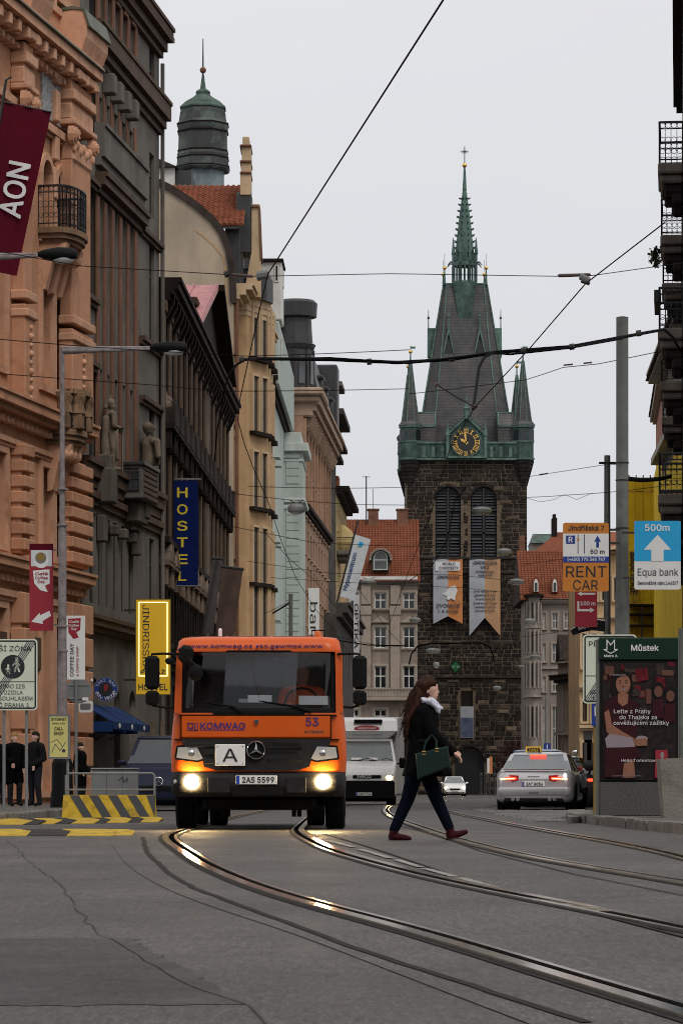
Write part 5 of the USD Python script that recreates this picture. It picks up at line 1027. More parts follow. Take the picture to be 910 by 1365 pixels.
L = Rd.L; k = 152 / FPX; h = lambda py: HC + (YH - py) * k; X = lambda px: (px - 835.5) * k
Rd.wall(.1, h(637), [], 'yellow_net', body=1.2)
nb = 9
for q in range(nb): m = M(); a, b = L * q / nb, L * (q + 1) / nb; m.box(a + .01, -.1 - .02 * (q % 2), h(806), b, .0, h(640), .01); Rd.part('net_panel', m, 'yellow_net')
for py in (808, 820, 835): m = M(); m.box(0, -.9, h(py + 1.3), L, 0, h(py - 1.3), .02); Rd.part('scaffold_board', m, 'dark_trim')
for px in (853, 870, 890, 907): m = M(); m.tube([[X(px), -.8, 0], [X(px), -.8, h(806)]], .05, 6); Rd.part('scaffold_pole', m, 'iron')
m = M(); m.box(0, -.12, h(656), L, -.1, h(655)); Rd.part('net_seam', m, 'ochre_wall')
for q in range(10): m = M(); m.tube([[L * (q + .3) / 10, .1, h(637)], [L * (q + .3) / 10, .1, h(633)]], .03, 5); Rd.part('rail_post', m, 'iron')
m = M(); m.box(.1, -.28, h(845), X(851), -.16, h(735), .02); Rd.part('sign_board', m, 'hump_yellow')
m = text('BAGETERIE', 9 * k, 56 * k, .02, True); m.rot((0, 1, 0), PI / 2).move((X(843.5), -.30, h(765))); Rd.part('lettering', m, 'sign_black')
# ochre house, gable house and curved grey house closing the right side
Re_ = F('ochre_corner_house', 'ochre house with tall windows behind the pedestrian zone sign on the right', 771.5, 205, 838, 205, 0)
L = Re_.L; k = 205 / FPX; h = lambda py: HC + (YH - py) * k; X = lambda px: (px - 771.5) * k
holes = [sbox(X(a), h(d), X(b), h(c)) for a, b in ((776, 782), (788, 795), (802, 810), (818, 826)) for c, d in ((770, 800), (845, 890), (935, 962), (990, 1045))]
Re_.wall(.1, h(735), holes, 'ochre_wall', body=10)
for q in holes: x0, y0, x1, y1 = q.bounds; Re_.window(x0, x1, y0, y1, y=.12, nx=1, fr='frame_brown', gl='pane_dark', surround='ochre_trim', so=.08, sill='ochre_trim')
for py in (825, 918, 972): Re_.ledge(h(py + 2), [(.15, .15), (.2, .35)], 'ochre_trim', name='ledge')
Re_.ledge(h(738), [(.2, .3), (.25, .6)], 'ochre_trim'); m = M(); m.ext(Polygon([(-.6, h(735)), (4, h(702)), (9, h(735))]), 0, L, ex=(0, 1, 0), ey=(0, 0, 1)); Re_.part('roof', m, 'red_tile')
for a, b in ((778, 789), (800, 812)): m = M(); m.box(X(a), -.08, h(1030), X(b), -.02, h(975)); Re_.part('shopfront', m, 'frame_dark')
mat('pinkish_wall', (.30, .235, .19), .8, var=.15, scale=.8, streak=.25)
Rf = F('gable_house', 'low pinkish grey house with a small triangular roof gable and jutting cornice', 743, 245, 773, 240, 0)
L = Rf.L; k = 243 / FPX; h = lambda py: HC + (YH - py) * k; X = lambda px: (px - 743) * k
holes = [sbox(X(a), h(d), X(a + 3), h(c)) for a in (747, 753, 759, 765) for c, d in ((937, 970), (990, 1040))]
Rf.wall(.1, h(882), holes, 'pinkish_wall', body=10)
for q in holes: x0, y0, x1, y1 = q.bounds; Rf.window(x0, x1, y0, y1, y=.1, nx=0, fr='frame_dark', fw=.05)
for px in (745, 751, 757, 763, 769): Rf.pier(X(px) - .12, X(px) + .12, h(976), h(912), .12, 'taupe_trim')
Rf.ledge(h(910), [(.2, .3), (.3, .7), (.1, .8)], 'dark_trim'); Rf.ledge(h(980), [(.2, .3)], 'taupe_trim', name='ledge'); Rf.ledge(h(884), [(.15, .3)], 'taupe_trim', name='ledge')
m = M(); m.ext(Polygon([(X(749), h(882)), (X(764), h(882)), (X(757), h(848))]), -5, .1); Rf.part('gable', m, 'pinkish_wall'); m = M(); m.ext(LineString([(X(748.5), h(881)), (X(757), h(847)), (X(764.5), h(881))]).buffer(.14), -5, .25); Rf.part('verge', m, 'dark_tile')
m = M(); m.ext(Polygon([(-.3, h(880)), (5, h(862)), (9, h(880))]), 0, L, ex=(0, 1, 0), ey=(0, 0, 1)); Rf.part('roof', m, 'dark_tile')
mat('ash_wall', (.25, .215, .19), .85, var=.15, scale=.6, streak=.25, dirt=(.17, .145, .13))
Rg = F('curved_grey_house', 'grey house with orange tiled roof and eyelid dormers right of the tower', 698, 300, 771, 300, 0)
L = Rg.L; k = 300 / FPX; h = lambda py: HC + (YH - py) * k; X = lambda px: (px - 698) * k
holes = [sbox(X(a), h(d), X(b), h(c)) for a, b in ((723, 727), (736, 743), (752, 759), (765, 769)) for c, d in ((817, 838), (858, 882), (902, 922), (942, 1000))]
Rg.wall(.1, h(803), holes, 'ash_wall', u0=X(720), body=12)
for q in holes: x0, y0, x1, y1 = q.bounds; Rg.window(x0, x1, y0, y1, y=.12, nx=1, nz=((y0 + y1) / 2,), fr='frame_white', surround='taupe_trim', so=.08, sill='taupe_trim')
Rg.ledge(h(805), [(.2, .3), (.25, .6)], 'taupe_trim', u0=X(716)); Rg.ledge(h(892), [(.2, .2)], 'taupe_trim', name='ledge', u0=X(716))
m = M(); cyl = [(X(709) + X(722 - 709) * 0 + .95 * math.cos(a) * 1.0, .9 + math.sin(a) * 2.6) for a in np.linspace(-PI, 0, 10)]
m.ext(Polygon([(X(699), 6)] + [(X(711) + X(711.5) * 0 + (X(722) - X(700)) / 2 * math.cos(a), 1.0 + 2.2 * math.sin(a)) for a in np.linspace(-PI, 0, 12)] + [(X(722), 6)]), .1, h(796), ex=(1, 0, 0), ey=(0, 1, 0)); bw = Rg.part('rounded_corner', m, 'ash_wall')
for j in range(7):
    a = -PI + PI * (j + .5) / 7; cx2, cy2 = X(711) + (X(722) - X(700)) / 2 * math.cos(a), 1.0 + 2.2 * math.sin(a)
    for za, zb in ((h(918), h(882)), (h(872), h(840)), (h(832), h(802)), (h(985), h(940))):
        m = M(); m.box(-.09, -.12, za, .09, .05, zb, .02); m.rot((0, 0, 1), a + PI / 2).move((cx2, cy2, 0)); Rg.part('half_column', m, 'taupe_trim', parent=bw)
        m = M(); m.box(-.1, -.02, za + .2, .1, .03, zb - .2); a2 = a + PI / 14; m.rot((0, 0, 1), a2 + PI / 2).move((X(711) + (X(722) - X(700)) / 2 * math.cos(a2), 1.0 + 2.2 * math.sin(a2) - .02, 0)); Rg.part('pane', m, 'pane_dark', parent=bw)
for py, o in ((796, 1.35), (838, 1.06), (878, 1.06), (930, 1.16)):
    m = M(); m.ext(Polygon([(X(711) + (X(722) - X(700)) / 2 * o * math.cos(a), 1.0 + 2.2 * o * math.sin(a)) for a in np.linspace(-PI, 0, 12)] + [(X(722), 4), (X(700), 4)]), h(py), h(py - 3), ex=(1, 0, 0), ey=(0, 1, 0)); Rg.part('rounded_ledge', m, 'dark_trim' if py == 796 else 'taupe_trim', parent=bw)
m = M(); rws = 26; za, zb = h(800), h(728)
for r in range(rws):
    f0, f1 = r / rws, (r + 1) / rws; z0, z1_ = za + (zb - za) * f0, za + (zb - za) * f1; y0, y1 = -.6 + 6.5 * f0, -.6 + 6.5 * f1; x = X(700) - .5
    while x < X(775): e = x + .3; j = rng.uniform(0, .03); m.raw([[x + .02, y0, z0 + .06 + j], [e - .02, y0, z0 + .06 + j], [e - .02, y1, z1_ + .01], [x + .02, y1, z1_ + .01], [x + .02, y0, z0 - .03], [e - .02, y0, z0 - .03]], [[0, 1, 2, 3], [4, 5, 1, 0]]); x = e
Rg.part('roof_tiles', m, 'orange_tile', kind='stuff')
m = M(); m.ext(Polygon([(-.65, za - .05), (5.9, zb - .05), (13, za - .05)]), X(700) - .5, X(775), ex=(0, 1, 0), ey=(0, 0, 1)); Rg.part('roof', m, 'dark_tile')
m = M(); m.hull([[X(716), 6, zb - .1], [X(775), 6, zb - .1], [X(775), 16, zb - .1], [X(716), 16, zb - .1], [X(752), 10, h(698)], [X(775), 10, h(698)]]); Rg.part('upper_roof', m, 'orange_tile')
for px, py in ((714, 782), (739, 782)):
    m = M(); s = arch(X(px - 4.5), X(px + 4.5), h(790), h(768), rise=1.0); m.ext(s, -4, .1); q = Rg.part('dormer', m, 'orange_tile'); m = M(); m.ext(arch(X(px - 3), X(px + 3), h(789), h(772), rise=.6), .1, .2); Rg.part('dormer_trim', m, 'frame_white', parent=q); m = M(); m.ext(sbox(X(px - 1.6), h(788), X(px + 1.6), h(777)), .2, .25); Rg.part('pane', m, 'pane_dark', parent=q)
m = M(); m.box(X(744), 9, h(705), X(751), 10.5, h(679), .05); m.box(X(745.5), 9.2, h(679), X(749.5), 10.3, h(674)); Rg.part('chimney', m, 'dark_trim')
m = M(); m.box(X(702), 12, h(735), X(709), 14, h(700)); Rg.part('chimney', m, 'brown_pier')
t = T('green_roof_house', 'distant house with pale green copper roof between the tower and the chimney', 'house', P(720, 1060, 360) * [1, 1, 0]); k3 = 360 / FPX
m = M(); m.box(-12 * k3, 0, 0, 26 * k3, 6, HC + (YH - 723) * k3); t.part('wall', m, 'ash_wall'); m = M(); m.hull([[-13 * k3, -.3, HC + (YH - 724) * k3], [27 * k3, -.3, HC + (YH - 724) * k3], [27 * k3, 6, HC + (YH - 724) * k3], [-13 * k3, 6, HC + (YH - 724) * k3], [-8 * k3, 3, HC + (YH - 709) * k3], [27 * k3, 3, HC + (YH - 709) * k3]]); t.part('roof', m, 'green_roof')
# row of houses further back so that the street does not end in nothing
Rh = F('plain_far_house', 'plain grey-brown house wall seen between the tower and the left corner house', 430, 318, 560, 330, 0); Rh.wall(0, 16, [], 'dark_grey_wall', body=8)
# bare dark red shrub by the tower's foot
mat('twig', (.085, .035, .032), .8, var=.3)
t = T('bare_shrub', 'bare dark red twiggy shrub at the right foot of the stone tower', 'shrub', P(688, 1061, 312) * [1, 1, 0]); m = M(); tr = M(); r2_ = random.Random(5)
for _ in range(9): a = r2_.uniform(0, 2 * PI); tr.tube([[0, 0, 0], [math.cos(a) * .5, math.sin(a) * .5, 1.5], [math.cos(a) * 1.2, math.sin(a) * 1.2, 3.2]], [.09, .06, .03], 5)
for _ in range(1500):
    a, rr, zz_ = r2_.uniform(0, 2 * PI), 2.2 * r2_.random() ** .6, r2_.uniform(.6, 4.9); rr *= math.sin(min(1, (5.3 - zz_) / 2.2) * PI / 2); c = np.array([rr * math.cos(a), rr * math.sin(a) * .8, zz_]); d = np.array([math.cos(a) * .5, math.sin(a) * .5, r2_.uniform(.2, .8)]) * r2_.uniform(.4, .9); e = nr.normal(0, .025, 3); m.raw([c, c + d, c + d + e, c + e], [[0, 1, 2, 3]])
t.part('trunk', tr, 'twig'); t.part('crown', m, 'twig', kind='stuff')

# the far side of the square, behind the photographer
for i, (a, b, c, d, ht, mt) in enumerate(((-52, -56, -18, -62, 26, 'taupe_wall'), (-18, -62, 14, -65, 24, 'dark_grey_wall'), (14, -65, 48, -58, 27, 'beige_wall'), (52, -56, 56, 12, 24, 'taupe_wall'), (-54, 14, -54, -56, 25, 'brown_stucco'))):
    fk = lambda x, y: CX + FPX * x / y
    t = T('square_building', ('pale house', 'dark grey house', 'beige house', 'taupe house on the right', 'brown house on the left')[i] + ' across the square behind the viewer', 'building', (a, b, 0), math.atan2(d - b, c - a)); Ls = math.hypot(c - a, d - b); holes = [sbox(x - .7, z, x + .7, z + 2.4) for x in np.arange(1.8, Ls - 1, 3.2) for z in np.arange(5, ht - 3, 3.9)] + [sbox(x - 1.6, .4, x + 1.6, 3.8) for x in np.arange(2.6, Ls - 2, 4.5)]
    m = M(); m.ext(sbox(0, 0, Ls, ht).difference(unary_union(holes)), -.4, 0); m.v = [v * [1, -1, 1] for v in m.v]; m.f = [f[:, ::-1] for f in m.f]; t.part('wall', m, mt); m = M(); m.box(0, -.5, 0, Ls, -.35, ht); t.part('panes', m, 'pane_dark'); m = M(); m.box(0, -8, 0, Ls, -.5, ht - .2); t.part('body', m, mt); m = M(); m.hull([[0, .6, ht], [Ls, .6, ht], [0, -8, ht], [Ls, -8, ht], [0, -4, ht + 4], [Ls, -4, ht + 4]]); t.part('roof', m, 'dark_tile')
# ================================================================ vehicles
mat('truck_orange', (.58, .088, .006), .42, var=.06, scale=2, spec=.3, coat=.1, dirt=(.50, .095, .015)); mat('truck_grey', (.022, .022, .023), .6, var=.2, scale=5, dirt=(.07, .065, .06)); mat('black_plastic', (.008, .008, .008), .6, var=.2, scale=6)
mat('tyre', (.009, .009, .009), .8, var=.3, scale=12, dirt=(.022, .02, .018)); mat('rim_steel', (.18, .18, .18), .45, metal=.6, var=.2, scale=6); plain('chrome', (.7, .7, .7), .12, 1.0); plain('mirror_glass', (.3, .32, .34), .05, 1.0)
mat('white_plate', (.72, .72, .70), .4, var=.03); mat('plate_blue', (.02, .06, .35), .4); mat('logo_violet', (.055, .018, .15), .5); mat('paper', (.85, .85, .85), .8, var=.03); mat('seat_cloth', (.06, .06, .065), .8); mat('orange_jacket', (.75, .13, .035), .8, var=.15); mat('skin', (.46, .26, .19), .55, var=.1, scale=14); mat('hair_dark', (.02, .014, .011), .6)
glass('windscreen', (.90, .92, .93), .03, .9); glass('clear_lens', (.85, .85, .85), .02, 1.0)
lamp('headlamp', (1.0, .68, .29), 360.0); lamp('headlamp_far', (1.0, .78, .42), 60.0); lamp('tail_red', (1.0, .04, .015), 5.0); lamp('tail_core', (1.0, .22, .10), 10.0); lamp('beacon_off', (.55, .12, .02), .15); plain('lens_red', (.35, .012, .012), .2); plain('beacon_amber', (.6, .13, .01), .2, coat=.5); plain('lens_clear', (.4, .4, .4), .15)
def rr2(x0, x1, y0, y1, r, n=4):
    pts = []
    for cx, cy, a0 in ((x1 - r, y1 - r, 0), (x0 + r, y1 - r, PI / 2), (x0 + r, y0 + r, PI), (x1 - r, y0 + r, 1.5 * PI)):
        pts += [(cx + r * math.cos(a0 + PI / 2 * k / n), cy + r * math.sin(a0 + PI / 2 * k / n)) for k in range(n + 1)]
    return pts
def wheel(t, x, y, r, w, group=None):
    prof = [(r * .62, -w / 2), (r * .93, -w / 2), (r, -w / 2 + .03), (r, w / 2 - .03), (r * .93, w / 2), (r * .62, w / 2)]
    m = M(); m.lathe(prof, 24); m.rot((0, 1, 0), PI / 2).move((x, y, r)); p = t.part('wheel', m, 'tyre', 35)
    m = M(); m.lathe([(.01, -w / 2 + .02), (r * .3, -w / 2 + .02), (r * .35, -w / 2 + .05), (r * .6, -w / 2 + .02), (r * .63, -w / 2 - .005), (r * .63, w / 2 + .005), (r * .6, w / 2 - .02), (r * .35, w / 2 - .05), (r * .3, w / 2 - .02), (.01, w / 2 - .02)], 20); m.rot((0, 1, 0), PI / 2).move((x, y, r)); t.part('rim', m, 'rim_steel', 35, parent=p)
def plate(t, txt, x, y, z, w=.52, h=.11, par=None, flip=1):
    m = M(); m.box(x - w / 2, y - .012, z - h / 2, x + w / 2, y, z + h / 2, .004); p = t.part('number_plate', m, 'white_plate', parent=par)
    m = M(); m.box(x - w / 2 + .005, y - .016, z - h / 2 + .005, x - w / 2 + .045, y - .011, z + h / 2 - .005); t.part('plate_band', m, 'plate_blue', parent=p)
    m = text(txt, h * .62, w * .78, .004, True).move((x + .022, y - .0135, z)); t.part('plate_lettering', m, 'sign_black', parent=p)
# ---------------------------------------------------------------- the orange truck
k = 41.7 / FPX; xt = lambda px: (px - 344.5) * k; zt = lambda py: HC + (YH - py) * k
t = T('orange_truck', 'orange municipal truck with lit headlights, coming towards us along the tram track', 'truck', ((344.5 - CX) * k, 41.7, float(g(42))))
# lower cab
def ring(hw, y0, y1, z, r): return [[x, y, z] for x, y in rr2(-hw, hw, y0, y1, r, 5)]
m = M(); m.rings([ring(1.13, .0, 1.75, zt(1029), .16), ring(1.14, -.02, 1.75, zt(1005), .16), ring(1.125, .0, 1.75, zt(975), .15), ring(1.10, .03, 1.75, zt(950), .14)]); cab = t.part('cab', m, 'truck_orange', 40)
m = M(); m.rings([ring(1.07, .10, 1.72, zt(868), .2), ring(1.06, .10, 1.73, zt(862), .2), ring(1.045, .14, 1.73, zt(853), .2), ring(1.0, .22, 1.7, zt(848.5), .2), ring(.85, .4, 1.6, zt(846), .2)]); roof = t.part('roof', m, 'truck_orange', 40)
m = M(); m.box(-1.03, 1.62, zt(950), 1.03, 1.73, zt(866)); t.part('rear_wall', m, 'seat_cloth', parent=cab)
for s in (-1, 1):
    m = M(); m.hexa([[s * 1.095, .06, zt(950)], [s * 1.095, .22, zt(950)], [s * 1.0, .22, zt(950)], [s * 1.0, .06, zt(950)], [s * 1.065, .14, zt(866)], [s * 1.065, .28, zt(866)], [s * .99, .28, zt(866)], [s * .99, .14, zt(866)]]); t.part('pillar', m, 'truck_orange', parent=cab)
    m = M(); m.box(s * 1.04, .9, zt(950), s * 1.085, 1.72, zt(866), .01); t.part('door_frame', m, 'truck_orange', parent=cab); m = M(); m.hexa([[s * 1.07, .22, zt(950)], [s * 1.07, .9, zt(950)], [s * 1.06, .9, zt(950)], [s * 1.06, .22, zt(950)], [s * 1.05, .28, zt(866)], [s * 1.05, .9, zt(866)], [s * 1.04, .9, zt(866)], [s * 1.04, .28, zt(866)]]); t.part('side_window', m, 'windscreen', parent=cab)
# windscreen with a black border
wp = lambda x, z, o=0.0: (x, .05 + (z - zt(950)) / (zt(866) - zt(950)) * .085 + .10 * (abs(x) / 1.0) ** 3 - .03 + o, z)
def wsheet(x0, x1, z0, z1, o, th, n=16):
    v = []; xs_ = np.linspace(x0, x1, n)
    for z in (z0, z1):
        for x in xs_: v.append(wp(x, z, o))
    for z in (z0, z1):
        for x in xs_: v.append(wp(x, z, o + th))
    f = [[i, i + 1, n + i + 1, n + i] for i in range(n - 1)] + [[2 * n + i, 3 * n + i, 3 * n + i + 1, 2 * n + i + 1] for i in range(n - 1)] + [[i, 2 * n + i, 2 * n + i + 1, i + 1] for i in range(n - 1)] + [[n + i, n + i + 1, 3 * n + i + 1, 3 * n + i] for i in range(n - 1)]
    f += [[0, n, 3 * n, 2 * n], [n - 1, 3 * n - 1, 4 * n - 1, 2 * n - 1]]; q = M(); q.raw(v, f); return q
ws = t.part('windscreen', wsheet(-.97, .95, zt(944), zt(868), 0, .008), 'windscreen', True)
for nm, a in (('screen_base', (-1.06, 1.04, zt(954), zt(943.5))), ('screen_side', (-1.06, -.955, zt(943.5), zt(866.5))), ('screen_side', (.935, 1.04, zt(943.5), zt(866.5))), ('screen_top', (-1.06, 1.04, zt(868.5), zt(866)))): t.part(nm, wsheet(*a, -.012, .03), 'black_plastic', True, parent=ws)
for x0, x1, z0, z1 in ((xt(330), xt(362), zt(936), zt(926)), (xt(398), xt(437), zt(939), zt(927))): m = wsheet(x0, x1, z0, z1, .03, .004, 4); t.part('paper', m, 'paper', parent=ws)
m = wsheet(xt(318), xt(330), zt(936), zt(931), .03, .004, 4); t.part('sticker', m, 'lens_clear', parent=ws)
for a, b, c in ((xt(300), xt(322), xt(262)), (xt(380), xt(415), xt(345))): m = M(); m.tube([wp(c, zt(934), -.03), wp((a + b) / 2, zt(942), -.035), wp(b, zt(949), -.04)], [.008, .012, .016], 5); t.part('wiper', m, 'black_plastic', parent=ws)
m = M(); m.tube([wp(xt(336), zt(872), .01), wp(xt(338), zt(900), .01), wp(xt(345), zt(929), .01)], .004, 4); t.part('screen_crack', m, 'black_plastic', parent=ws)
# inside: dashboard, steering wheel, seats
m = M(); m.box(-1.0, .2, zt(975), 1.0, .75, zt(938), .08); m.rings([[[xt(282) + .0, y, zt(940)], [xt(290), y, zt(922)], [xt(305), y, zt(914)], [xt(325), y, zt(913)], [xt(340), y, zt(921)], [xt(346), y, zt(940)]] for y in (.35, .8)]); t.part('dashboard', m, 'black_plastic', parent=cab)
for x in (-.58, .55): m = M(); m.box(x - .25, 1.2, zt(960), x + .25, 1.5, zt(885), .1); m.box(x - .14, 1.25, zt(885), x + .14, 1.42, zt(868), .05); t.part('seat', m, 'seat_cloth', 50, parent=cab)
m = M(); m.tube([[.55 + .22 * math.cos(a), .78 + .06 * math.sin(a), zt(935) + .2 * math.sin(a)] for a in np.linspace(0, 2 * PI, 20)], .018, 6, False); t.part('steering_wheel', m, 'black_plastic', parent=cab)
# nose: upper panel seams, grille, emblem, badge
m = M(); m.box(xt(241), -.035, zt(984), xt(441), .05, zt(953), .02); np_ = t.part('nose_panel', m, 'truck_orange', 30)
for a_, b_, c_, d_ in ((240.2, 953, 241, 986), (441, 953, 441.8, 986), (232, 984.8, 452, 985.8), (234, 952.4, 449, 953.2)): m = M(); m.box(xt(a_), -.0385, zt(d_), xt(c_), .04, zt(b_)); t.part('panel_gap', m, 'black_plastic', parent=np_)
m = M(); m.ext(Polygon([(xt(243), zt(985.5)), (xt(441), zt(985.5)), (xt(439), zt(994)), (xt(418), zt(1003)), (xt(412), zt(1022)), (xt(396), zt(1027)), (xt(290), zt(1027)), (xt(272), zt(1022)), (xt(268), zt(1003)), (xt(245), zt(994))]), .0, .055); gr = t.part('grille', m, 'truck_grey')
for a, b in ((990, 996), (1000, 1006.5), (1012, 1018)):
    for x0, x1 in ((330, 330), (355, 402)):
        if x1 > x0: m = M(); m.hexa([[xt(x0), -.052, zt(b)], [xt(x1), -.052, zt(b)], [xt(x1), -.03, zt(b)], [xt(x0), -.03, zt(b)], [xt(x0 + 1), -.075, zt(a)], [xt(x1 + 2), -.075, zt(a)], [xt(x1 + 2), -.03, zt(a)], [xt(x0 + 1), -.03, zt(a)]]); t.part('grille_bar', m, 'truck_grey', parent=gr)
        m = M(); m.box(xt(250 if a < 1000 else 272), -.075, zt(b), xt(286), -.03, zt(a), .01); t.part('grille_bar', m, 'truck_grey', parent=gr) if x0 == 330 else None
m = M(); m.box(xt(355), -.06, zt(1000), xt(402), -.054, zt(996.5)); m.move((0, 0, 0)); t.part('grille_slot', m, 'black_plastic', parent=gr)
m = M(); c_ = (xt(341.5), zt(1000)); m.tube([[c_[0] + .112 * math.cos(a), -.10, c_[1] + .112 * math.sin(a)] for a in np.linspace(0, 2 * PI, 28)], .010, 6, False)
for j in range(3): a = PI / 2 + j * 2 * PI / 3; m.hull([[c_[0] + .018 * math.cos(a + q), -.10 + e, c_[1] + .018 * math.sin(a + q)] for q in (-1.2, 1.2) for e in (-.012, .012)] + [[c_[0] + .108 * math.cos(a), -.10, c_[1] + .108 * math.sin(a)]])
t.part('star_emblem', m, 'chrome'); m = M(); m.ext(Point(0, 0).buffer(.118, 16), .05, .085, o=(c_[0], 0, c_[1])); t.part('emblem_disc', m, 'black_plastic')
m = M(); m.box(xt(287), -.10, zt(1021), xt(327), -.06, zt(992), .008); p = t.part('letter_board', m, 'white_plate'); t.part('lettering', text('A', .165, .19, .004).move((xt(307), -.104, zt(1006.5))), 'sign_black', parent=p)
m = M(); [m.ball((xt(q), -.10, zt(r)), .008, 1) for q in (290, 324) for r in (995, 1018)]; t.part('screws', m, 'rim_steel', parent=p)
m = M(); m.ext(Polygon([(-.028, .0), (0, -.04), (.028, 0), (.028, .025), (0, .035), (-.028, .025)]), .036, .06, o=(xt(342), 0, zt(962.5))); t.part('badge', m, 'chrome')
m = M()
for x0, y0, x1, y1 in ((250, 963.5, 251.6, 974), (250, 963.5, 257.5, 965), (256.3, 963.5, 257.5, 971), (252.8, 969.6, 257.5, 971), (252.8, 969.6, 254.2, 974), (259, 963.5, 260.4, 974), (252.8, 972.6, 264, 974), (262.8, 963.5, 264, 974)): m.box(xt(x0), -.040, zt(y1), xt(x1), -.034, zt(y0))
t.part('logo', m, 'logo_violet', parent=np_)
t.part('lettering', text('KOMWAG', 8.2 * k, 60 * k, .006, True).move((xt(297), -.036, zt(967.5))), 'logo_violet', parent=np_); t.part('lettering', text('53', 11 * k, 17 * k, .006, True).move((xt(416), -.036, zt(962))), 'logo_violet', parent=np_); t.part('lettering', text('ATEGO', 3 * k, 26 * k, .006, True).move((xt(418), -.036, zt(975))), 'chrome', parent=np_)
m = M(); m.box(xt(267), -.038, zt(973.6), xt(326), -.034, zt(972.6)); t.part('small_print', m, 'logo_violet', parent=np_)
for s_, fl_, c in (('www.komwag.cz', False, 296), ('www.komwag.cz', True, 390)): t.part('lettering', text(s_, 5.4 * k, 84 * k, .012, False, fl_).move((xt(c - 2), .103, zt(861))), 'logo_violet', parent=roof)
m = M(); m.ball((xt(343), .07, zt(861)), .02, 1); t.part('dot', m, 'logo_violet', parent=roof)
# headlamp pods, bumper, lamps
for s in (-1, 1):
    cx_ = xt(253) if s < 0 else xt(432)
    m = M(); q = Polygon([(cx_ - s * .0 + s * .17, zt(1010)), (cx_ + s * .15, zt(996)), (cx_ - s * .09, zt(995)), (cx_ - s * .17, zt(1011)), (cx_ - s * .10, zt(1013.5))]); m.ext(q, .015, .06); p = t.part('indicator_lamp', m, 'lens_clear'); m = M(); m.ext(q.buffer(.025), .01, .035); t.part('lamp_surround', m, 'black_plastic', parent=p)
    m = M(); m.ball((cx_ - s * .02, -.06, zt(1004)), .045, 1, (1, .4, 1)); t.part('reflector', m, 'chrome', parent=p)
m = M(); m.rings([[[x, y, z] for x, y in rr2(-1.125 * f, 1.125 * f, o, 1.2, .14, 5)] for f, o, z in ((.97, .06, zt(1062)), (1.0, -.03, zt(1056)), (1.005, -.07, zt(1046)), (1.0, -.06, zt(1035)), (.99, -.02, zt(1029.3)))]); bp = t.part('bumper', m, 'truck_grey', 40)
for x0, x1 in ((xt(310), xt(378)),): m = M(); m.box(x0, -.08, zt(1060), x1, -.06, zt(1049), .005); t.part('air_intake', m, 'black_plastic', parent=bp)
for x0, x1 in ((xt(277), xt(306)), (xt(382), xt(408))): m = M(); m.box(x0, -.082, zt(1057), x1, -.062, zt(1036), .01); t.part('bumper_panel', m, 'truck_grey', parent=bp)
for px, rx in ((255.5, .115), (430.5, .10)):
    m = M(); m.ball((xt(px), -.03, zt(1042)), 1.0, 3, (rx * 1.25, .06, .085)); p = t.part('headlight', m, 'clear_lens', True); m = M(); m.ext(Point(0, 0).buffer(.095, 16), .075, .088, o=(xt(px), 0, zt(1042))); t.part('headlight_bulb', m, 'headlamp', parent=p)
for px in (236, 449): m = M(); m.ball((xt(px), -.02, zt(1042)), .04, 2, (1.2, .7, 1)); t.part('fog_lamp', m, 'lens_clear')
plate(t, '2AS 5599', xt(342), -.085, zt(1039.5), .53, .115)
# mirrors on their arms, beacon, roof rails, aerial
for s, cx_ in ((-1, xt(202.5)), (1, xt(478.5))):
    m = M(); m.tube([[s * 1.02, .12, zt(871)], [s * 1.25, .0, zt(871)], [cx_, -.05, zt(872)], [cx_, -.05, zt(880)]], .016, 6); m.tube([[s * 1.08, .1, zt(942)], [s * 1.2, .02, zt(943)], [cx_, -.03, zt(940)]], .016, 6); ar = t.part('mirror_arm', m, 'black_plastic')
    m = M(); m.box(cx_ - .085, -.10, zt(919), cx_ + .10, .03, zt(874), .04); t.part('mirror', m, 'black_plastic', parent=ar); m = M(); m.box(cx_ - .08, -.10, zt(940), cx_ + .095, .03, zt(920.5), .035); t.part('mirror', m, 'black_plastic', parent=ar)
m = M(); m.tube([[xt(238), .08, zt(866)], [xt(246), -.12, zt(868)], [xt(255), -.2, zt(882)], [xt(262), -.22, zt(888)]], .02, 6); ar = t.part('front_mirror_arm', m, 'black_plastic'); m = M(); m.ball((xt(262), -.22, zt(897)), .1, 2, (.95, .5, 1.1)); t.part('front_mirror', m, 'black_plastic', True, parent=ar)
m = M(); m.box(xt(239), -.2, zt(884), xt(258), -.04, zt(860), .05); m.box(xt(222), -.16, zt(888), xt(234), -.02, zt(879), .03); m.rot((0, 1, 0), .12, (xt(245), 0, zt(872))); t.part('kerb_mirror', m, 'black_plastic', parent=ar)
m = M(); m.lathe([(.055, zt(848)), (.055, zt(843)), (.05, zt(839)), (.02, zt(838))], 12, (xt(423), .5, 0)); t.part('beacon', m, 'beacon_amber', parent=roof); m = M(); m.tube([[xt(415), .5, zt(849)], [xt(415), .5, zt(837.5)], [xt(432), .5, zt(837.5)], [xt(432), .5, zt(849)]], .012, 5); t.part('beacon_guard', m, 'black_plastic', parent=roof)
m = M(); m.lathe([(.025, zt(849)), (.025, zt(836)), (.01, zt(834))], 8, (xt(291), .6, 0)); t.part('aerial', m, 'white_plate', parent=roof)
for a, b in ((250, 300), (302, 360), (362, 420)): m = M(); m.box(xt(a), .35, zt(848), xt(b), .42, zt(846), .01); t.part('roof_rail', m, 'truck_grey', parent=roof)
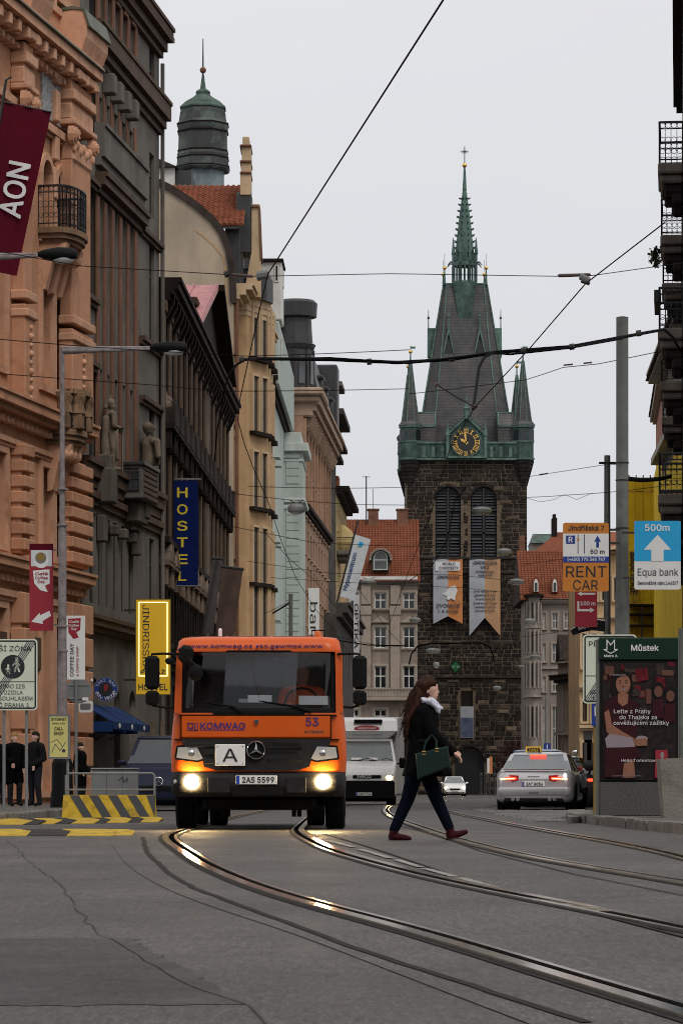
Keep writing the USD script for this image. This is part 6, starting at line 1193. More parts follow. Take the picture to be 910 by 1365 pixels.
# chassis, axle, wheels, low body behind
m = M(); m.box(-.42, .3, .45, .42, 6.2, .75); m.box(-.9, 1.3, .32, .9, 1.5, .5, .05); m.tube([[-.85, 1.25, .43], [.85, 1.25, .43]], .07, 8); m.box(-.75, .25, .26, .75, .9, .45, .06); t.part('chassis', m, 'black_plastic')
for q in (xt(297), xt(302), xt(391), xt(398)): m = M(); m.tube([[q, .5, .3], [q, .5, .17]], .03, 6); t.part('tow_point', m, 'black_plastic')
for s in (-1, 1): wheel(t, s * .99, 1.28, .46, .26); wheel(t, s * .99, 5.0, .46, .25); wheel(t, s * .70, 5.0, .46, .25); m = M(); m.box(s * .82, .75, .85, s * 1.12, 1.85, .95, .04); m.box(s * .8, 1.72, .3, s * 1.12, 1.8, .85, .02); t.part('mudguard', m, 'black_plastic')
m = M(); m.box(-1.02, 2.0, .8, 1.02, 6.6, 2.25, .08); t.part('load_body', m, 'truck_orange'); m = M(); m.box(-1.0, 6.6, .5, 1.0, 6.75, 1.0, .03); t.part('tailboard', m, 'truck_grey')
# driver, in an orange jacket, behind the windscreen
def bones(segs, step=.03, it=6, ops=()):
    out = mf.Manifold()
    for (a, ra), (b, rb) in segs:
        sp = lambda c, r: mf.Manifold.sphere(r, 16).translate(tuple(map(float, c)))
        out = out + mf.Manifold.batch_hull([sp(a, ra), sp(b, rb)])
    msh = out.refine_to_length(step).to_mesh(); tm = trimesh.Trimesh(msh.vert_properties[:, :3], msh.tri_verts, process=True); trimesh.smoothing.filter_taubin(tm, iterations=it * 3); return (np.array(tm.vertices), np.array(tm.faces))
dx, dy, dz = .55, 1.15, zt(938)
pd = T('person', 'truck driver in an orange jacket behind the windscreen, hands on the wheel', 'person', t.loc)
body = [(((dx, dy, dz - .3), .16), ((dx, dy, dz + .1), .17)), (((dx - .2, dy, dz + .16), .08), ((dx + .2, dy, dz + .16), .08)), (((dx, dy, dz + .18), .06), ((dx, dy - .02, dz + .32), .055)), (((dx, dy - .03, dz + .36), .085), ((dx, dy - .02, dz + .46), .095)), (((dx - .22, dy, dz + .12), .06), ((dx - .3, dy - .12, dz - .1), .05)), (((dx - .3, dy - .12, dz - .1), .045), ((dx - .17, dy - .36, dz), .035)), (((dx + .22, dy, dz + .12), .06), ((dx + .3, dy - .12, dz - .1), .05)), (((dx + .3, dy - .12, dz - .1), .045), ((dx + .17, dy - .36, dz), .035))]
v, f = bones(body, .04, 3); part('body', (v, f), 'skin', pd.path, True); jk = [((a, ra + .03), (b, rb + .03)) for (a, ra), (b, rb) in body[:2] + body[4:]]; v, f = bones(jk, .05, 3); part('jacket', (v, f), 'orange_jacket', pd.path, True)
v, f = bones([(((dx, dy + .02, dz + .42), .1), ((dx, dy + .02, dz + .49), .095))], .04, 2); part('hair', (v, f), 'hair_dark', pd.path, True)
mat('silver_paint', (.50, .49, .50), .28, metal=.45, var=.04, scale=1, coat=.6); mat('white_paint', (.80, .80, .79), .35, var=.04, scale=2, coat=.5, dirt=(.7, .69, .67)); mat('navy_paint', (.006, .009, .026), .45, var=.1, scale=1, spec=.2); mat('blue_paint', (.02, .055, .17), .3, var=.1, scale=1, coat=.6); mat('black_car', (.012, .012, .014), .3, var=.1, coat=.6)
mat('car_glass', (.02, .023, .026), .04, var=.2, spec=.9); mat('car_glass_pale', (.16, .18, .185), .05, var=.15, spec=.9); mat('taxi_yellow', (.75, .46, .02), .4); mat('box_white', (.62, .62, .61), .45, var=.05, scale=1, streak=.15); mat('red_oval', (.45, .05, .055), .5)
def car(name, label, cat, loc, rz, paint, L=4.9, W=1.87, H=1.45, belt=.95, hood=.9, trunk=.97, cowl=1.45, decklen=.75, roof0=2.2, roof1=3.55, wr=.33, glassm='car_glass', van=False, tails='lens_red', plate_=None, front_lamp=None, group=None):
    "front at y = 0 looking to -y"
    t = T(name, label, cat, loc, rz, group); hw = W / 2; fb, rb = L * .2, L * .80
    def rg(y, w, z0, z1, r=.16): return [[x, y, z] for x, z in rr2(-w, w, z0, z1, min(r, (z1 - z0) * .45), 4)]
    m = M(); S = [(0, .74, .30, .62), (.06, .86, .22, .72), (.25, .95, .19, hood - .12), (.7, .99, .19, hood - .03), (cowl, 1.0, .19, belt + .01), (L * .5, 1.0, .19, belt + .02), (L - decklen - .35, 1.0, .19, belt + .03), (L - decklen * .55, .985, .2, trunk), (L - .16, .95, .22, trunk - .02), (L - .05, .91, .26, trunk - .07), (L, .84, .34, trunk - .22)]
    m.rings([rg(y, w * hw, a, b, .17) for y, w, a, b in S]); body = t.part('body', m, paint, 35)
    gb = [(cowl, .80), (roof0, .70), (roof1, .70), (L - decklen, .80)]
    b0 = [[x * hw * .9, y, belt] for x, y in ((-1, cowl), (1, cowl), (1, L - decklen), (-1, L - decklen))]; t0 = [[x * hw * .70, y, H - .05] for x, y in ((-1, roof0), (1, roof0), (1, roof1), (-1, roof1))]
    m = M(); m.hexa(b0 + t0); t.part('window_glass', m, glassm)
    m = M(); m.hull([[x * hw * .72, y, H - .075] for x in (-1, 1) for y in (roof0 - .06, roof1 + .06)] + [[x * hw * .66, y, H - .02] for x in (-1, 1) for y in (roof0 + .1, roof1 - .1)] + [[x * hw * .5, y, H] for x in (-1, 1) for y in (roof0 + .3, roof1 - .3)]); t.part('roof', m, paint, 50)
    for i in range(4):
        a, b = np.array(b0[i]), np.array(t0[i]); sx = 1 if a[0] > 0 else -1; sy = 1 if i >= 2 else -1; w = .07
        m = M(); m.hull([a + d for d in ([sx * .02, sy * .02, -.03], [-sx * w, sy * .02, -.03], [sx * .02, -sy * w * 2, -.03])] + [b + d for d in ([sx * .02, sy * .02, 0], [-sx * w, sy * .02, 0], [sx * .02, -sy * w * 2, 0])]); t.part('pillar', m, paint)
    for s in (-1, 1):
        m = M(); a = np.array([s * hw * .9, (cowl + L - decklen) / 2, belt]); b = np.array([s * hw * .70, (roof0 + roof1) / 2, H - .05]); m.hull([a + [s * .015, -.06, -.02], a + [s * .015, .06, -.02], b + [s * .015, -.05, 0], b + [s * .015, .05, 0], a + [0, 0, -.02], b]); t.part('pillar', m, 'black_plastic')
        m = M(); m.ball((s * (hw + .08), cowl + .28, belt + .03), 1, 2, (.11, .07, .075)); m.tube([[s * (hw - .1), cowl + .3, belt - .02], [s * (hw + .05), cowl + .28, belt]], .025, 5); mp = t.part('mirror', m, paint, 50); m = M(); m.ball((s * (hw + .085), cowl + .33, belt + .03), 1, 2, (.09, .035, .06)); t.part('mirror_face', m, 'mirror_glass', True, parent=mp)
        for y in (fb, rb): wheel(t, s * (hw - .13), y, wr, .22)
        for y in (fb, rb): m = M(); m.ext(Point(y, wr).buffer(wr + .06, 16), hw - .14 if s > 0 else -hw - .004, hw + .004 if s > 0 else -hw + .14, ex=(0, 1, 0)); t.part('wheel_arch', m, 'black_plastic')
        m = M(); m.hull([[s * hw * .90, .1, .60], [s * hw * .52, .01, .58], [s * hw * .56, .05, .70], [s * hw * .93, .22, .73], [s * hw * .93, .3, .66], [s * hw * .5, .2, .62]]); hl = t.part('headlight', m, 'lens_clear')
        if front_lamp: m = M(); m.ball((s * hw * .74, .05, .65), 1, 2, (.13, .05, .07)); t.part('headlight_bulb', m, front_lamp, True, parent=hl)
    m = M(); m.box(-hw * .45, -.015, .48, hw * .45, .1, .62, .02); t.part('grille', m, 'black_plastic'); m = M(); m.box(-hw * .8, .0, .24, hw * .8, .1, .36, .03); t.part('air_intake', m, 'black_plastic')
    m = M(); m.box(-hw * .82, .2, .13, hw * .82, L - .2, .3, .05); t.part('underbody', m, 'black_plastic')
    if plate_ and front_lamp: plate(t, plate_, 0, -.03, .44)
    return t
# ---------------------------------------------------------------- silver taxi seen from behind
q = G(711, 1082); yaw = math.radians(-8.5); Lx = 4.9
loc = (q[0] - math.sin(yaw) * Lx * 1.0, q[1] + math.cos(yaw) * Lx, float(g(q[1])))
t = car('silver_taxi', 'silver saloon taxi with glowing red tail lights parked by the right kerb', 'car', loc, PI + yaw, 'silver_paint', H=1.44, belt=.96, trunk=1.0, decklen=.62, roof1=3.5, glassm='car_glass_pale')
Y = Lx                                                               # the tail faces +y of the car's own frame
for s in (-1, 1):
    m = M(); m.hull([[s * .86, Y - .16, .88], [s * .36, Y - .005, .86], [s * .36, Y - .0, .74], [s * .84, Y - .12, .70], [s * .5, Y + .02, .72], [s * .5, Y + .015, .87], [s * .89, Y - .38, .86], [s * .89, Y - .36, .76], [s * .36, Y - .15, .8]]); p = t.part('tail_light', m, 'lens_red')
    m = M(); m.hull([[s * .82, Y - .08, .83], [s * .42, Y + .022, .82], [s * .42, Y + .026, .765], [s * .82, Y - .05, .755], [s * .6, Y + .022, .82], [s * .6, Y + .028, .765], [s * .5, Y - .1, .8]]); t.part('tail_glow', m, 'tail_red', parent=p)
    m = M(); m.tube([[s * .8, Y - .035, .775], [s * .6, Y + .034, .785], [s * .45, Y + .034, .785]], .014, 5); t.part('tail_core', m, 'tail_core', parent=p)
    m = M(); m.lathe([(.045, 0), (.045, .1)], 10); m.rot((1, 0, 0), -PI / 2).move((s * .5 if s > 0 else -.5, Y - .09, .29)); t.part('exhaust', m, 'chrome'); m = M(); m.lathe([(.045, 0), (.045, .1)], 10); m.rot((1, 0, 0), -PI / 2).move((s * .38, Y - .09, .29)); t.part('exhaust', m, 'chrome')
m = M(); m.rings([[[x, y, z] for x, y in rr2(-.9 * f, .9 * f, Y - .5, Y + o, .16, 4)] for f, o, z in ((.93, -.06, .33), (.99, .02, .38), (1.0, .05, .5), (.98, .03, .58))]); t.part('bumper', m, 'silver_paint', 40)
m = M(); m.box(-.72, Y - .3, .2, .72, Y - .01, .345, .04); t.part('diffuser', m, 'black_plastic')
m = M(); m.box(-.27, Y - .01, .595, .27, Y + .036, .715, .01); p = t.part('number_plate', m, 'white_plate'); m = M(); m.box(.225, Y + .034, .6, .265, Y + .041, .71); t.part('plate_band', m, 'plate_blue', parent=p); m = text('3AT 8056', .072, .40, .005, True); m.rot((0, 0, 1), PI).move((-.02, Y + .038, .655)); t.part('plate_lettering', m, 'sign_black', parent=p)
m = text('14 144', .045, .22, .006, True); m.rot((0, 0, 1), PI).move((0, Y + .054, .45)); t.part('lettering', m, 'sign_black')
for j in range(4): m = M(); m.tube([[-.105 + .07 * j + .045 * math.cos(a), Y - .01, .80 + .045 * math.sin(a)] for a in np.linspace(0, 2 * PI, 14)], .006, 5, False); t.part('ring_emblem', m, 'chrome')
m = M(); m.hull([[x, y, z] for x, y, z in ((-.8, Y - .08, .985), (.8, Y - .08, .985), (-.7, Y - .02, 1.015), (.7, Y - .02, 1.015), (-.7, Y - .16, 1.0), (.7, Y - .16, 1.0))]); t.part('trunk_lip', m, 'silver_paint')
m = M(); m.box(-.2, 3.62, 1.335, .2, 3.68, 1.365, .01); t.part('brake_light', m, 'tail_red')
m = M(); m.hull([[x, y, z] for x in (-.02, .36) for y, z in ((2.9, 1.44), (3.08, 1.44), (2.95, 1.58), (3.03, 1.58))]); p = t.part('taxi_sign', m, 'taxi_yellow'); m = M(); m.box(.02, 3.075, 1.455, .32, 3.082, 1.545); m.rot((1, 0, 0), .0); m.box(.02, 3.06, 1.47, .32, 3.079, 1.54); t.part('sign_field', m, 'sign_black', parent=p); m = text('TAXI', .055, .24, .006, True); m.rot((0, 0, 1), PI).move((.17, 3.086, 1.5)); t.part('lettering', m, 'taxi_yellow', parent=p)
m = M(); m.lathe([(.02, 1.43), (.01, 1.5)], 6, (0, 3.3, 0)); t.part('roof_aerial', m, 'black_plastic')
# cars beyond
def rear_bits(t, L, trunk):
    for s in (-1, 1): m = M(); m.box(s * .62, L - .12, .85, s * .84, L + .005, 1.15, .03); t.part('tail_light', m, 'lens_red')
    m = M(); m.box(-.26, L - .02, .7, .26, L + .01, .81); t.part('number_plate', m, 'white_plate')
q = P(752, 1060, 92); t = car('blue_van', 'dark blue van with brighter blue roof parked beyond the silver taxi', 'van', (q[0] - .2, 97, 0), PI - .13, 'blue_paint', L=4.6, W=1.85, H=1.68, belt=1.05, trunk=1.25, decklen=.25, roof0=1.9, roof1=4.25); rear_bits(t, 4.6, 1.2)
q = P(783, 1070, 84); t = car('black_hatchback', 'black car parked behind the metro pylon, beyond the taxi', 'car', (q[0] - .1, 91.5, .0), PI - .13, 'black_car', L=4.1, W=1.72, H=1.45, belt=.95, trunk=1.02, decklen=.3, roof0=1.9, roof1=3.7); rear_bits(t, 4.1, 1.0)
q = G(606, 1062.3); t = car('white_car', 'small white car with lit headlights far down the street, beyond the woman', 'car', (q[0], q[1], 0), 0, 'white_paint', L=4.0, W=1.72, H=1.52, belt=1.0, hood=.98, cowl=1.0, roof0=1.6, roof1=3.6, decklen=.2, trunk=1.1, glassm='car_glass_pale', plate_='4A2 1130', front_lamp='headlamp_far')
q = P(206, 1082, 78); t = car('navy_van', 'dark navy van parked half behind the orange truck and the striped barrier', 'van', (q[0] + .1, 78, 0), -.05, 'navy_paint', L=4.8, W=1.9, H=1.86, belt=1.16, hood=1.12, cowl=.85, roof0=1.5, roof1=4.6, decklen=.12, trunk=1.25, glassm='car_glass', plate_='1AE 4472')
m = M(); m.tube([[.1 * math.cos(a), -.03, .72 + .1 * math.sin(a)] for a in np.linspace(0, 2 * PI, 20)], .012, 5, False); [m.tube([[0, -.03, .72], [.1 * math.cos(PI / 2 + j * 2.094), -.03, .72 + .1 * math.sin(PI / 2 + j * 2.094)]], .012, 4) for j in range(3)]; t.part('star_emblem', m, 'chrome')
# parked scooter behind the pylon
q = P(790, 1076, 76); t = T('motor_scooter', 'dark motor scooter with round mirror and pale top box behind the metro pylon', 'scooter', (q[0], 77, .12))
for y in (0, 1.25): m = M(); m.lathe([(.14, -.05), (.24, -.06), (.27, 0), (.24, .06), (.14, .05)], 18); m.rot((0, 1, 0), PI / 2).move((0, y, .27)); t.part('wheel', m, 'tyre', 35)
m = M(); m.rings([[[x, y, z] for x, z in rr2(-w, w, a, b, .06, 3)] for y, w, a, b in ((-.15, .10, .45, .62), (.05, .17, .4, .85), (.3, .18, .35, .8), (.55, .16, .3, .5), (.8, .18, .3, .75), (1.2, .17, .45, .8), (1.5, .09, .6, .78))]); t.part('body', m, 'black_car', 40)
m = M(); m.box(-.15, .7, .76, .15, 1.35, .86, .05); t.part('seat', m, 'black_plastic', 40); m = M(); m.tube([[-.32, .1, 1.08], [0, .05, 1.02], [.32, .1, 1.08]], .02, 6); m.tube([[0, .05, .8], [0, .05, 1.02]], .03, 6); hb = t.part('handlebar', m, 'black_plastic')
for s in (-1, 1): m = M(); m.tube([[s * .25, .1, 1.07], [s * .34, .1, 1.25]], .008, 5); m.ball((s * .34, .1, 1.29), .07, 2, (1, .3, .8)); t.part('mirror', m, 'chrome', parent=hb)
m = M(); m.box(-.17, -.2, .86, .17, .08, 1.1, .08); t.part('top_box', m, 'truck_grey', 50); m = M(); m.box(-.06, -.22, .6, .06, -.17, .66, .01); t.part('tail_light', m, 'tail_red')
# ---------------------------------------------------------------- white refrigerated box van behind the truck
k = 107 / FPX; t = T('white_box_van', 'white refrigerated box van with one lit headlight visible behind the orange truck', 'van', ((489 - CX) * k, 107, 0)); x_ = lambda px: (px - 489) * k; z_ = lambda py: HC + (YH - py) * k
def rg(y, w, z0, z1, r): return [[a, y, b] for a, b in rr2(-w, w, z0, z1, r, 4)]
m = M(); m.rings([rg(0, .9, z_(1062), z_(1034), .1), rg(.06, .96, z_(1064), z_(1024), .12), rg(.5, 1.0, z_(1064), z_(1015), .12), rg(1.0, 1.0, z_(1064), z_(1012), .12), rg(2.2, 1.0, z_(1064), z_(1012), .12)]); t.part('body', m, 'white_paint', 40)
m = M(); m.hexa([[-.93, .55, z_(1015)], [.93, .55, z_(1015)], [.95, 2.1, z_(1015)], [-.95, 2.1, z_(1015)], [-.82, 1.05, z_(989)], [.82, 1.05, z_(989)], [.85, 2.1, z_(989)], [-.85, 2.1, z_(989)]]); t.part('windscreen', m, 'car_glass_pale')
for s in (-1, 1): m = M(); m.hull([[s * .97, .5, z_(1016)], [s * .88, .5, z_(1016)], [s * .97, .7, z_(1016)], [s * .86, 1.0, z_(988)], [s * .78, 1.0, z_(988)], [s * .86, 1.2, z_(988)]]); t.part('pillar', m, 'white_paint')
m = M(); m.box(-.88, 1.0, z_(989.5), .88, 2.2, z_(984), .06); t.part('roof', m, 'white_paint', 40)
m = M(); m.hull([[s * a, y, z_(b)] for s in (-1, 1) for a, y, b in ((.72, 1.0, 984), (.72, 2.4, 984), (1.02, .85, 974), (1.05, 2.4, 974), (1.02, 1.1, 960), (.9, 1.4, 956), (1.05, 2.4, 956))]); fr_ = t.part('cab_fairing', m, 'white_paint', 30)
m = M(); m.box(x_(472), .92, z_(963), x_(510), 1.4, z_(958.5), .02); t.part('cooling_slot', m, 'black_plastic', parent=fr_)
m = M(); m.ext(Point(0, 0).buffer(1, 24), .0, .02); m.v = [v * [x_(489 + 17), 1, 4 * k] for v in m.v]; m.move((0, .88, z_(970.5))); t.part('logo_oval', m, 'red_oval', parent=fr_); t.part('lettering', text('ubytovani', 3 * k, 24 * k, .01, True).move((0, .858, z_(970.5))), 'white_plate', parent=fr_); t.part('lettering', text('rozvoz cerstvych potravin', 2 * k, 40 * k, .01).move((0, .84, z_(979))), 'truck_grey', parent=fr_)
m = M(); m.box(x_(438), 2.3, z_(1060), x_(540), 7.0, z_(954), .04); t.part('box_body', m, 'box_white')
m = M(); m.box(x_(470), -.03, z_(1038), x_(508), .1, z_(1033.5), .02); p = t.part('grille', m, 'black_plastic'); t.part('lettering', text('IVECO', 3.2 * k, 19 * k, .01, True).move((x_(485), -.035, z_(1035.6))), 'white_plate', parent=p)
for s in (-1, 1):
    m = M(); m.hull([[s * .95, .1, z_(1041)], [s * .58, .0, z_(1039)], [s * .62, .03, z_(1033)], [s * .97, .3, z_(1026)], [s * .9, .16, z_(1027)], [s * .8, .3, z_(1035)]]); p = t.part('headlight', m, 'lens_clear')
    m = M(); m.ball((s * .74, .02, z_(1037)), 1, 2, (.10, .05, .08)); m.ball((s * .86, .12, z_(1027.5)), 1, 1, (.05, .04, .04)); t.part('headlight_bulb', m, 'headlamp_far' if s > 0 else 'lens_clear', True, parent=p)
    m = M(); m.box(s * 1.08, .8, z_(1024), s * 1.3, .95, z_(1010), .04); m.tube([[s * .98, .85, z_(1018)], [s * 1.15, .86, z_(1018)]], .03, 5); t.part('mirror', m, 'black_plastic')
    wheel(t, s * .86, .75, .34, .22); wheel(t, s * .86, 4.6, .34, .3)
m = M(); m.rings([rg(-.06, .9, z_(1064), z_(1041), .08), rg(.3, .98, z_(1066), z_(1040), .1), rg(1.2, .98, z_(1066), z_(1040), .1)]); t.part('bumper', m, 'black_plastic', 40); plate(t, '2AM 7714', x_(485), -.07, z_(1059)); m = M(); m.box(-.8, .3, .12, .8, 6.5, .4); t.part('underbody', m, 'black_plastic')
m = wsheet(-.35, -.05, z_(1012), z_(1009), 0, .005, 4)
for a, b in ((468, 482), (492, 503)): m = M(); m.box(x_(a), .52, z_(1013), x_(b), .54, z_(1010)); m.rot((1, 0, 0), -.6, (0, .53, z_(1012))); t.part('paper', m, 'paper')
for a, b, c in ((478, 492, 500), (508, 515, 524)): m = M(); m.tube([[x_(a), .5, z_(1013)], [x_(b), .47, z_(1011)], [x_(c), .5, z_(1014)]], .015, 4); t.part('wiper', m, 'black_plastic')
# ================================================================ people
mat('coat_black', (.0045, .0045, .005), .9, var=.3, scale=8, spec=.02); mat('jeans_navy', (.004, .0055, .012), .9, var=.3, scale=20, spec=.03); mat('shoe_red', (.035, .005, .007), .6, var=.2, scale=20); mat('scarf', (.60, .60, .72), .85, var=.2, scale=30); mat('hair_brown', (.030, .011, .006), .6, var=.5, scale=25, spec=.1); mat('bag_green', (.011, .025, .022), .6, var=.15, scale=30); mat('lip', (.30, .09, .08), .5); mat('eye_dark', (.02, .014, .012), .3); mat('skin_fair', (.56, .33, .25), .5, var=.08, scale=20); mat('coat_dark2', (.010, .009, .009), .85, var=.3, scale=8); mat('hair_blond', (.26, .15, .06), .6, var=.3, scale=25); mat('trouser_dark', (.014, .014, .017), .85)
Zw = 34.5; kw = Zw / FPX; gw = float(g(Zw))
wx = lambda px: (px - 565) * kw; wz = lambda py: HC + (YH - py) * kw - gw
V = lambda px, py, y=0.0: (wx(px), y, wz(py))
t = T('person', 'woman in black coat and white scarf walking right across the tram tracks, long brown hair', 'person', ((565 - CX) * kw, Zw, gw))
hip_r, hip_l = V(555, 1022, -.09), V(566, 1022, .09)
leg_r = [(hip_r, .085), (V(543, 1066, -.08), .058), (V(525, 1106, -.08), .040)]; leg_l = [(hip_l, .085), (V(582, 1066, .08), .058), (V(599, 1104, .08), .040)]
seg = lambda ch: list(zip(ch[:-1], ch[1:]))
arm_r = [(V(562, 950, -.17), .048), (V(577, 981, -.24), .040), (V(602, 1003, -.22), .026)]; arm_l = [(V(562, 950, .17), .048), (V(552, 982, .23), .04), (V(556, 1012, .2), .027)]
head = [(V(567, 942), .048), (V(570, 930), .046)], [(V(569, 916), .085), (V(572, 918.5), .080)], [(V(573, 921), .066), (V(578, 929), .030)], [(V(579, 915), .035), (V(580, 927.5), .028)], [(V(580.5, 917.5), .012), (V(584.0, 923.3), .010)], [(V(580.3, 923.5), .014), (V(583, 924), .009)], [(V(581.3, 927.2), .010), (V(582.0, 927.4), .009)], [(V(580.6, 931.2), .015), (V(579, 931.5), .017)]
hand_p = lambda c, d, y: None
wr = np.array(arm_r[2][0]); dh = np.array([.75, 0, -.55]); dh /= np.linalg.norm(dh); up = np.array([.55, 0, .75]); pal = wr + dh * .075
fing = [[(tuple(wr), .024), (tuple(pal), .028)], [(tuple(wr + [0, .012, 0]), .022), (tuple(pal + [0, .025, 0]), .022)], [(tuple(wr + [0, -.012, 0]), .022), (tuple(pal + [0, -.025, 0]), .022)]]
for j, (yo, l) in enumerate(((-.034, .052), (-.012, .062), (.011, .058), (.032, .044))):
    a = pal + [0, yo, 0] + dh * .012; b = a + dh * l * .55 - up * .010 * (1 + .3 * j); c = b + dh * l * .30 - up * l * .42; fing += [[(tuple(a), .0105), (tuple(b), .0098)], [(tuple(b), .0098), (tuple(c), .0085)]]
th = wr + dh * .03 + up * .02; fing += [[(tuple(th), .012), (tuple(th + dh * .03 + up * .018), .0105)], [(tuple(th + dh * .03 + up * .018), .0105), (tuple(th + dh * .055 + up * .010), .009)]]
lw = np.array(arm_l[2][0]); fl2 = [[(tuple(lw), .024), (tuple(lw + [.01, 0, -.08]), .026)]] + [[(tuple(lw + [.01, yo, -.08]), .0105), (tuple(lw + [.03, yo, -.15]), .009)] for yo in (-.03, -.01, .012, .032)] + [[(tuple(lw + [.02, -.03, -.03]), .011), (tuple(lw + [.045, -.035, -.09]), .009)]]
torso = [((V(560, 1015), .13), (V(561, 985), .115)), ((V(561, 985), .115), (V(561, 958), .125)), ((V(562, 950, -.13), .06), (V(562, 950, .13), .06)), ((V(561, 955), .11), (V(566, 940), .05))]
B = torso + seg(leg_r) + seg(leg_l) + seg(arm_r) + seg(arm_l) + [tuple(h_) for h_ in head] + [tuple(f_) for f_ in fing + fl2]
v, f = bones(B, .012, 2); body_w = t.part('body', (v, f), 'skin_fair', True)
# face: eye, brow, lips, ear
m = M(); m.ball(V(579.6, 918.2, -.030), .009, 1, (1.2, .6, .6)); m.ball(V(579.6, 918.2, .030), .009, 1, (1.2, .6, .6)); t.part('eyes', m, 'eye_dark'); m = M(); [m.tube([V(577.6, 915.6, s * .045), V(580.2, 914.8, s * .03), V(581.6, 915.6, s * .014)], .0045, 4) for s in (-1, 1)]; t.part('eyebrows', m, 'hair_brown'); m = M(); m.tube([V(580.6, 927.4, -.022), V(582.4, 927.2, 0), V(580.6, 927.4, .022)], .008, 5); t.part('lips', m, 'lip'); m = M(); m.ball(V(569.5, 921, -.078), .03, 2, (.6, .3, 1)); t.part('ear', m, 'skin_fair', True)
# coat: bodice, flared skirt, sleeves, collar
n = 40
def cring(x0, x1, yw, py): c, hw_ = wx((x0 + x1) / 2), (wx(x1) - wx(x0)) / 2; return [[c + hw_ * math.cos(a) * (1 + .03 * math.sin(5 * a)), yw * math.sin(a) * (1 + .04 * math.cos(7 * a)), wz(py) + .012 * math.sin(3 * a + py)] for a in np.linspace(0, 2 * PI, n + 1)[:-1]]
cr = [cring(562, 572, .06, 936), cring(552, 577, .155, 943), cring(546, 582, .225, 951), cring(543, 584.5, .225, 962), cring(542, 584, .20, 976), cring(544, 584, .19, 988), cring(541.5, 587, .215, 1003), cring(538.5, 595, .245, 1020), cring(536.5, 602, .27, 1033), cring(538, 600, .25, 1034)]; cr = [np.array(a) * (1 - f) + np.array(b) * f for a, b in zip(cr[:-1], cr[1:]) for f in (0, .25, .5, .75)] + [np.array(cr[-1])]; cr = [r * [1, 1, 1] + ((meshkit.fbm(r * [9, 9, 3.5], 3, 4) - .5) * .075)[:, None] * (r - r.mean(0)) / np.linalg.norm(r - r.mean(0), axis=1)[:, None] for r in cr]; m = M(); m.rings(cr); t.part('coat', m, 'coat_black', True)
v, f = bones([((a, ra + .026), (b, rb + (.026 if i == 0 else .022))) for ch in (arm_r, arm_l) for i, ((a, ra), (b, rb)) in enumerate(seg(ch))] + [((V(561, 951, -.12), .09), (V(561, 951, .12), .09))], .03, 3); t.part('sleeves', (v, f), 'coat_black', True)
m = M(); m.rings([cring(546, 586, .22, 985), cring(545.5, 586.5, .222, 989)]); t.part('belt', m, 'coat_dark2', True)
leg = lambda ch: [((a, ra + .014), (b, rb + .014)) for (a, ra), (b, rb) in seg(ch)]
for ch in (leg_r, leg_l): v, f = bones(leg(ch), .03, 3); t.part('trouser_leg', (v, f), 'jeans_navy', True)
for pts in ([(V(526, 1105, -.08), .048), (V(522, 1115.5, -.08), .042), (V(536, 1116.5, -.08), .036), (V(545, 1118, -.08), .026)], [(V(600, 1105, .08), .046), (V(599.5, 1114, .08), .043), (V(611, 1112.5, .08), .036), (V(621, 1109.5, .08), .026)]):
    v, f = bones(seg(pts), .02, 3); p = t.part('shoe', (v, f), 'shoe_red', True); q = pts[1][0]; m = M(); m.box(q[0] - .045, q[1] - .035, wz(1121) if q[0] < 0 else q[2] - .055, q[0] + .02, q[1] + .035, q[2] - .03, .008); t.part('heel', m, 'black_plastic', parent=p)
# scarf and hair
v, f = bones([((V(566 + 9 * math.cos(a), 934.5 + 1.6 * math.cos(a), .105 * math.sin(a)), .032), (V(566 + 9 * math.cos(a + .5), 934.5 + 1.6 * math.cos(a + .5), .105 * math.sin(a + .5)), .032)) for a in np.arange(0, 2 * PI, .5)] + [((V(575, 934, -.09), .036), (V(581, 942, -.11), .034)), ((V(581, 942, -.11), .034), (V(584.5, 949, -.10), .022)), ((V(577, 936, .03), .03), (V(587, 944, .0), .022))], .02, 2); m = M(); m.raw(v + .006 * np.sin(v[:, [2, 0, 1]] * 90), f); t.part('scarf', m, 'scarf', True)
hs = []; r3 = random.Random(11)
hs += [((V(566, 914.5), .098), (V(570, 910.5), .088)), ((V(565, 917), .10), (V(560, 930), .085)), ((V(563, 914, -.05), .07), (V(575, 910.5, -.035), .052)), ((V(563, 914, .05), .07), (V(575, 910.5, .035), .052))]
for j in range(22):
    yo = r3.uniform(-.12, .12); p = [V(561 + r3.uniform(-3, 3), 915 + r3.uniform(-3, 6), yo * .6), V(554 + r3.uniform(-5, 4), 935 + r3.uniform(-6, 6), yo), V(546 + r3.uniform(-4, 6), 960 + r3.uniform(-9, 6), yo * 1.25), V(541.5 + r3.uniform(-3, 5), 978 + r3.uniform(-14, 10), yo * 1.3)]
    hs += [((p[0], .045), (p[1], .04)), ((p[1], .038), (p[2], .027)), ((p[2], .026), (p[3], .008))]
v, f = bones(hs, .018, 1); vv = np.array(v); vv[:, 0] += .006 * np.sin(vv[:, 1] * 160 + vv[:, 2] * 9); t.part('hair', (vv, f), 'hair_brown', True)
hw_ = M()
for j in range(60): yo = r3.uniform(-.15, .15); a = np.array(V(560, 912 + r3.uniform(-4, 12), yo * .6)); hw_.tube([a, a + [-.07 - .05 * r3.random(), yo * .3, -.12], a + [-.15 - .10 * r3.random(), yo * .5, -.33 - .2 * r3.random()]], [.006, .004, .0015], 4)
t.part('loose_strands', hw_, 'hair_brown', kind='stuff')
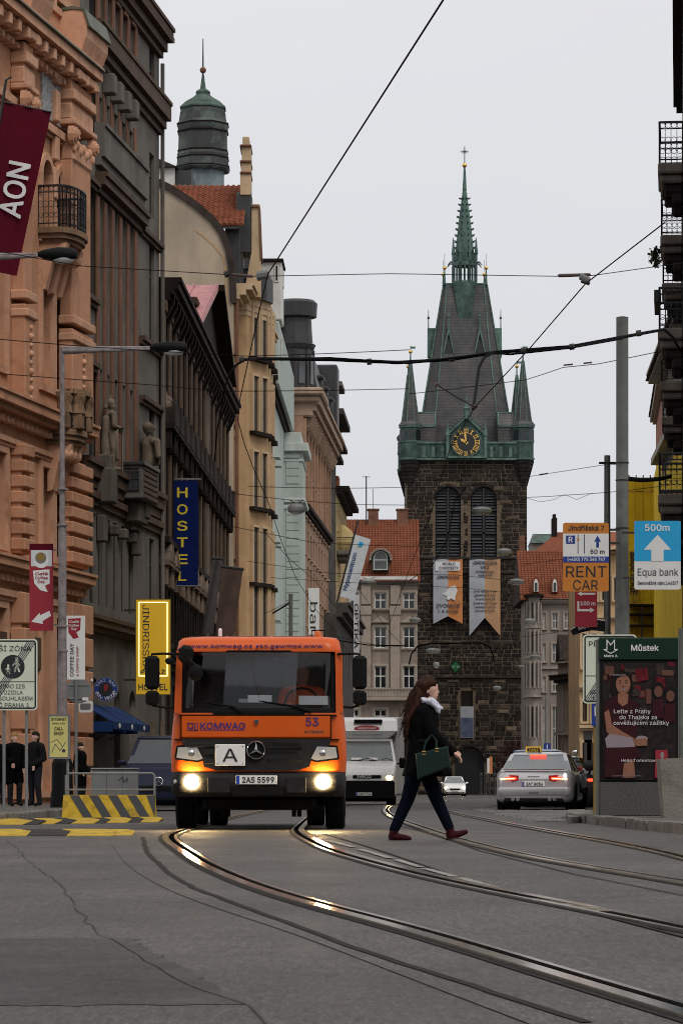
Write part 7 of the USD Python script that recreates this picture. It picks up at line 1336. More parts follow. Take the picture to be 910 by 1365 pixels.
# the green handbag on her arm
bg = T('handbag', 'dark green leather handbag with gold clasps hanging from the walking woman\'s arm', 'handbag', t.loc)
q = [V(553, 1005.5), V(595, 995.5), V(598.5, 1023), V(556, 1039)]; cq = np.mean(q, 0); m = M()
rg2 = lambda s, y: [tuple(cq + (np.array(p) - cq) * s + [0, y, 0]) for p in q]
m.hull(rg2(.90, -.435) + rg2(.97, -.42) + rg2(1.02, -.38) + rg2(1.02, -.30) + rg2(.97, -.265)); bb = bg.part('bag_body', m, 'bag_green', 60)
for a, b, pyv in ((561, 566, 1002.5), (578, 583, 998.5)):
    m = M(); m.box(wx(a), -.43, wz(pyv + 5.0), wx(b), -.41, wz(pyv - 1.5), .006); bg.part('strap_tab', m, 'bag_green', parent=bb)
    for d in (0, 3.6): m = M(); m.box(wx(a - .3), -.438, wz(pyv + d + 1.1), wx(b + .3), -.422, wz(pyv + d - .4), .004); bg.part('clasp', m, 'gold', parent=bb)
m = M(); m.tube([V(563.5, 1002, -.40), V(566, 990, -.36), V(574, 980.5, -.32), V(580, 988, -.36), V(580.5, 998, -.40)], .012, 6); bg.part('handle', m, 'bag_green')
m = M(); m.tube([V(563.5, 1003, -.29), V(566, 991, -.27), V(574, 983, -.24), V(580, 989, -.27), V(580.5, 999, -.29)], .012, 6); bg.part('handle', m, 'bag_green')
# bystanders
def bystander(px, Z, lift, h_, rz, lab, coat, hair, leg_mat, long_coat=True, hat=False, arms=(.0, .0), group=None):
    s = h_ / 1.75; t = T('person', lab, 'person', ((px - CX) * Z / FPX, Z, lift), rz, group); j = lambda x, y, z: (x * s, y * s, z * s)
    L_ = [(j(-.1, 0, .92), .085), (j(-.11, -.02, .5), .058), (j(-.11, 0, .09), .042)]; R_ = [(j(.1, 0, .92), .085), (j(.12, -.04, .5), .058), (j(.13, .02, .09), .042)]
    al = [(j(-.2, 0, 1.42), .05), (j(-.26, .02, 1.14), .042), (j(-.2 + .06, -.14 - arms[0], .98 + arms[0]), .028)]; ar = [(j(.2, 0, 1.42), .05), (j(.26, .02, 1.14), .042), (j(.2 - .02, -.16 - arms[1], .96 + arms[1]), .028)]
    hd = [(j(0, 0, 1.44), .055), (j(0, -.01, 1.54), .05)], [(j(0, .01, 1.66), .09), (j(0, -.01, 1.645), .085)], [(j(0, -.03, 1.62), .065), (j(0, -.055, 1.565), .038)], [(j(0, -.095, 1.64), .012), (j(0, -.11, 1.615), .012)]
    hn = []
    for w_, d in ((al[2][0], -1), (ar[2][0], 1)):
        w_ = np.array(w_); pm = w_ + np.array([0, -.02, -.08]) * s; hn += [((tuple(w_), .026), (tuple(pm), .03))] + [((tuple(pm + [k_ * .018, 0, 0]), .010), (tuple(pm + np.array([k_ * .02, -.015, -.075 + .008 * abs(k_)])), .009)) for k_ in (-1.5, -.5, .5, 1.5)] + [((tuple(w_ + [d * -.025, -.01, -.03]), .011), (tuple(w_ + np.array([d * -.04, -.025, -.085])), .009))]
    tr = [((j(0, 0, .95), .14), (j(0, 0, 1.2), .13)), ((j(0, 0, 1.2), .13), (j(0, 0, 1.38), .14)), ((j(-.13, 0, 1.42), .07), (j(.13, 0, 1.42), .07))]
    v, f = bones(tr + seg(L_) + seg(R_) + seg(al) + seg(ar) + [tuple(x) for x in hd] + hn, .025, 2); t.part('body', (v, f), 'skin_fair', True)
    ct = [((a, ra + .035), (b, rb + .035)) for (a, ra), (b, rb) in tr + seg(al) + seg(ar)] + ([((j(-.1, 0, .9), .12), (j(-.12, 0, .62), .12)), ((j(.1, 0, .9), .12), (j(.12, 0, .62), .12))] if long_coat else [])
    v, f = bones(ct, .05, 2); t.part('coat', (v, f), coat, True)
    for c in (L_, R_): v, f = bones([((a, ra + .018), (b, rb + .018)) for (a, ra), (b, rb) in seg(c)], .05, 2); t.part('trouser_leg', (v, f), leg_mat, True); q = np.array(c[2][0]); v, f = bones([((tuple(q), .05), (tuple(q + [0, -.15, -.04]), .038))], .03, 2); t.part('shoe', (v, f), 'black_plastic', True)
    m = M(); [m.ball(j(sx * .032, -.085, 1.655), .010, 1) for sx in (-1, 1)]; t.part('eyes', m, 'eye_dark')
    v, f = bones([((j(0, .025, 1.685), .095), (j(0, .0, 1.70), .088)), ((j(0, .05, 1.62), .075), (j(0, .06, 1.54 if not hat else 1.45), .05))], .03, 2); t.part('hair', (v, f), hair, True)
    return t
gl = .12
bystander(19, 76, gl, 1.72, .5, 'blond person in a long black coat standing between the pedestrian zone sign posts', 'coat_black', 'hair_blond', 'trouser_dark', True, True, (.1, .0))
bystander(47, 75, gl, 1.73, -.7, 'dark-haired man in black jacket standing right of the pedestrian zone sign posts', 'coat_dark2', 'hair_dark', 'trouser_dark', False, False, (.0, .05), None)
bystander(-3, 77, gl, 1.70, .2, 'person in black cut off by the left edge of the picture', 'coat_black', 'hair_dark', 'trouser_dark', True)
bystander(107, 84, gl, 1.60, 1.2, 'person in dark clothes half hidden behind the back of the round sign', 'coat_black', 'hair_dark', 'trouser_dark', True)
# ---------------------------------------------------------------- stone figures on the grey building
mat('statue_stone', (.21, .165, .125), .85, var=.3, scale=3, bump=.5, bscale=20, streak=.35, dirt=(.10, .08, .065))
def statue(px, pyb, pyt, lab, bust):
    u_ = Bg.U(px, .25); q = Bg.a + Bg.t * u_ - Bg.nin * .30; zb, zt_ = Bg.H(px, pyb, .3), Bg.H(px, pyt, .3); s = (zt_ - zb) / (1.82 if not bust else .92); j = lambda x, y, z: (x * s, y * s, (z - (0 if not bust else .93)) * s); r = lambda v_: v_ * s
    t = T('statue', lab, 'statue', (q[0], q[1], zb), Bg.rz + 2.0 - PI / 2 if not bust else Bg.rz + .9, 'stone figures on the grey building'); S_ = lambda a, ra, b, rb: ((j(*a), r(ra)), (j(*b), r(rb)))
    B_ = [S_((0, 0, 1.0), .16, (0, 0, 1.2), .15), S_((0, 0, 1.2), .15, (0, 0, 1.38), .16), S_((-.16, 0, 1.43), .09, (.16, 0, 1.43), .09), S_((0, 0, 1.46), .065, (0, -.02, 1.58), .06), S_((0, .01, 1.68), .105, (0, -.02, 1.65), .095), S_((0, -.05, 1.6), .06, (0, -.06, 1.57), .045), S_((0, -.11, 1.655), .014, (0, -.125, 1.63), .014), S_((-.26, 0, 1.42), .075, (-.3, .0, 1.12), .06), S_((-.3, 0, 1.12), .058, (-.02, -.24, 1.1), .045), S_((.26, 0, 1.42), .075, (.3, -.02, 1.14), .06), S_((.3, -.02, 1.14), .058, (.04, -.24, 1.0), .045), S_((0, -.26, 1.08), .05, (.02, -.27, 1.0), .05)]
    if not bust:
        B_ += [S_((-.1, 0, .95), .13, (-.12, -.03, .5), .09), S_((-.12, -.03, .5), .09, (-.12, 0, .08), .07), S_((.1, 0, .95), .13, (.13, -.07, .5), .09), S_((.13, -.07, .5), .09, (.13, 0, .08), .07), S_((-.12, -.02, .06), .06, (-.13, -.18, .05), .05), S_((.13, -.02, .06), .06, (.14, -.18, .05), .05), S_((0, .1, 1.3), .14, (0, .14, .1), .16)]
        for k in range(5): B_.append(S_((-.16 + .08 * k, -.1, .98), .05, (-.2 + .1 * k, -.12, .3), .045))
    v, f = bones(B_, .03 * s, 2); t.part('body', (v, f), 'statue_stone', True)
    v, f = bones([S_((0, .02, 1.73), .12, (0, .02, 1.76), .10)] + ([S_((0, -.06, 1.72), .1, (0, -.14, 1.71), .03)] if bust else [S_((0, .12, 1.72), .03, (0, .0, 1.90), .03), S_((0, .14, 1.62), .06, (0, .1, 1.74), .06)]), .03 * s, 1); t.part('cap' if bust else 'helmet', (v, f), 'statue_stone', True)
    if not bust: m = M(); m.box(r(-.03), r(-.31), r(.02), r(.03), r(-.27), r(1.12), .01); m.box(r(-.16), r(-.32), r(1.1), r(.16), r(-.26), r(1.14), .01); t.part('sword', m, 'statue_stone')
statue(146, 627, 531, 'stone warrior figure in a helmet leaning on a sword on the grey facade', False)
statue(196, 620, 561, 'stone half-figure of a capped worker above the boxy bay of the grey facade', True)
# ================================================================ signs, posts and street furniture
mat('galv', (.20, .205, .20), .5, metal=.3, var=.2, scale=4, streak=.2); mat('pole_green', (.105, .115, .10), .5, var=.2, scale=3, streak=.25, dirt=(.16, .165, .15)); mat('flaky_paint', (.21, .185, .185), .6, var=.3, scale=6, dirt=(.09, .055, .05), bump=.3); mat('maroon', (.075, .003, .011), .75, var=.1); mat('sign_red', (.26, .008, .022), .5, var=.06); mat('flag_white', (.50, .52, .54), .75, var=.1); mat('sign_retro', (.55, .60, .49), .45, var=.05, scale=2); mat('hostel_blue', (.003, .011, .085), .6, var=.2, scale=.8); mat('letter_yellow', (.66, .48, .02), .5); mat('sign_orange', (.46, .16, .018), .4, var=.06); mat('sign_blue', (.01, .30, .58), .4, var=.05); mat('deep_blue', (.01, .035, .22), .4); mat('grey_back', (.13, .135, .135), .5, var=.15); mat('metro_green', (.004, .022, .011), .4, var=.1, spec=.25); mat('concrete', (.21, .195, .17), .85, var=.2, scale=4, bump=.5, bscale=30, dirt=(.13, .12, .10)); mat('granite', (.085, .083, .078), .7, var=.4, scale=40); mat('awning_blue', (.010, .032, .11), .75, var=.15); mat('pale_yellow', (.52, .47, .16), .5, var=.1); mat('black_frame', (.006, .006, .006), .35, spec=.25); mat('flag_grey', (.085, .075, .075), .8, var=.2); mat('flag_brown', (.10, .065, .055), .8, var=.2); mat('post_ochre', (.20, .14, .04), .6)
mat('lightbox_yellow', (.55, .33, .012), .4, var=.06, emit=((.62, .36, .012), .28)); lamp('neon_white', (1.0, .86, .45), 1.7)
class S(T):
    "a sign square to the view at distance Z; parts are given in photo pixels"
    def __init__(s, name, label, cat, px, Z, group=None): s.k = Z / FPX; s.px = px; s.Z = Z; super().__init__(name, label, cat, ((px - CX) * Z / FPX, Z, 0), 0, group)
    def X(s, px): return (px - s.px) * s.k
    def H(s, py): return HC + (YH - py) * s.k
    def rect(s, name, x0, y0, x1, y1, mt, d0=0.0, d1=.01, r=0, par=None):
        q = sbox(s.X(x0), s.H(y1), s.X(x1), s.H(y0)); q = q.buffer(-r * s.k).buffer(r * s.k) if r else q; m = M(); m.ext(q, d0, d1); return s.part(name, m, mt, parent=par)
    def poly(s, name, pts, mt, d0=0.0, d1=.01, par=None): m = M(); m.ext(Polygon([(s.X(a), s.H(b)) for a, b in pts]).buffer(0), d0, d1); return s.part(name, m, mt, parent=par)
    def line(s, name, pts, w, mt, d0, d1, par=None): m = M(); m.ext(LineString([(s.X(a), s.H(b)) for a, b in pts]).buffer(w * s.k / 2, cap_style=2), d0, d1); return s.part(name, m, mt, parent=par)
    def frame(s, name, x0, y0, x1, y1, w, mt, d0, d1, r=0, par=None): q = sbox(s.X(x0), s.H(y1), s.X(x1), s.H(y0)); q = q.buffer(-r * s.k).buffer(r * s.k) if r else q; m = M(); m.ext(q.difference(q.buffer(-w * s.k)), d0, d1); return s.part(name, m, mt, parent=par)
    def txt(s, t_, cx, cy, h, w, mt, d, rot=0, bold=True, par=None, name='lettering'): m = text(t_, h * s.k, w * s.k if w else None, .003, bold); m.rot((0, 1, 0), rot).move((s.X(cx), -d, s.H(cy))); return s.part(name, m, mt, parent=par)
    def disc(s, name, cx, cy, r, mt, d0, d1, par=None, r_in=0): q = Point(s.X(cx), s.H(cy)).buffer(r * s.k, 20); q = q.difference(Point(s.X(cx), s.H(cy)).buffer(r_in * s.k, 20)) if r_in else q; m = M(); m.ext(q, d0, d1); return s.part(name, m, mt, parent=par)
    def pole(s, name, px, y0, y1, r, mt, yb=.06, zb=None, par=None, n=10): m = M(); m.tube([[s.X(px), yb, s.H(y1) if zb is None else zb], [s.X(px), yb, s.H(y0)]], r, n); return s.part(name, m, mt, 50, parent=par)
def zone_sign(name, lab, x0, x1, y0, y1, Z, posts):
    s = S(name, lab, 'road sign', (x0 + x1) / 2, Z); w, h_ = x1 - x0, y1 - y0; fx = lambda f: x0 + w * f; fy = lambda f: y0 + h_ * f
    p = s.rect('board', x0, y0, x1, y1, 'sign_retro', 0, .025, r=5); s.frame('border', x0 + 1.8, y0 + 1.8, x1 - 1.8, y1 - 1.8, 2.0, 'sign_black', .025, .028, 4, p)
    s.txt('PĚŠÍ ZÓNA', fx(.5), fy(.125), 6.6, w * .78, 'sign_black', .028, par=p, bold=False); s.disc('symbol_disc', fx(.545), fy(.39), w * .22, 'sign_black', .025, .029, p)
    for cx_, cy_, k_ in ((.62, .37, 1.0), (.46, .43, .66)):
        m = M(); q = lambda a, b: (s.X(fx(cx_) + a * k_), s.H(fy(cy_) + b * k_)); parts = [Point(*q(0, -8.5)).buffer(2.2 * k_ * s.k), LineString([q(0, -6), q(0, 1)]).buffer(2 * k_ * s.k), LineString([q(0, 0), q(-3, 8)]).buffer(1.2 * k_ * s.k), LineString([q(0, 0), q(3.2, 8)]).buffer(1.2 * k_ * s.k), LineString([q(0, -5), q(-5, 0)]).buffer(.9 * k_ * s.k), LineString([q(0, -5), q(3.5, 0)]).buffer(.9 * k_ * s.k)]
        m.ext(unary_union(parts), .029, .031); s.part('walking_figure', m, 'sign_retro', parent=p)
    s.line('divider', [(x0 + 4, fy(.60)), (x1 - 4, fy(.60))], 1.0, 'sign_black', .025, .028, p)
    for k_, t_ in enumerate(('MIMO IZS', 'VOZIDLA', 'SE SOUHLASEM', 'MČ PRAHA 1')): s.txt(t_, fx(.52), fy(.665 + .085 * k_), 5.2, w * (.5, .42, .78, .66)[k_], 'ink_dark', .028, bold=False, par=p)
    for k_ in range(5): o = (k_ - 2) * 3.0; s.line('end_stripe', [(x0 + 4 + o * .9 + 3, y1 - 4), (x1 - 8 + o * .9, y0 + 4)], 1.0, 'ink_dark', .0285, .031, p)
    for q in posts: s.pole('post', q, y0 + 10, 0, .03, 'galv', .05, .1)
    return s
zone_sign('pedestrian_zone_sign', 'square pedestrian zone end sign on two posts at the left edge', -22, 50, 852, 947, 62, (5, 35))
zone_sign('pedestrian_zone_sign', 'pedestrian zone sign half hidden behind the metro pylon', 776.5, 848, 846, 938, 58, (806, 838))
# lamp posts
def lamp_post(lab, px, Z, ytop, x_arm, x_head, base=True):
    s = S('street_lamp', lab, 'street lamp', px, Z); kk_ = s.k; yb = 0
    m = M(); m.tube([[0, 0, .1], [0, 0, s.H(870)], [0, 0, s.H(868)], [0, 0, s.H(700)], [0, 0, s.H(698)], [0, 0, s.H(ytop)]], [.112, .108, .098, .09, .062, .05], 12); s.part('post', m, 'flaky_paint', 50)
    for py in (868, 835, 700, 652): m = M(); m.lathe([(.10, s.H(py + 1.5)), (.125, s.H(py + 1)), (.125, s.H(py - 1)), (.09, s.H(py - 1.6))], 12); s.part('clamp', m, 'flaky_paint')
    m = M(); m.tube([[0, 0, s.H(ytop + 4)], [s.X(x_arm), -.02, s.H(ytop + 1)]], [.075, .03], 8); m.tube([[0, 0, s.H(ytop)], [s.X(x_arm), -.02, s.H(ytop - 1)]], [.05, .03], 8); a = s.part('arm', m, 'flaky_paint', 50)
    m = M(); x0, x1 = s.X(x_arm), s.X(x_head); m.rings([[[x, w * math.cos(q), s.H(ytop) + .02 + h_ * math.sin(q)] for q in np.linspace(0, 2 * PI, 13)[:-1]] for x, w, h_ in ((x0 - .02, .04, .04), (x0 + .1, .11, .09), ((x0 + x1) / 2, .17, .14), (x1 - .12, .16, .13), (x1, .08, .07))]); hd = s.part('lamp_housing', m, 'black_plastic', 50, parent=a)
    m = M(); m.ball(((x0 + 2 * x1) / 3 - .02, 0, s.H(ytop) - .07), 1, 2, ((x1 - x0) * .28, .13, .1)); s.part('lamp_glass', m, 'lens_clear', True, parent=a)
    if base: m = M(); m.lathe([(.27, .12), (.27, .3), (.24, .5), (.235, 1.1), (.19, 1.22), (.12, 1.26)], 16); s.part('base_cover', m, 'black_plastic', 40)
lamp_post('flaking grey lamp post on the left pavement with one long arm to the right', 83, 72, 464, 200, 249)
lamp_post('lamp head on an arm reaching in from the left edge below the maroon flag', -32, 62, 340, 51, 103, False)
# hostel banner
D_ = S('hostel_banner', 'dark blue vertical banner reading HOSTEL in yellow letters', 'banner', 243, 113); p = D_.rect('cloth', 223, 641, 264, 780, 'hostel_blue', 0, .02)
for c, y in zip('HOSTEL', (656.5, 679, 701, 723, 745.5, 768)): D_.txt(c, 243, y, 12.5, 14 if c != 'L' else 11, 'letter_yellow', .024, par=p)
for y in (639, 781): m = M(); m.tube([[D_.X(210), 0, D_.H(y)], [D_.X(268), 0, D_.H(y)]], .035, 6); D_.part('rod', m, 'galv')
J = S('arcade_sign', 'lit yellow vertical sign reading JINDRISSKA PASAZ HOSTEL left of the truck', 'sign', 204, 100); p = J.rect('light_box', 181, 799, 227, 926, 'lightbox_yellow', -.2, 0); J.frame('neon_border', 184.5, 802.5, 223.5, 902, 1.3, 'neon_white', 0, .02, 1, p)
J.frame('rim', 180.5, 798.5, 227.5, 926.5, 1, 'post_ochre', -.21, .012, 0, p); J.txt('JINDRISSKA', 194.5, 850, 8.5, 88, 'ink_dark', .01, PI / 2, False, p); J.txt('PASÁŽ', 204, 895.5, 4.5, 33, 'ink_dark', .01, 0, True, p); J.txt('HOSTEL', 204, 916, 8, 39, 'ink_dark', .01, 0, True, p)
m = M(); m.box(J.X(165), .05, J.H(815), J.X(182), .1, J.H(812)); m.box(J.X(165), .05, J.H(908), J.X(182), .1, J.H(905)); J.part('bracket', m, 'iron')
# cafe signs
C = S('cafe_banner', 'dark red cafe banner with coffee cup picture and white arrow, on the lamp post', 'banner', 55, 72.3); p = C.rect('board', 39.5, 725, 71, 841, 'sign_red', 0, .03); C.rect('top_band', 39.5, 725, 71, 733, 'maroon', .03, .033, par=p); C.rect('picture', 41.5, 733.5, 69.5, 755, 'flag_white', .03, .034, 0, p); C.disc('saucer', 55, 748, 9.5, 'sign_white', .034, .036, p); C.disc('cup', 54.5, 744, 7.5, 'grey_back', .036, .038, p); C.disc('coffee', 54.5, 742.5, 5.6, 'post_ochre', .038, .040, p)
C.poly('speech_bubble', [(44, 761), (66, 759), (66.5, 778), (60, 781), (64, 789.5), (54, 787), (46, 778)], 'sign_white', .03, .034, p)
for t_, y in (('Café', 765), ('Coffee', 770.5), ('Day', 776)): C.txt(t_, 55.5, y, 3.6, 17 if t_ != 'Day' else 10, 'sign_red', .037, par=p)
C.poly('arrow', [(42, 829), (53, 817), (53.5, 820.5), (66, 814.5), (68.5, 821), (57, 828), (57.5, 832)], 'sign_white', .03, .034, p); m = M(); m.box(C.X(70), -.02, C.H(734), C.X(84), .02, C.H(732)); m.box(C.X(70), -.02, C.H(834), C.X(84), .02, C.H(832)); C.part('bracket', m, 'galv')
C = S('cafe_sign', 'white vertical cafe sign with red speech bubble right of the lamp post', 'sign', 100, 73.5); p = C.rect('board', 88, 821, 113.5, 906, 'sign_white', 0, .04); C.poly('speech_bubble', [(91, 825), (108, 824), (107, 840), (102, 843), (105, 850), (98, 852), (91.5, 843)], 'sign_red', .04, .044, p)
for t_, y in (('Café', 829), ('Coffee', 834), ('Day', 839)): C.txt(t_, 99, y, 3, 13 if t_ != 'Day' else 7, 'sign_white', .047, par=p)
C.txt('COFFEE DAY', 96, 880, 4.6, 44, 'ink_dark', .043, -PI / 2, par=p); C.txt('A COFFEE SHOP', 103.5, 882, 2.6, 40, 'sign_red', .043, -PI / 2, par=p)
# back of a round traffic sign, poster board, small signs by the shop
C = S('round_traffic_sign', 'grey back of a round traffic sign on a thin pole', 'road sign', 105, 78); p = C.disc('disc', 105, 921, 17, 'grey_back', 0, .03); [C.rect('rail', 92, y, 118, y + 2, 'galv', .03, .05, par=p) for y in (912, 930)]; C.pole('pole', 102, 905, 0, .035, 'grey_back', -.08, .1); C.rect('reflector', 110, 930, 118, 934, 'sign_white', .05, .055, par=p)
C = S('poster_board', 'yellow INTERNET CALL SHOP poster in a grey frame beside the lamp post', 'sign', 79, 71); p = C.rect('frame', 64, 952.5, 93.5, 1012, 'grey_back', -.05, .02); C.rect('poster', 66.5, 955.5, 90.5, 1009.5, 'pale_yellow', .02, .024, par=p)
for t_, y, h_, w_ in (('INTERNET', 959, 3.6, 21), ('from 1 Kc', 964.5, 2.2, 17), ('CALL', 971.5, 4.2, 12), ('SHOP', 978, 4.2, 13)): C.txt(t_, 78.5, y, h_, w_, 'sign_black', .026, par=p)
C.line('map_line', [(69, 1004), (74, 992), (80, 1001), (88, 989)], .8, 'ink_dark', .024, .026, p); C.line('map_line', [(68, 990), (76, 986), (84, 996)], .8, 'ink_dark', .024, .026, p); C.disc('map_mark', 85, 1001, 2.4, 'ink_dark', .024, .026, p); C.pole('pole', 90, 1000, 0, .03, 'galv', .08, .1)
C = S('round_shop_sign', 'round dark blue shop sign MODRY ZUB on the grey building', 'sign', 141, 97); p = C.disc('disc', 141, 919, 16.3, 'deep_blue', -.15, 0); C.disc('ring', 141, 919, 16.5, 'grey_back', -.05, .006, p, 15.3); C.disc('inner_disc', 141, 919, 9, 'sign_black', 0, .01, p); C.poly('red_mark', [(138, 914), (143, 912), (144, 918), (140, 923)], 'sign_red', .01, .014, p)
for k_, c in enumerate('MODRY ZUB'):
    if c != ' ': a = PI * (1.13 + .74 * k_ / 8); C.txt(c, 141 - 12.2 * math.cos(a), 919 - 12.2 * math.sin(a), 4.2, None, 'sign_white', .012, 1.5 * PI - a, par=p)
for k_, c in enumerate('THAI BAR'):
    if c != ' ': a = PI * (.13 + .74 * k_ / 7); C.txt(c, 141 - 12.2 * math.cos(a), 919 - 12.2 * math.sin(a), 3.4, None, 'flag_white', .012, a - PI / 2, par=p)
m = M(); m.box(C.X(139), -.1, C.H(919), C.X(125), -.05, C.H(917)); C.part('bracket', m.move((0, .3, 0)), 'iron')
C = S('security_camera', 'white security camera on the grey building above the round shop sign', 'camera', 120, 95); m = M(); m.tube([[C.X(117), -.1, C.H(899)], [C.X(122), -.35, C.H(911)]], .09, 8); C.part('housing', m, 'sign_white', 50); m = M(); m.tube([[C.X(115), .1, C.H(900)], [C.X(118), -.15, C.H(902)]], .03, 6); C.part('bracket', m, 'galv')
C = S('light_box_sign', 'small pale light box sign under the round traffic sign', 'sign', 114, 92); p = C.rect('box', 105, 934, 123.5, 950, 'sign_white', -.2, 0, 3); C.rect('panel', 107, 938, 121, 946, 'grey_back', 0, .01, 2, p)
C = S('small_white_sign', 'small white rectangular sign on the dark facade left of the truck mirror', 'sign', 181, 106); C.rect('board', 174.5, 941, 186.5, 952.5, 'sign_white', 0, .05); [C.rect('window_light', a, 962, a + 6, 985, 'pale_relief', -.02, .02) for a in (201 - .5, 214)]
# awnings on the grey building
for k_, (pa, pb, lab) in enumerate(((124, 141, 'blue shop awning nearest the round shop sign'), (142, 158, 'middle one of the three blue shop awnings'), (159, 175, 'blue shop awning nearest the truck'))):
    a, b = Bg.U(pa - 18), Bg.U(pb - 18); z1_, z0_ = Bg.H(135, 941), Bg.H(135, 941) - .55; o = Bg.a; t = T('awning', lab, 'awning', (o[0], o[1], 0), Bg.rz, 'blue shop awnings on the grey building')
    m = M(); m.hexa([[a, -.03, z1_ - .04], [b, -.03, z1_ - .04], [b, -1.0, z0_ - .04], [a, -1.0, z0_ - .04], [a, -.03, z1_], [b, -.03, z1_], [b, -1.0, z0_], [a, -1.0, z0_]]); t.part('canopy', m, 'awning_blue'); m = M(); m.box(a, -1.02, z0_ - .22, b, -.99, z0_); m.box(a, -1.0, z0_ - .3, a + .02, -.1, z0_); v_ = t.part('valance', m, 'awning_blue')
    m = M(); m.ball(((a + b) / 2, -1.02, z0_ - .11), 1, 2, (.16, .012, .08)); t.part('emblem', m, 'sign_white', parent=v_); m = M(); m.tube([[a + .05, -.05, z0_ - .5], [a + .05, -.98, z0_ - .03]], .02, 5); t.part('strut', m, 'iron')
# striped barrier with rail, and the grey cabinet behind it
B_ = S('striped_barrier', 'yellow and black striped concrete barrier with tube rail at the left kerb', 'barrier', 146, 60); zb = float(g(60)); m = M(); x0, x1 = B_.X(84), B_.X(208); m.hull([[x, y, z] for x, y, z in ((x0, -.28, zb), (x1, -.28, zb), (x0, .28, zb), (x1, .28, zb), (x0 + .02, -.16, B_.H(1060)), (x1 - .02, -.16, B_.H(1060)), (x0 + .02, .16, B_.H(1060)), (x1 - .02, .16, B_.H(1060)))]); blk = B_.part('block', m, 'hump_yellow')
hb_ = B_.H(1060) - zb
for k_ in range(5):
    xa = x0 + .14 + k_ * .355; m = M(); f = lambda x, r: [min(max(x, x0 + .006), x1 - .006), -.284 + .12 * r, zb + hb_ * r]; q = [f(xa + .26, .02), f(xa + .43, .02), f(xa + .17, .985), f(xa, .985)]; m.hexa([np.array(c) + [0, .012, 0] for c in q] + [np.array(c) - [0, .004, 0] for c in q]); B_.part('stripe', m, 'sign_black', parent=blk)
m = M(); m.tube([[B_.X(88), 0, B_.H(1060)], [B_.X(88), 0, B_.H(1034)], [B_.X(91), 0, B_.H(1031.5)], [B_.X(203), 0, B_.H(1031)], [B_.X(206), 0, B_.H(1034)], [B_.X(206), 0, B_.H(1060)]], .022, 8); B_.part('rail', m, 'galv', 50); m = M(); m.tube([[B_.X(88), 0, B_.H(1053)], [B_.X(206), 0, B_.H(1053)]], .016, 6); B_.part('rail', m, 'galv', 50)
C = S('utility_cabinet', 'grey graffiti-marked utility cabinet behind the striped barrier', 'cabinet', 152, 69); m = M(); m.box(C.X(122), 0, .1, C.X(183), .4, C.H(1026), .02); p = C.part('body', m, 'grey_back'); m = M(); m.box(C.X(121), -.03, C.H(1026), C.X(184), .43, C.H(1024), .01); C.part('lid', m, 'galv', parent=p); C.line('graffiti', [(158, 1041), (163, 1036), (165, 1043), (170, 1037), (169, 1044)], 1, 'sign_black', .001, .004, p); [C.line('door_gap', [(x, 1027), (x, 1062)], .5, 'sign_black', .001, .003, p) for x in (142, 163)]
# maroon flag on the orange building
mat('flag_letter', (.58, .57, .57), .7)
Fg = S('maroon_flag', 'large maroon flag with AON lettering hanging slanted from the orange building', 'flag', 15, 79); n = 14; v, f = [], []
for i in range(n + 1):
    for j in range(n + 1):
        a, b = i / n, j / n; top = np.array([6 + 62 * a, 135.5 + 13.5 * a]); bot = np.array([-38 + 60 * a, 356 + 11 * a]); q = top * (1 - b) + bot * b; v.append([Fg.X(q[0]), .05 * math.sin(a * 7 + b * 2) * b + .03 * math.sin(a * 15), Fg.H(q[1])])
f = [[i * (n + 1) + j, i * (n + 1) + j + 1, (i + 1) * (n + 1) + j + 1, (i + 1) * (n + 1) + j] for i in range(n) for j in range(n)]; v = np.array(v); m = M(); m.raw(v, f); m.raw(v + [0, .008, 0], [q[::-1] for q in f]); fl_ = Fg.part('cloth', m, 'maroon', True)
m = text('AON', 28 * Fg.k, 74 * Fg.k, .006, True); m.rot((0, 1, 0), -PI / 2 + .2).move((Fg.X(20), -.075, Fg.H(253))); Fg.part('lettering', m, 'flag_letter', parent=fl_)
m = M(); m.tube([[Fg.X(-5), 0, Fg.H(190)], [Fg.X(3), 0, Fg.H(140)], [Fg.X(8), 0, Fg.H(106)], [Fg.X(14), .1, Fg.H(101)]], .035, 6); m.tube([[Fg.X(4), 0, Fg.H(135)], [Fg.X(69), 0, Fg.H(149)]], .02, 6); Fg.part('flag_pole', m, 'iron')
# bank flag and two dull flags further down the left side
def slantflag(name, lab, quad, Z, mt, pole=None, t_=None):
    s = S(name, lab, 'flag', quad[0][0], Z); q = np.array(quad, float); n = 8; v = []
    for i in range(n + 1):
        for j in range(n + 1): a, b = i / n, j / n; p_ = (q[0] * (1 - a) + q[1] * a) * (1 - b) + (q[3] * (1 - a) + q[2] * a) * b; v.append([s.X(p_[0]), .06 * math.sin(a * 6 + b * 3), s.H(p_[1])])
    f = [[i * (n + 1) + j, i * (n + 1) + j + 1, (i + 1) * (n + 1) + j + 1, (i + 1) * (n + 1) + j] for i in range(n) for j in range(n)]; v = np.array(v); m = M(); m.raw(v, f); m.raw(v + [0, .01, 0], [k_[::-1] for k_ in f]); p = s.part('cloth', m, mt, True)
    if pole: m = M(); m.tube([[s.X(a), .1, s.H(b)] for a, b in pole], .06, 6); s.part('flag_pole', m, 'iron')
    if t_: c, cy, h_, w_, rot, txt_ = t_; s.txt(txt_, c, cy, h_, w_, 'ink_blue', .075, rot, True, p)
    return s
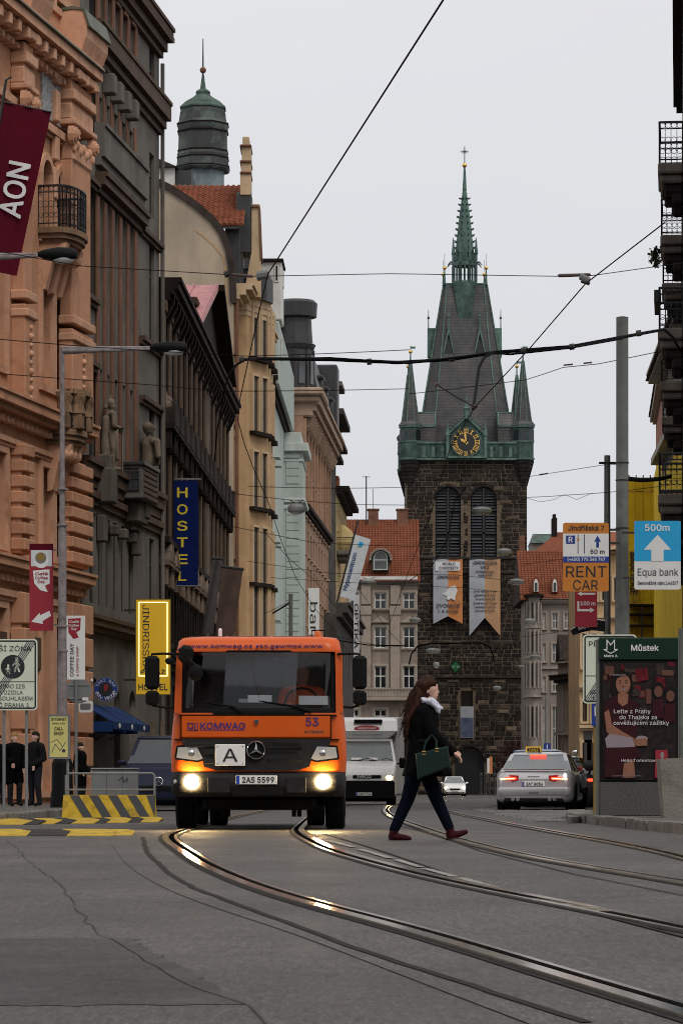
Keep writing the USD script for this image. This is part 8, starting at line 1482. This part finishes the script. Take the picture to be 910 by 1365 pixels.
s = slantflag('bank_flag', 'pale slanted flag reading Hypocentrum at the end of the left side', [(473.5, 712.5), (494, 719), (471.5, 800), (453, 795)], 205, 'flag_white', [(477, 694), (449, 803)], (467, 762, 5.4, 52, -PI / 2 + .27, 'Hypocentrum')); s.poly('flag_mark', [(479, 722), (485, 724), (482, 729), (477, 727)], 'sign_blue', .075, .08)
slantflag('grey_flag', 'dull grey flag hanging beside the blue hostel banner', [(283, 746), (295.5, 747), (284, 846), (269, 846)], 119, 'flag_grey', [(282, 744), (297, 745)]); slantflag('brown_flag', 'dull brownish flag right of the grey flag, above the truck', [(295, 757), (323.5, 761), (311.5, 848), (287, 848)], 126, 'flag_brown', [(294, 755), (325, 759)])
C = S('vertical_white_sign', 'tall white sign with thin letters on the brown building above the beacon', 'sign', 418, 200); p = C.rect('board', 411, 784, 425.5, 846, 'sign_white', 0, .1); C.txt('bar', 418, 823, 10, 40, 'sign_black', .11, PI / 2, False, p)
C = S('narrow_white_sign', 'narrow white vertical sign beside the bank flag', 'sign', 474, 225); C.rect('board', 471, 793, 478.5, 876, 'flag_white', 0, .1); C.txt('OPTIKA', 474.7, 835, 5, 60, 'sign_black', .11, PI / 2, True)
# ---------------------------------------------------------------- right pavement: poles and signs
C = S('tram_pole', 'tall grey-green tram pole carrying the blue and white bank sign', 'pole', 829, 66); m = M(); m.tube([[0, 0, .1], [0, 0, C.H(790)], [0, 0, C.H(789)], [0, 0, C.H(769)], [0, 0, C.H(768)], [0, 0, C.H(424)]], [.15, .148, .138, .138, .128, .124], 18); C.part('pole', m, 'pole_green', 50)
for y in (617, 704, 640): m = M(); m.lathe([(.12, C.H(y + .8)), (.143, C.H(y + .6)), (.143, C.H(y - .6)), (.12, C.H(y - .8))], 18); C.part('clamp_band', m, 'iron', 50)
m = M(); m.lathe([(.125, C.H(424)), (.128, C.H(423)), (.05, C.H(421.5))], 18); C.part('cap', m, 'pole_green', 50)
C = S('tram_pole', 'thinner tram pole left of the tall grey-green one', 'pole', 809, 100); m = M(); m.tube([[0, 0, .1], [0, 0, C.H(607)]], [.115, .095], 14); C.part('pole', m, 'galv', 50); m = M(); m.box(-.25, -.12, C.H(618), .3, .12, C.H(616)); C.part('clamp_band', m, 'iron')
C = S('car_rental_sign', 'orange and white RENT CAR direction sign left of the tall pole', 'sign', 780, 65.6); p = C.rect('board', 750, 697, 811, 788.5, 'sign_orange', 0, .02, 3); C.rect('white_field', 750, 711.5, 811, 742, 'sign_white', .02, .024, par=p); C.rect('blue_strip', 750, 742, 811, 750, 'deep_blue', .02, .024, par=p); C.txt('Jindřišská 7', 781, 704, 6.2, 48, 'sign_black', .023, par=p); C.rect('letter_box', 754, 714, 766, 725, 'deep_blue', .024, .027, par=p); C.txt('R', 760, 719.5, 7, None, 'sign_white', .03, par=p); [C.line('map_line', [(x, 712.5), (x, 738)], 1, 'ink_dark', .024, .027, p) for x in (770, 778.5)]; C.disc('map_dot', 770, 719, 1.6, 'sign_orange', .027, .03, p); C.poly('arrow', [(796, 714), (800.5, 722), (797.8, 722), (797.8, 730), (794.2, 730), (794.2, 722), (791.5, 722)], 'deep_blue', .024, .028, p); C.txt('50 m', 796, 735.5, 5.4, 19, 'sign_black', .027, par=p); C.txt('(+420) 775 345 747', 781, 746, 4, 50, 'sign_white', .027, par=p); C.txt('RENT', 781, 762, 14.5, 54, 'sign_black', .023, 0, False, p); C.txt('CAR', 780, 780, 13, 33, 'sign_black', .023, 0, False, p)
[C.rect('bracket', 800, y - 1.5, 826, y + 1.5, 'iron', -.05, -.02) for y in (706, 724)]
C = S('red_direction_sign', 'dark red sign with white arrows and 100 m, below the car rental sign', 'sign', 780, 66.8); p = C.rect('board', 766, 788, 795.5, 836, 'sign_red', 0, .02); C.poly('arrow', [(769, 791.5), (775, 788.8), (775, 790.5), (793, 790.5), (793, 793), (775, 793), (775, 794.8)], 'sign_white', .02, .024, p); C.poly('bent_arrow', [(769, 801.5), (771.5, 801.5), (771.5, 812), (786, 812), (786, 809.8), (792, 813.5), (786, 817), (786, 815), (769, 815)], 'sign_white', .02, .024, p); C.txt('100 m', 783, 804.5, 5, 20, 'sign_white', .023, par=p)
C = S('cafe_arch_sign', 'black arched cafe sign with white script under the red direction sign', 'sign', 783, 67.2); q = [(760 + 46 * i / 12, 846 - 22 * math.sin(PI * (.12 + .5 * i / 12)) + 2) for i in range(13)]; p = C.poly('board', q + [(806, 842), (790, 840), (775, 843), (764, 847)], 'black_frame', -.1, 0); C.txt('McCafé', 783, 833.5, 6, 26, 'sign_white', .004, -.3, False, p); C.line('rim', q, 1.2, 'sign_white', 0, .006, p)
C = S('bank_sign', 'blue and white sign with 500m, a white arrow and Equa bank', 'sign', 876, 65.6); p = C.rect('board', 845, 694.5, 907, 786, 'sign_white', 0, .02, 3); C.poly('blue_field', [(845, 748), (845, 697), (847, 694.5), (904.5, 694.5), (907, 697), (907, 748)], 'sign_blue', .02, .024, p); C.txt('500m', 875.5, 703.5, 8.5, 33, 'sign_white', .027, par=p); C.poly('arrow', [(876, 713), (894, 733), (884, 733), (884, 748.3), (867.5, 748.3), (867.5, 733), (857.5, 733)], 'sign_white', .024, .028, p); C.txt('Equa bank', 876.5, 764, 9.5, 54, 'sign_black', .023, 0, False, p); C.txt('Senovážné nám.1465/7', 876.5, 777.5, 4.4, 54, 'ink_dark', .023, par=p); [C.rect('bracket', 829, y - 1.2, 850, y + 1.2, 'iron', -.05, -.02) for y in (710, 770)]
# metro pylon with its picture
K = S('metro_pylon', 'dark metro pylon headed Mustek with a poster, on the right pavement', 'pylon', 852, 49); gz = .12; x0, x1 = K.X(799), K.X(904); m = M(); m.box(x0, 0, gz, x1, .35, K.H(1043), .01); K.part('plinth', m, 'granite'); m = M(); m.box(x0, .01, K.H(1043), x1, .34, K.H(880), .01); cs = K.part('case', m, 'black_frame'); m = M(); m.box(x0 - .01, -.02, K.H(880), x1 + .01, .37, K.H(850), .015); hd_ = K.part('header', m, 'metro_green'); m = M(); m.box(x0 - .035, .02, gz, x0 - .003, .33, K.H(852), .005); K.part('edge_strip', m, 'pole_green')
K.txt('Můstek', 859, 863.5, 7.6, 37, 'sign_white', .024, par=hd_); K.txt('Metro A', 813.5, 874.5, 3.2, 18, 'sign_white', .024, par=hd_)
K.line('metro_logo', [(804.5, 866), (808.5, 866), (808.5, 853.5), (813.5, 860), (818.5, 853.5), (818.5, 866), (822.5, 866), (813.5, 874 - 2.6), (804.5, 866)], 1.3, 'sign_white', .02, .025, hd_)
# poster: flat print
mat('print_dark', (.018, .013, .013), .35, var=.8, scale=9, spec=.25); mat('print_dark2', (.045, .03, .026), .35, var=.9, scale=16, spec=.25); mat('print_red', (.10, .008, .014), .35, var=.5, scale=12, spec=.25); mat('print_maroon', (.032, .006, .009), .35, var=.3, spec=.25); mat('print_skin', (.24, .11, .07), .4, var=.12, scale=6, spec=.25); mat('print_skin_dark', (.11, .05, .035), .4, var=.2, spec=.25); mat('print_hair', (.008, .006, .006), .35, spec=.25); mat('print_pale', (.24, .2, .22), .4, var=.2, spec=.25)
ps = K.rect('poster', 803, 884, 900, 1040, 'print_dark', -.01, .004, par=cs); d = [.004]
def pp_(name, pts, mt): d[0] += .0006; K.poly(name, pts, mt, .003, d[0], ps)
def el(cx_, cy_, a, b, n=14): return [(cx_ + a * math.cos(q), cy_ + b * math.sin(q)) for q in np.linspace(0, 2 * PI, n + 1)[:-1]]
for _ in range(34): cx_, cy_ = r3.uniform(805, 898), r3.uniform(888, 950); w_, h_ = r3.uniform(2, 8), r3.uniform(2, 9); pp_('print', [(max(803.5, cx_ - w_), cy_ - h_), (min(899.5, cx_ + w_), cy_ - h_ * .8), (min(899.5, cx_ + w_), cy_ + h_), (max(803.5, cx_ - w_), cy_ + h_)], r3.choice(['print_dark2', 'print_dark2', 'print_red', 'print_dark', 'print_maroon', 'print_skin_dark']))
pp_('print', [(846, 892), (862, 890), (864, 906), (848, 910)], 'print_red')
for cx_, cy_, s_, mt in ((877, 922, .55, 'print_skin_dark'), (893, 928, .55, 'print_skin_dark')):
    pp_('print', el(cx_, cy_ - 2, 8, 11), 'print_hair'); pp_('print', el(cx_, cy_, 5.5, 7.5), mt); pp_('print', [(cx_ - 9, cy_ + 34), (cx_ - 7, cy_ + 10), (cx_ + 6, cy_ + 10), (min(899.5, cx_ + 8), cy_ + 36)], 'print_maroon')
pp_('print', el(829, 917, 15, 22), 'print_hair'); pp_('print', [(808, 985), (804, 958), (806, 935), (820, 928), (838, 929), (850, 938), (853, 960), (846, 984)], 'print_maroon'); pp_('print', [(823, 925), (837, 925), (836, 938), (829, 942), (823, 936)], 'print_skin'); pp_('print', el(830, 912, 9.6, 13.5, 20), 'print_skin'); pp_('print', [(819, 912), (818, 900), (826, 895), (838, 896), (842, 906), (838, 902), (828, 901), (822, 905)], 'print_hair')
for sx in (-1, 1): pp_('print', el(830 + sx * 4.2, 910.5, 1.7, .8, 8), 'print_hair'); pp_('print', el(830 + sx * 4.2, 907.5, 2.2, .5, 8), 'print_hair')
pp_('print', el(830, 915, 1.3, 1.2, 8), 'print_skin_dark'); pp_('print', [(826, 918.5), (834, 918.5), (832.5, 920.8), (827.5, 920.8)], 'print_pale'); pp_('print', [(805, 950), (811, 946), (815, 966), (828, 975), (846, 985), (856, 990), (855, 995), (840, 993), (820, 984), (808, 976)], 'print_skin'); pp_('print', [(806, 985), (812, 978), (842, 984), (846, 996), (808, 997)], 'print_pale'); pp_('print', [(805, 1036), (806, 997), (848, 996), (852, 1010), (832, 1016), (828, 1037)], 'print_maroon'); pp_('print', [(829, 1037), (831, 1018), (844, 1012), (846, 1037)], 'print_skin'); pp_('print', el(855, 985, 8, 4), 'print_pale'); pp_('print', [(845, 986), (862, 984), (862, 994), (848, 995)], 'print_skin'); pp_('print', [(873, 1000), (889, 1000), (891, 1037), (872, 1037)], 'sign_red'); pp_('print', el(882, 1007, 2.5, 4.5), 'print_pale')
dd = d[0] + .002
for t_, cx_, cy_, w_ in (('Leťte z Prahy', 842, 949, 49), ('do Thajska za', 850, 957, 50), ('osvěžujícími zážitky', 854, 964.5, 74)): K.txt(t_, cx_, cy_, 5.2, w_, 'sign_white', dd, 0, False, ps)
K.txt('Hello Tomorrow', 850, 1014, 3.8, 46, 'sign_white', dd, 0, False, ps); K.txt('PRAHA', 823, 900, 2.4, 22, 'print_pale', dd, 0, True, ps); K.txt('podminky na letenky', 835, 1034.5, 1.8, 40, 'print_pale', dd, 0, False, ps)
# planter, posts
C = S('concrete_planter', 'tapered pale concrete planter in front of the metro pylon', 'planter', 897, 46); m = M(); m.hexa([[C.X(884), -.1, .1], [C.X(912), -.1, .1], [C.X(912), .35, .1], [C.X(884), .35, .1], [C.X(878), -.16, C.H(1012)], [C.X(919), -.16, C.H(1010)], [C.X(919), .45, C.H(1010)], [C.X(878), .45, C.H(1012)]]); C.part('tub', m, 'concrete'); m = M(); m.box(C.X(880), -.1, C.H(1014), C.X(917), .4, C.H(1011.5) - .02); C.part('soil', m, 'tar')
C = S('pale_post', 'pale grey-green post at the right edge behind the concrete planter', 'post', 908, 47.2); m = M(); m.tube([[0, 0, .1], [0, 0, C.H(838)]], .05, 12); C.part('post', m, 'pole_green', 50)
C = S('ochre_post', 'narrow ochre post with blue plate just left of the metro pylon', 'post', 794.5, 53); m = M(); m.box(-.045, 0, .1, .045, .09, C.H(955), .01); C.part('post', m, 'post_ochre'); C.rect('plate', 788.5, 938, 799, 968, 'deep_blue', .0, .02); C.rect('plate_mark', 792, 942, 795, 955, 'sign_white', .02, .024)
C = S('blue_traffic_sign', 'small blue square traffic sign on a thin pole far behind the taxi', 'road sign', 729, 205); C.rect('plate', 724.5, 991, 733.5, 1000.5, 'deep_blue', 0, .05); C.rect('plate_mark', 728.3, 993, 729.8, 998.5, 'sign_white', .05, .06); C.pole('pole', 727.3, 930, 0, .045, 'grey_back', .1, .1)
C = S('green_diamond_sign', 'green diamond tram sign hanging on wires before the tower', 'sign', 607, 118); p = C.poly('plate', [(607, 879.5), (616, 889), (607, 898.5), (598, 889)], 'metro_green', 0, .02); C.poly('field', [(607, 881.5), (614, 889), (607, 896.5), (600, 889)], mat('sign_green', (.01, .16, .05), .5), .02, .024, p); C.txt('20-20', 607, 889, 2.6, 10, 'sign_white', .027, par=p)
C = S('roll_up_banner', 'orange and white roll-up banner at the foot of the tower', 'banner', 652, 285); C.rect('cloth', 649, 1011, 652, 1031, 'sign_white', 0, .05); C.rect('cloth', 652, 1009, 656, 1032, 'cloth_orange', 0, .05); C.pole('stand', 652, 1032, 0, .1, 'iron', .05, 0)
for k_, px in enumerate((641, 647, 659, 664)): C = S('bollard', '' + ('leftmost', 'second', 'third', 'rightmost')[k_] + ' black bollard in the row at the foot of the tower', 'bollard', px, 290, 'black bollards at the foot of the tower'); m = M(); m.lathe([(.14, 0), (.1, .2), (.09, 1.7), (.13, 1.75), (.13, 1.9), (.05, 2.05)], 8); C.part('post', m, 'iron')
# ================================================================ overhead lines
mat('wire_black', (.005, .005, .006), .8, var=.1, spec=.05); mat('insulator', (.06, .035, .03), .4)
ZW = lambda py, z=5.6: (z - HC) * FPX / (YH - py)
def wire(lab, pts, r, name='overhead_wire', grp=None, extra=None, sag=0.0):
    pts = [P(a, b, c) for a, b, c in pts]; d = np.r_[0, np.cumsum([np.linalg.norm(q - p) for p, q in zip(pts[:-1], pts[1:])])]; s = np.unique(np.r_[np.linspace(0, d[-1], 24), d]); pa = np.array(pts); c = np.column_stack([np.interp(s, d, pa[:, i]) for i in range(3)]); f = s / d[-1]; c[:, 2] -= sag * 4 * f * (1 - f)
    t = T(name, lab, 'wire', (0, 0, 0), 0, grp); m = M(); m.tube(c, r, 6); t.part('cable', m, 'wire_black', True)
    for nm, (px, py, Z), (dx, dz), rr, mt in extra or (): q = P(px, py, Z); e = np.array([dx, 0, dz]) / 2; m = M(); m.tube([q - e, q - e * .9, q + e * .9, q + e], [rr * .4, rr, rr, rr * .4], 8); t.part(nm, m, mt)
    return t
wire('thick trolley wire rising steeply from the left tracks to the top of the picture', [(594, -8, ZW(-8))] + [(357 + (590 - 357) * (365 - y) / 365, y, ZW(y)) for y in (0, 120, 240, 365)] + [(343, 425, ZW(425)), (331, 480, ZW(480)), (320, 530, ZW(530)), (317, 560, ZW(560)), (325, 590, ZW(590)), (340, 630, ZW(630)), (357, 668, ZW(668)), (375, 722, ZW(722)), (394, 770, ZW(770)), (420, 812, ZW(812)), (445, 840, ZW(840)), (470, 880, ZW(880))], .0068)
wire('trolley wire from the right balconies down across the tower roof', [(886, 296, ZW(296)), (780, 378, ZW(378)), (705, 465, ZW(465)), (633, 542, ZW(542)), (600, 596, ZW(596)), (572, 690, ZW(690)), (545, 760, ZW(760)), (520, 830, ZW(830))], .0068)
wire('short wire branching left from the trolley wire over the tower clock', [(581, 512, ZW(512)), (606, 528, ZW(525)), (633, 543, ZW(542))], .007, extra=[('joint', (633, 542, ZW(542)), (.05, .03), .03, 'insulator'), ('joint', (582, 512.5, ZW(512)), (.05, .02), .025, 'insulator')])
wire('thin span wire across the sky at the level of the spire lantern', [(-5, 334, 34), (105, 354, 34), (300, 365.5, 33), (340, 368, 33), (520, 364.5, 33), (742, 368, 33), (789, 367, 33), (910, 350, 36)], .0042, extra=[('insulator_rod', (765, 366.5, 33), (.34, .01), .018, 'insulator'), ('clamp', (779, 371, 32.8), (.10, -.05), .035, 'grey_back'), ('clamp_foot', (780, 376, 32.5), (.09, -.03), .02, 'iron'), ('coil', (302, 365, 33), (.05, .02), .035, 'iron'), ('strain_rod', (323, 367, 33), (.22, -.02), .016, 'insulator'), ('hanger_box', (350, 367, 32.6), (.13, .02), .05, 'grey_back')])
wire('thick black cable with clamps sweeping across the street below the spires', [(283, 640, 138), (290, 570, 125), (300, 515, 100), (305, 500, 85), (314, 487, 70), (326, 479, 58), (345, 478, 52), (440, 479, 50), (530, 483, 50), (600, 479, 50), (660, 469.5, 50), (760, 462, 50), (830, 449, 52), (862, 443, 55), (885, 439, 62), (896, 449, 70), (908, 470, 80)], .028, 'feeder_cable', None, [('clamp', (x, y, 49.8), (.08, .01), .05, 'iron') for x, y in ((322, 479, ), (492, 482), (602, 478), (697, 467), (762, 462), (851, 444))])
wire('second thinner cable twisted along the thick black cable', [(326, 478, 57), (440, 477, 49.7), (545, 484, 49.7), (655, 470.5, 49.7), (680, 472, 49.7), (700, 470, 49.7), (760, 463.5, 49.7), (830, 451, 51.7)], .016, 'feeder_cable')
wire('black cable dropping from the thick cable towards the trolley wire over the clock', [(657, 470, 49.6), (645, 476, 49), (638, 490, 48), (634, 520, 46), (630.5, 545, 43.5)], .022, 'feeder_cable')
thin = [('thin wire crossing the grey building and the black mansard at lamp-arm height', [(0, 452, 70), (105, 459, 70), (330, 471, 72), (545, 466, 75)]), ('thin wire just under the lamp arm, crossing to the tower roof', [(0, 498, 75), (200, 510, 75), (300, 518, 78), (545, 518, 82)]), ('thin wire rising from the tower roof to the right pole, with two long insulators', [(545, 525, 85), (700, 503, 80), (750, 487, 75), (797, 483, 74), (890, 466, 72)]),
        ('thin wire from the tower corner up to the two tram poles', [(700, 636, 110), (735, 630, 108), (809, 617, 100), (835, 615, 68)]), ('thin wire with sagging loops right of the tower', [(695, 663, 112), (760, 657, 100), (835, 653, 90), (890, 647, 88)]), ('dark tube from the tall pole to the balcony building', [(829, 637, 66), (893, 635, 78)]),
        ('thin wire over the mint building at the boxy street light', [(330, 648, 90), (545, 648, 100), (620, 650, 100)]), ('thin wire just below the boxy street light', [(312, 658, 85), (380, 664, 90), (470, 670, 95), (700, 672, 110)]), ('thin wire above the bank flag', [(300, 700, 95), (420, 722, 100), (545, 726, 110), (640, 725, 120)]), ('thin wire crossing the bank flag', [(330, 748, 110), (440, 762, 118), (600, 764, 125), (700, 776, 130)]), ('thin wire crossing the tower banners', [(360, 770, 120), (470, 775, 125), (620, 782, 130), (745, 798, 135)]),
        ('thin wire from the ochre bay to the post above the truck', [(352, 818, 110), (372, 806, 108), (386, 802, 106)]), ('thin wire low over the taupe corner house', [(440, 846, 130), (520, 862, 135), (545, 861, 135)]), ('thin wire sloping from the bank flag to the tower foot', [(476, 782, 140), (520, 842, 140), (545, 868, 140)]), ('thin wire across the right roofs', [(700, 752, 120), (760, 742, 115), (835, 728, 100)]), ('thin wire above the gable house', [(690, 850, 140), (760, 838, 130), (800, 850, 120)]), ('thin wire from the ochre bay down past the hostel banner', [(355, 712, 100), (385, 742, 104), (420, 772, 108), (448, 810, 112)])]
for lab, pts in thin: wire(lab, pts, .009 if 'tube' not in lab else .05, sag=.06, extra=[('insulator', (757, 486, 75), (.22, .02), .02, 'insulator'), ('insulator', (783, 483.5, 74), (.2, .02), .02, 'insulator')] if 'two long insulators' in lab else [('insulator', (724, 632, 108), (.3, .05), .025, 'insulator')] if 'two tram poles' in lab else None)
wire('looping thin wire sagging under the span right of the tower', [(702, 664, 111), (720, 669, 108), (738, 666, 106), (752, 659, 104), (768, 666, 101), (790, 657, 98)], .007)
wire('dark cable arch over the belfry windows and banners', [(545, 774, 150), (575, 755, 148), (596, 720, 146), (606, 668, 144), (622, 648, 142), (640, 645, 140)], .02, 'feeder_cable'); wire('dark cable arch crossing the lower tower above the diamond sign', [(545, 886, 118), (548, 872, 118), (556, 862, 118), (572, 858, 118), (640, 857, 118), (652, 862, 118), (657, 874, 118), (657, 882, 118)], .028, 'feeder_cable'); wire('thin hangers holding the green diamond sign', [(575, 862, 118), (607, 879, 118), (640, 858, 118)], .006)
wire('dark cable from the truck mirror to the lower tower', [(445, 853, 120), (490, 860, 120), (540, 861, 118)], .022, 'feeder_cable')
# slim post above the truck
C = S('slim_post', 'slim grey post rising behind the truck roof before the mint building', 'post', 387.5, 106); m = M(); m.tube([[0, 0, .1], [0, 0, C.H(792)]], .065, 10); C.part('post', m, 'galv', 50); m = M(); m.tube([[0, 0, C.H(803)], [C.X(363), .3, C.H(817)]], .03, 6); C.part('stay', m, 'iron')
# suspended street lights
def hang(lab, px, py, w, h_, Z):
    s = S('suspended_light', lab, 'street light', px, Z, 'street lights hung on wires'); a = w * s.k / 2; m = M(); m.rings([[[f * a * math.cos(q), f * a * .55 * math.sin(q), s.H(py) + z * h_ * s.k] for q in np.linspace(0, 2 * PI, 17)[:-1]] for f, z in ((.85, -.5), (1, -.3), (1, .15), (.7, .35), (.25, .5))]); p = s.part('housing', m, 'galv', 40)
    m = M(); m.rings([[[f * a * math.cos(q), f * a * .55 * math.sin(q), s.H(py) + z * h_ * s.k] for q in np.linspace(0, 2 * PI, 17)[:-1]] for f, z in ((.5, -.68), (.8, -.5))]); s.part('diffuser', m, 'sign_white', 40, parent=p); m = M(); m.tube([[-a * .8, 0, s.H(py - h_ * .9)], [0, 0, s.H(py - h_ * .45)], [a * .8, 0, s.H(py - h_ * .9)]], .015, 5); s.part('hanger', m, 'iron')
    return s
for a in (('boxy street light hung before the mint building', 395, 677, 23, 12, 92), ('street light hung before the right belfry window', 642, 680, 27, 9, 120), ('street light hung beside the left tower banner over the gutter', 491, 776, 20, 7, 150), ('street light hung over the right banner edge', 672, 735, 20, 8, 150), ('street light right of the right banner', 688, 775, 20, 7, 170), ('street light at the left edge of the tower above the cable', 553, 826, 15, 6, 180), ('pale street light high on the lower tower left part', 577, 867, 20, 6, 190), ('street light below the pale one on the lower tower', 581, 886, 9, 7, 210), ('street light before the rounded corner of the grey house', 706, 828, 16, 7, 180), ('street light beside the balconied corner of the grey house', 713, 875, 13, 5, 200), ('street light near the right tower edge above the ledge', 695, 889, 9, 4, 220), ('faint pair light on the brown lower tower', 662, 917, 12, 5, 230)): hang(*a)
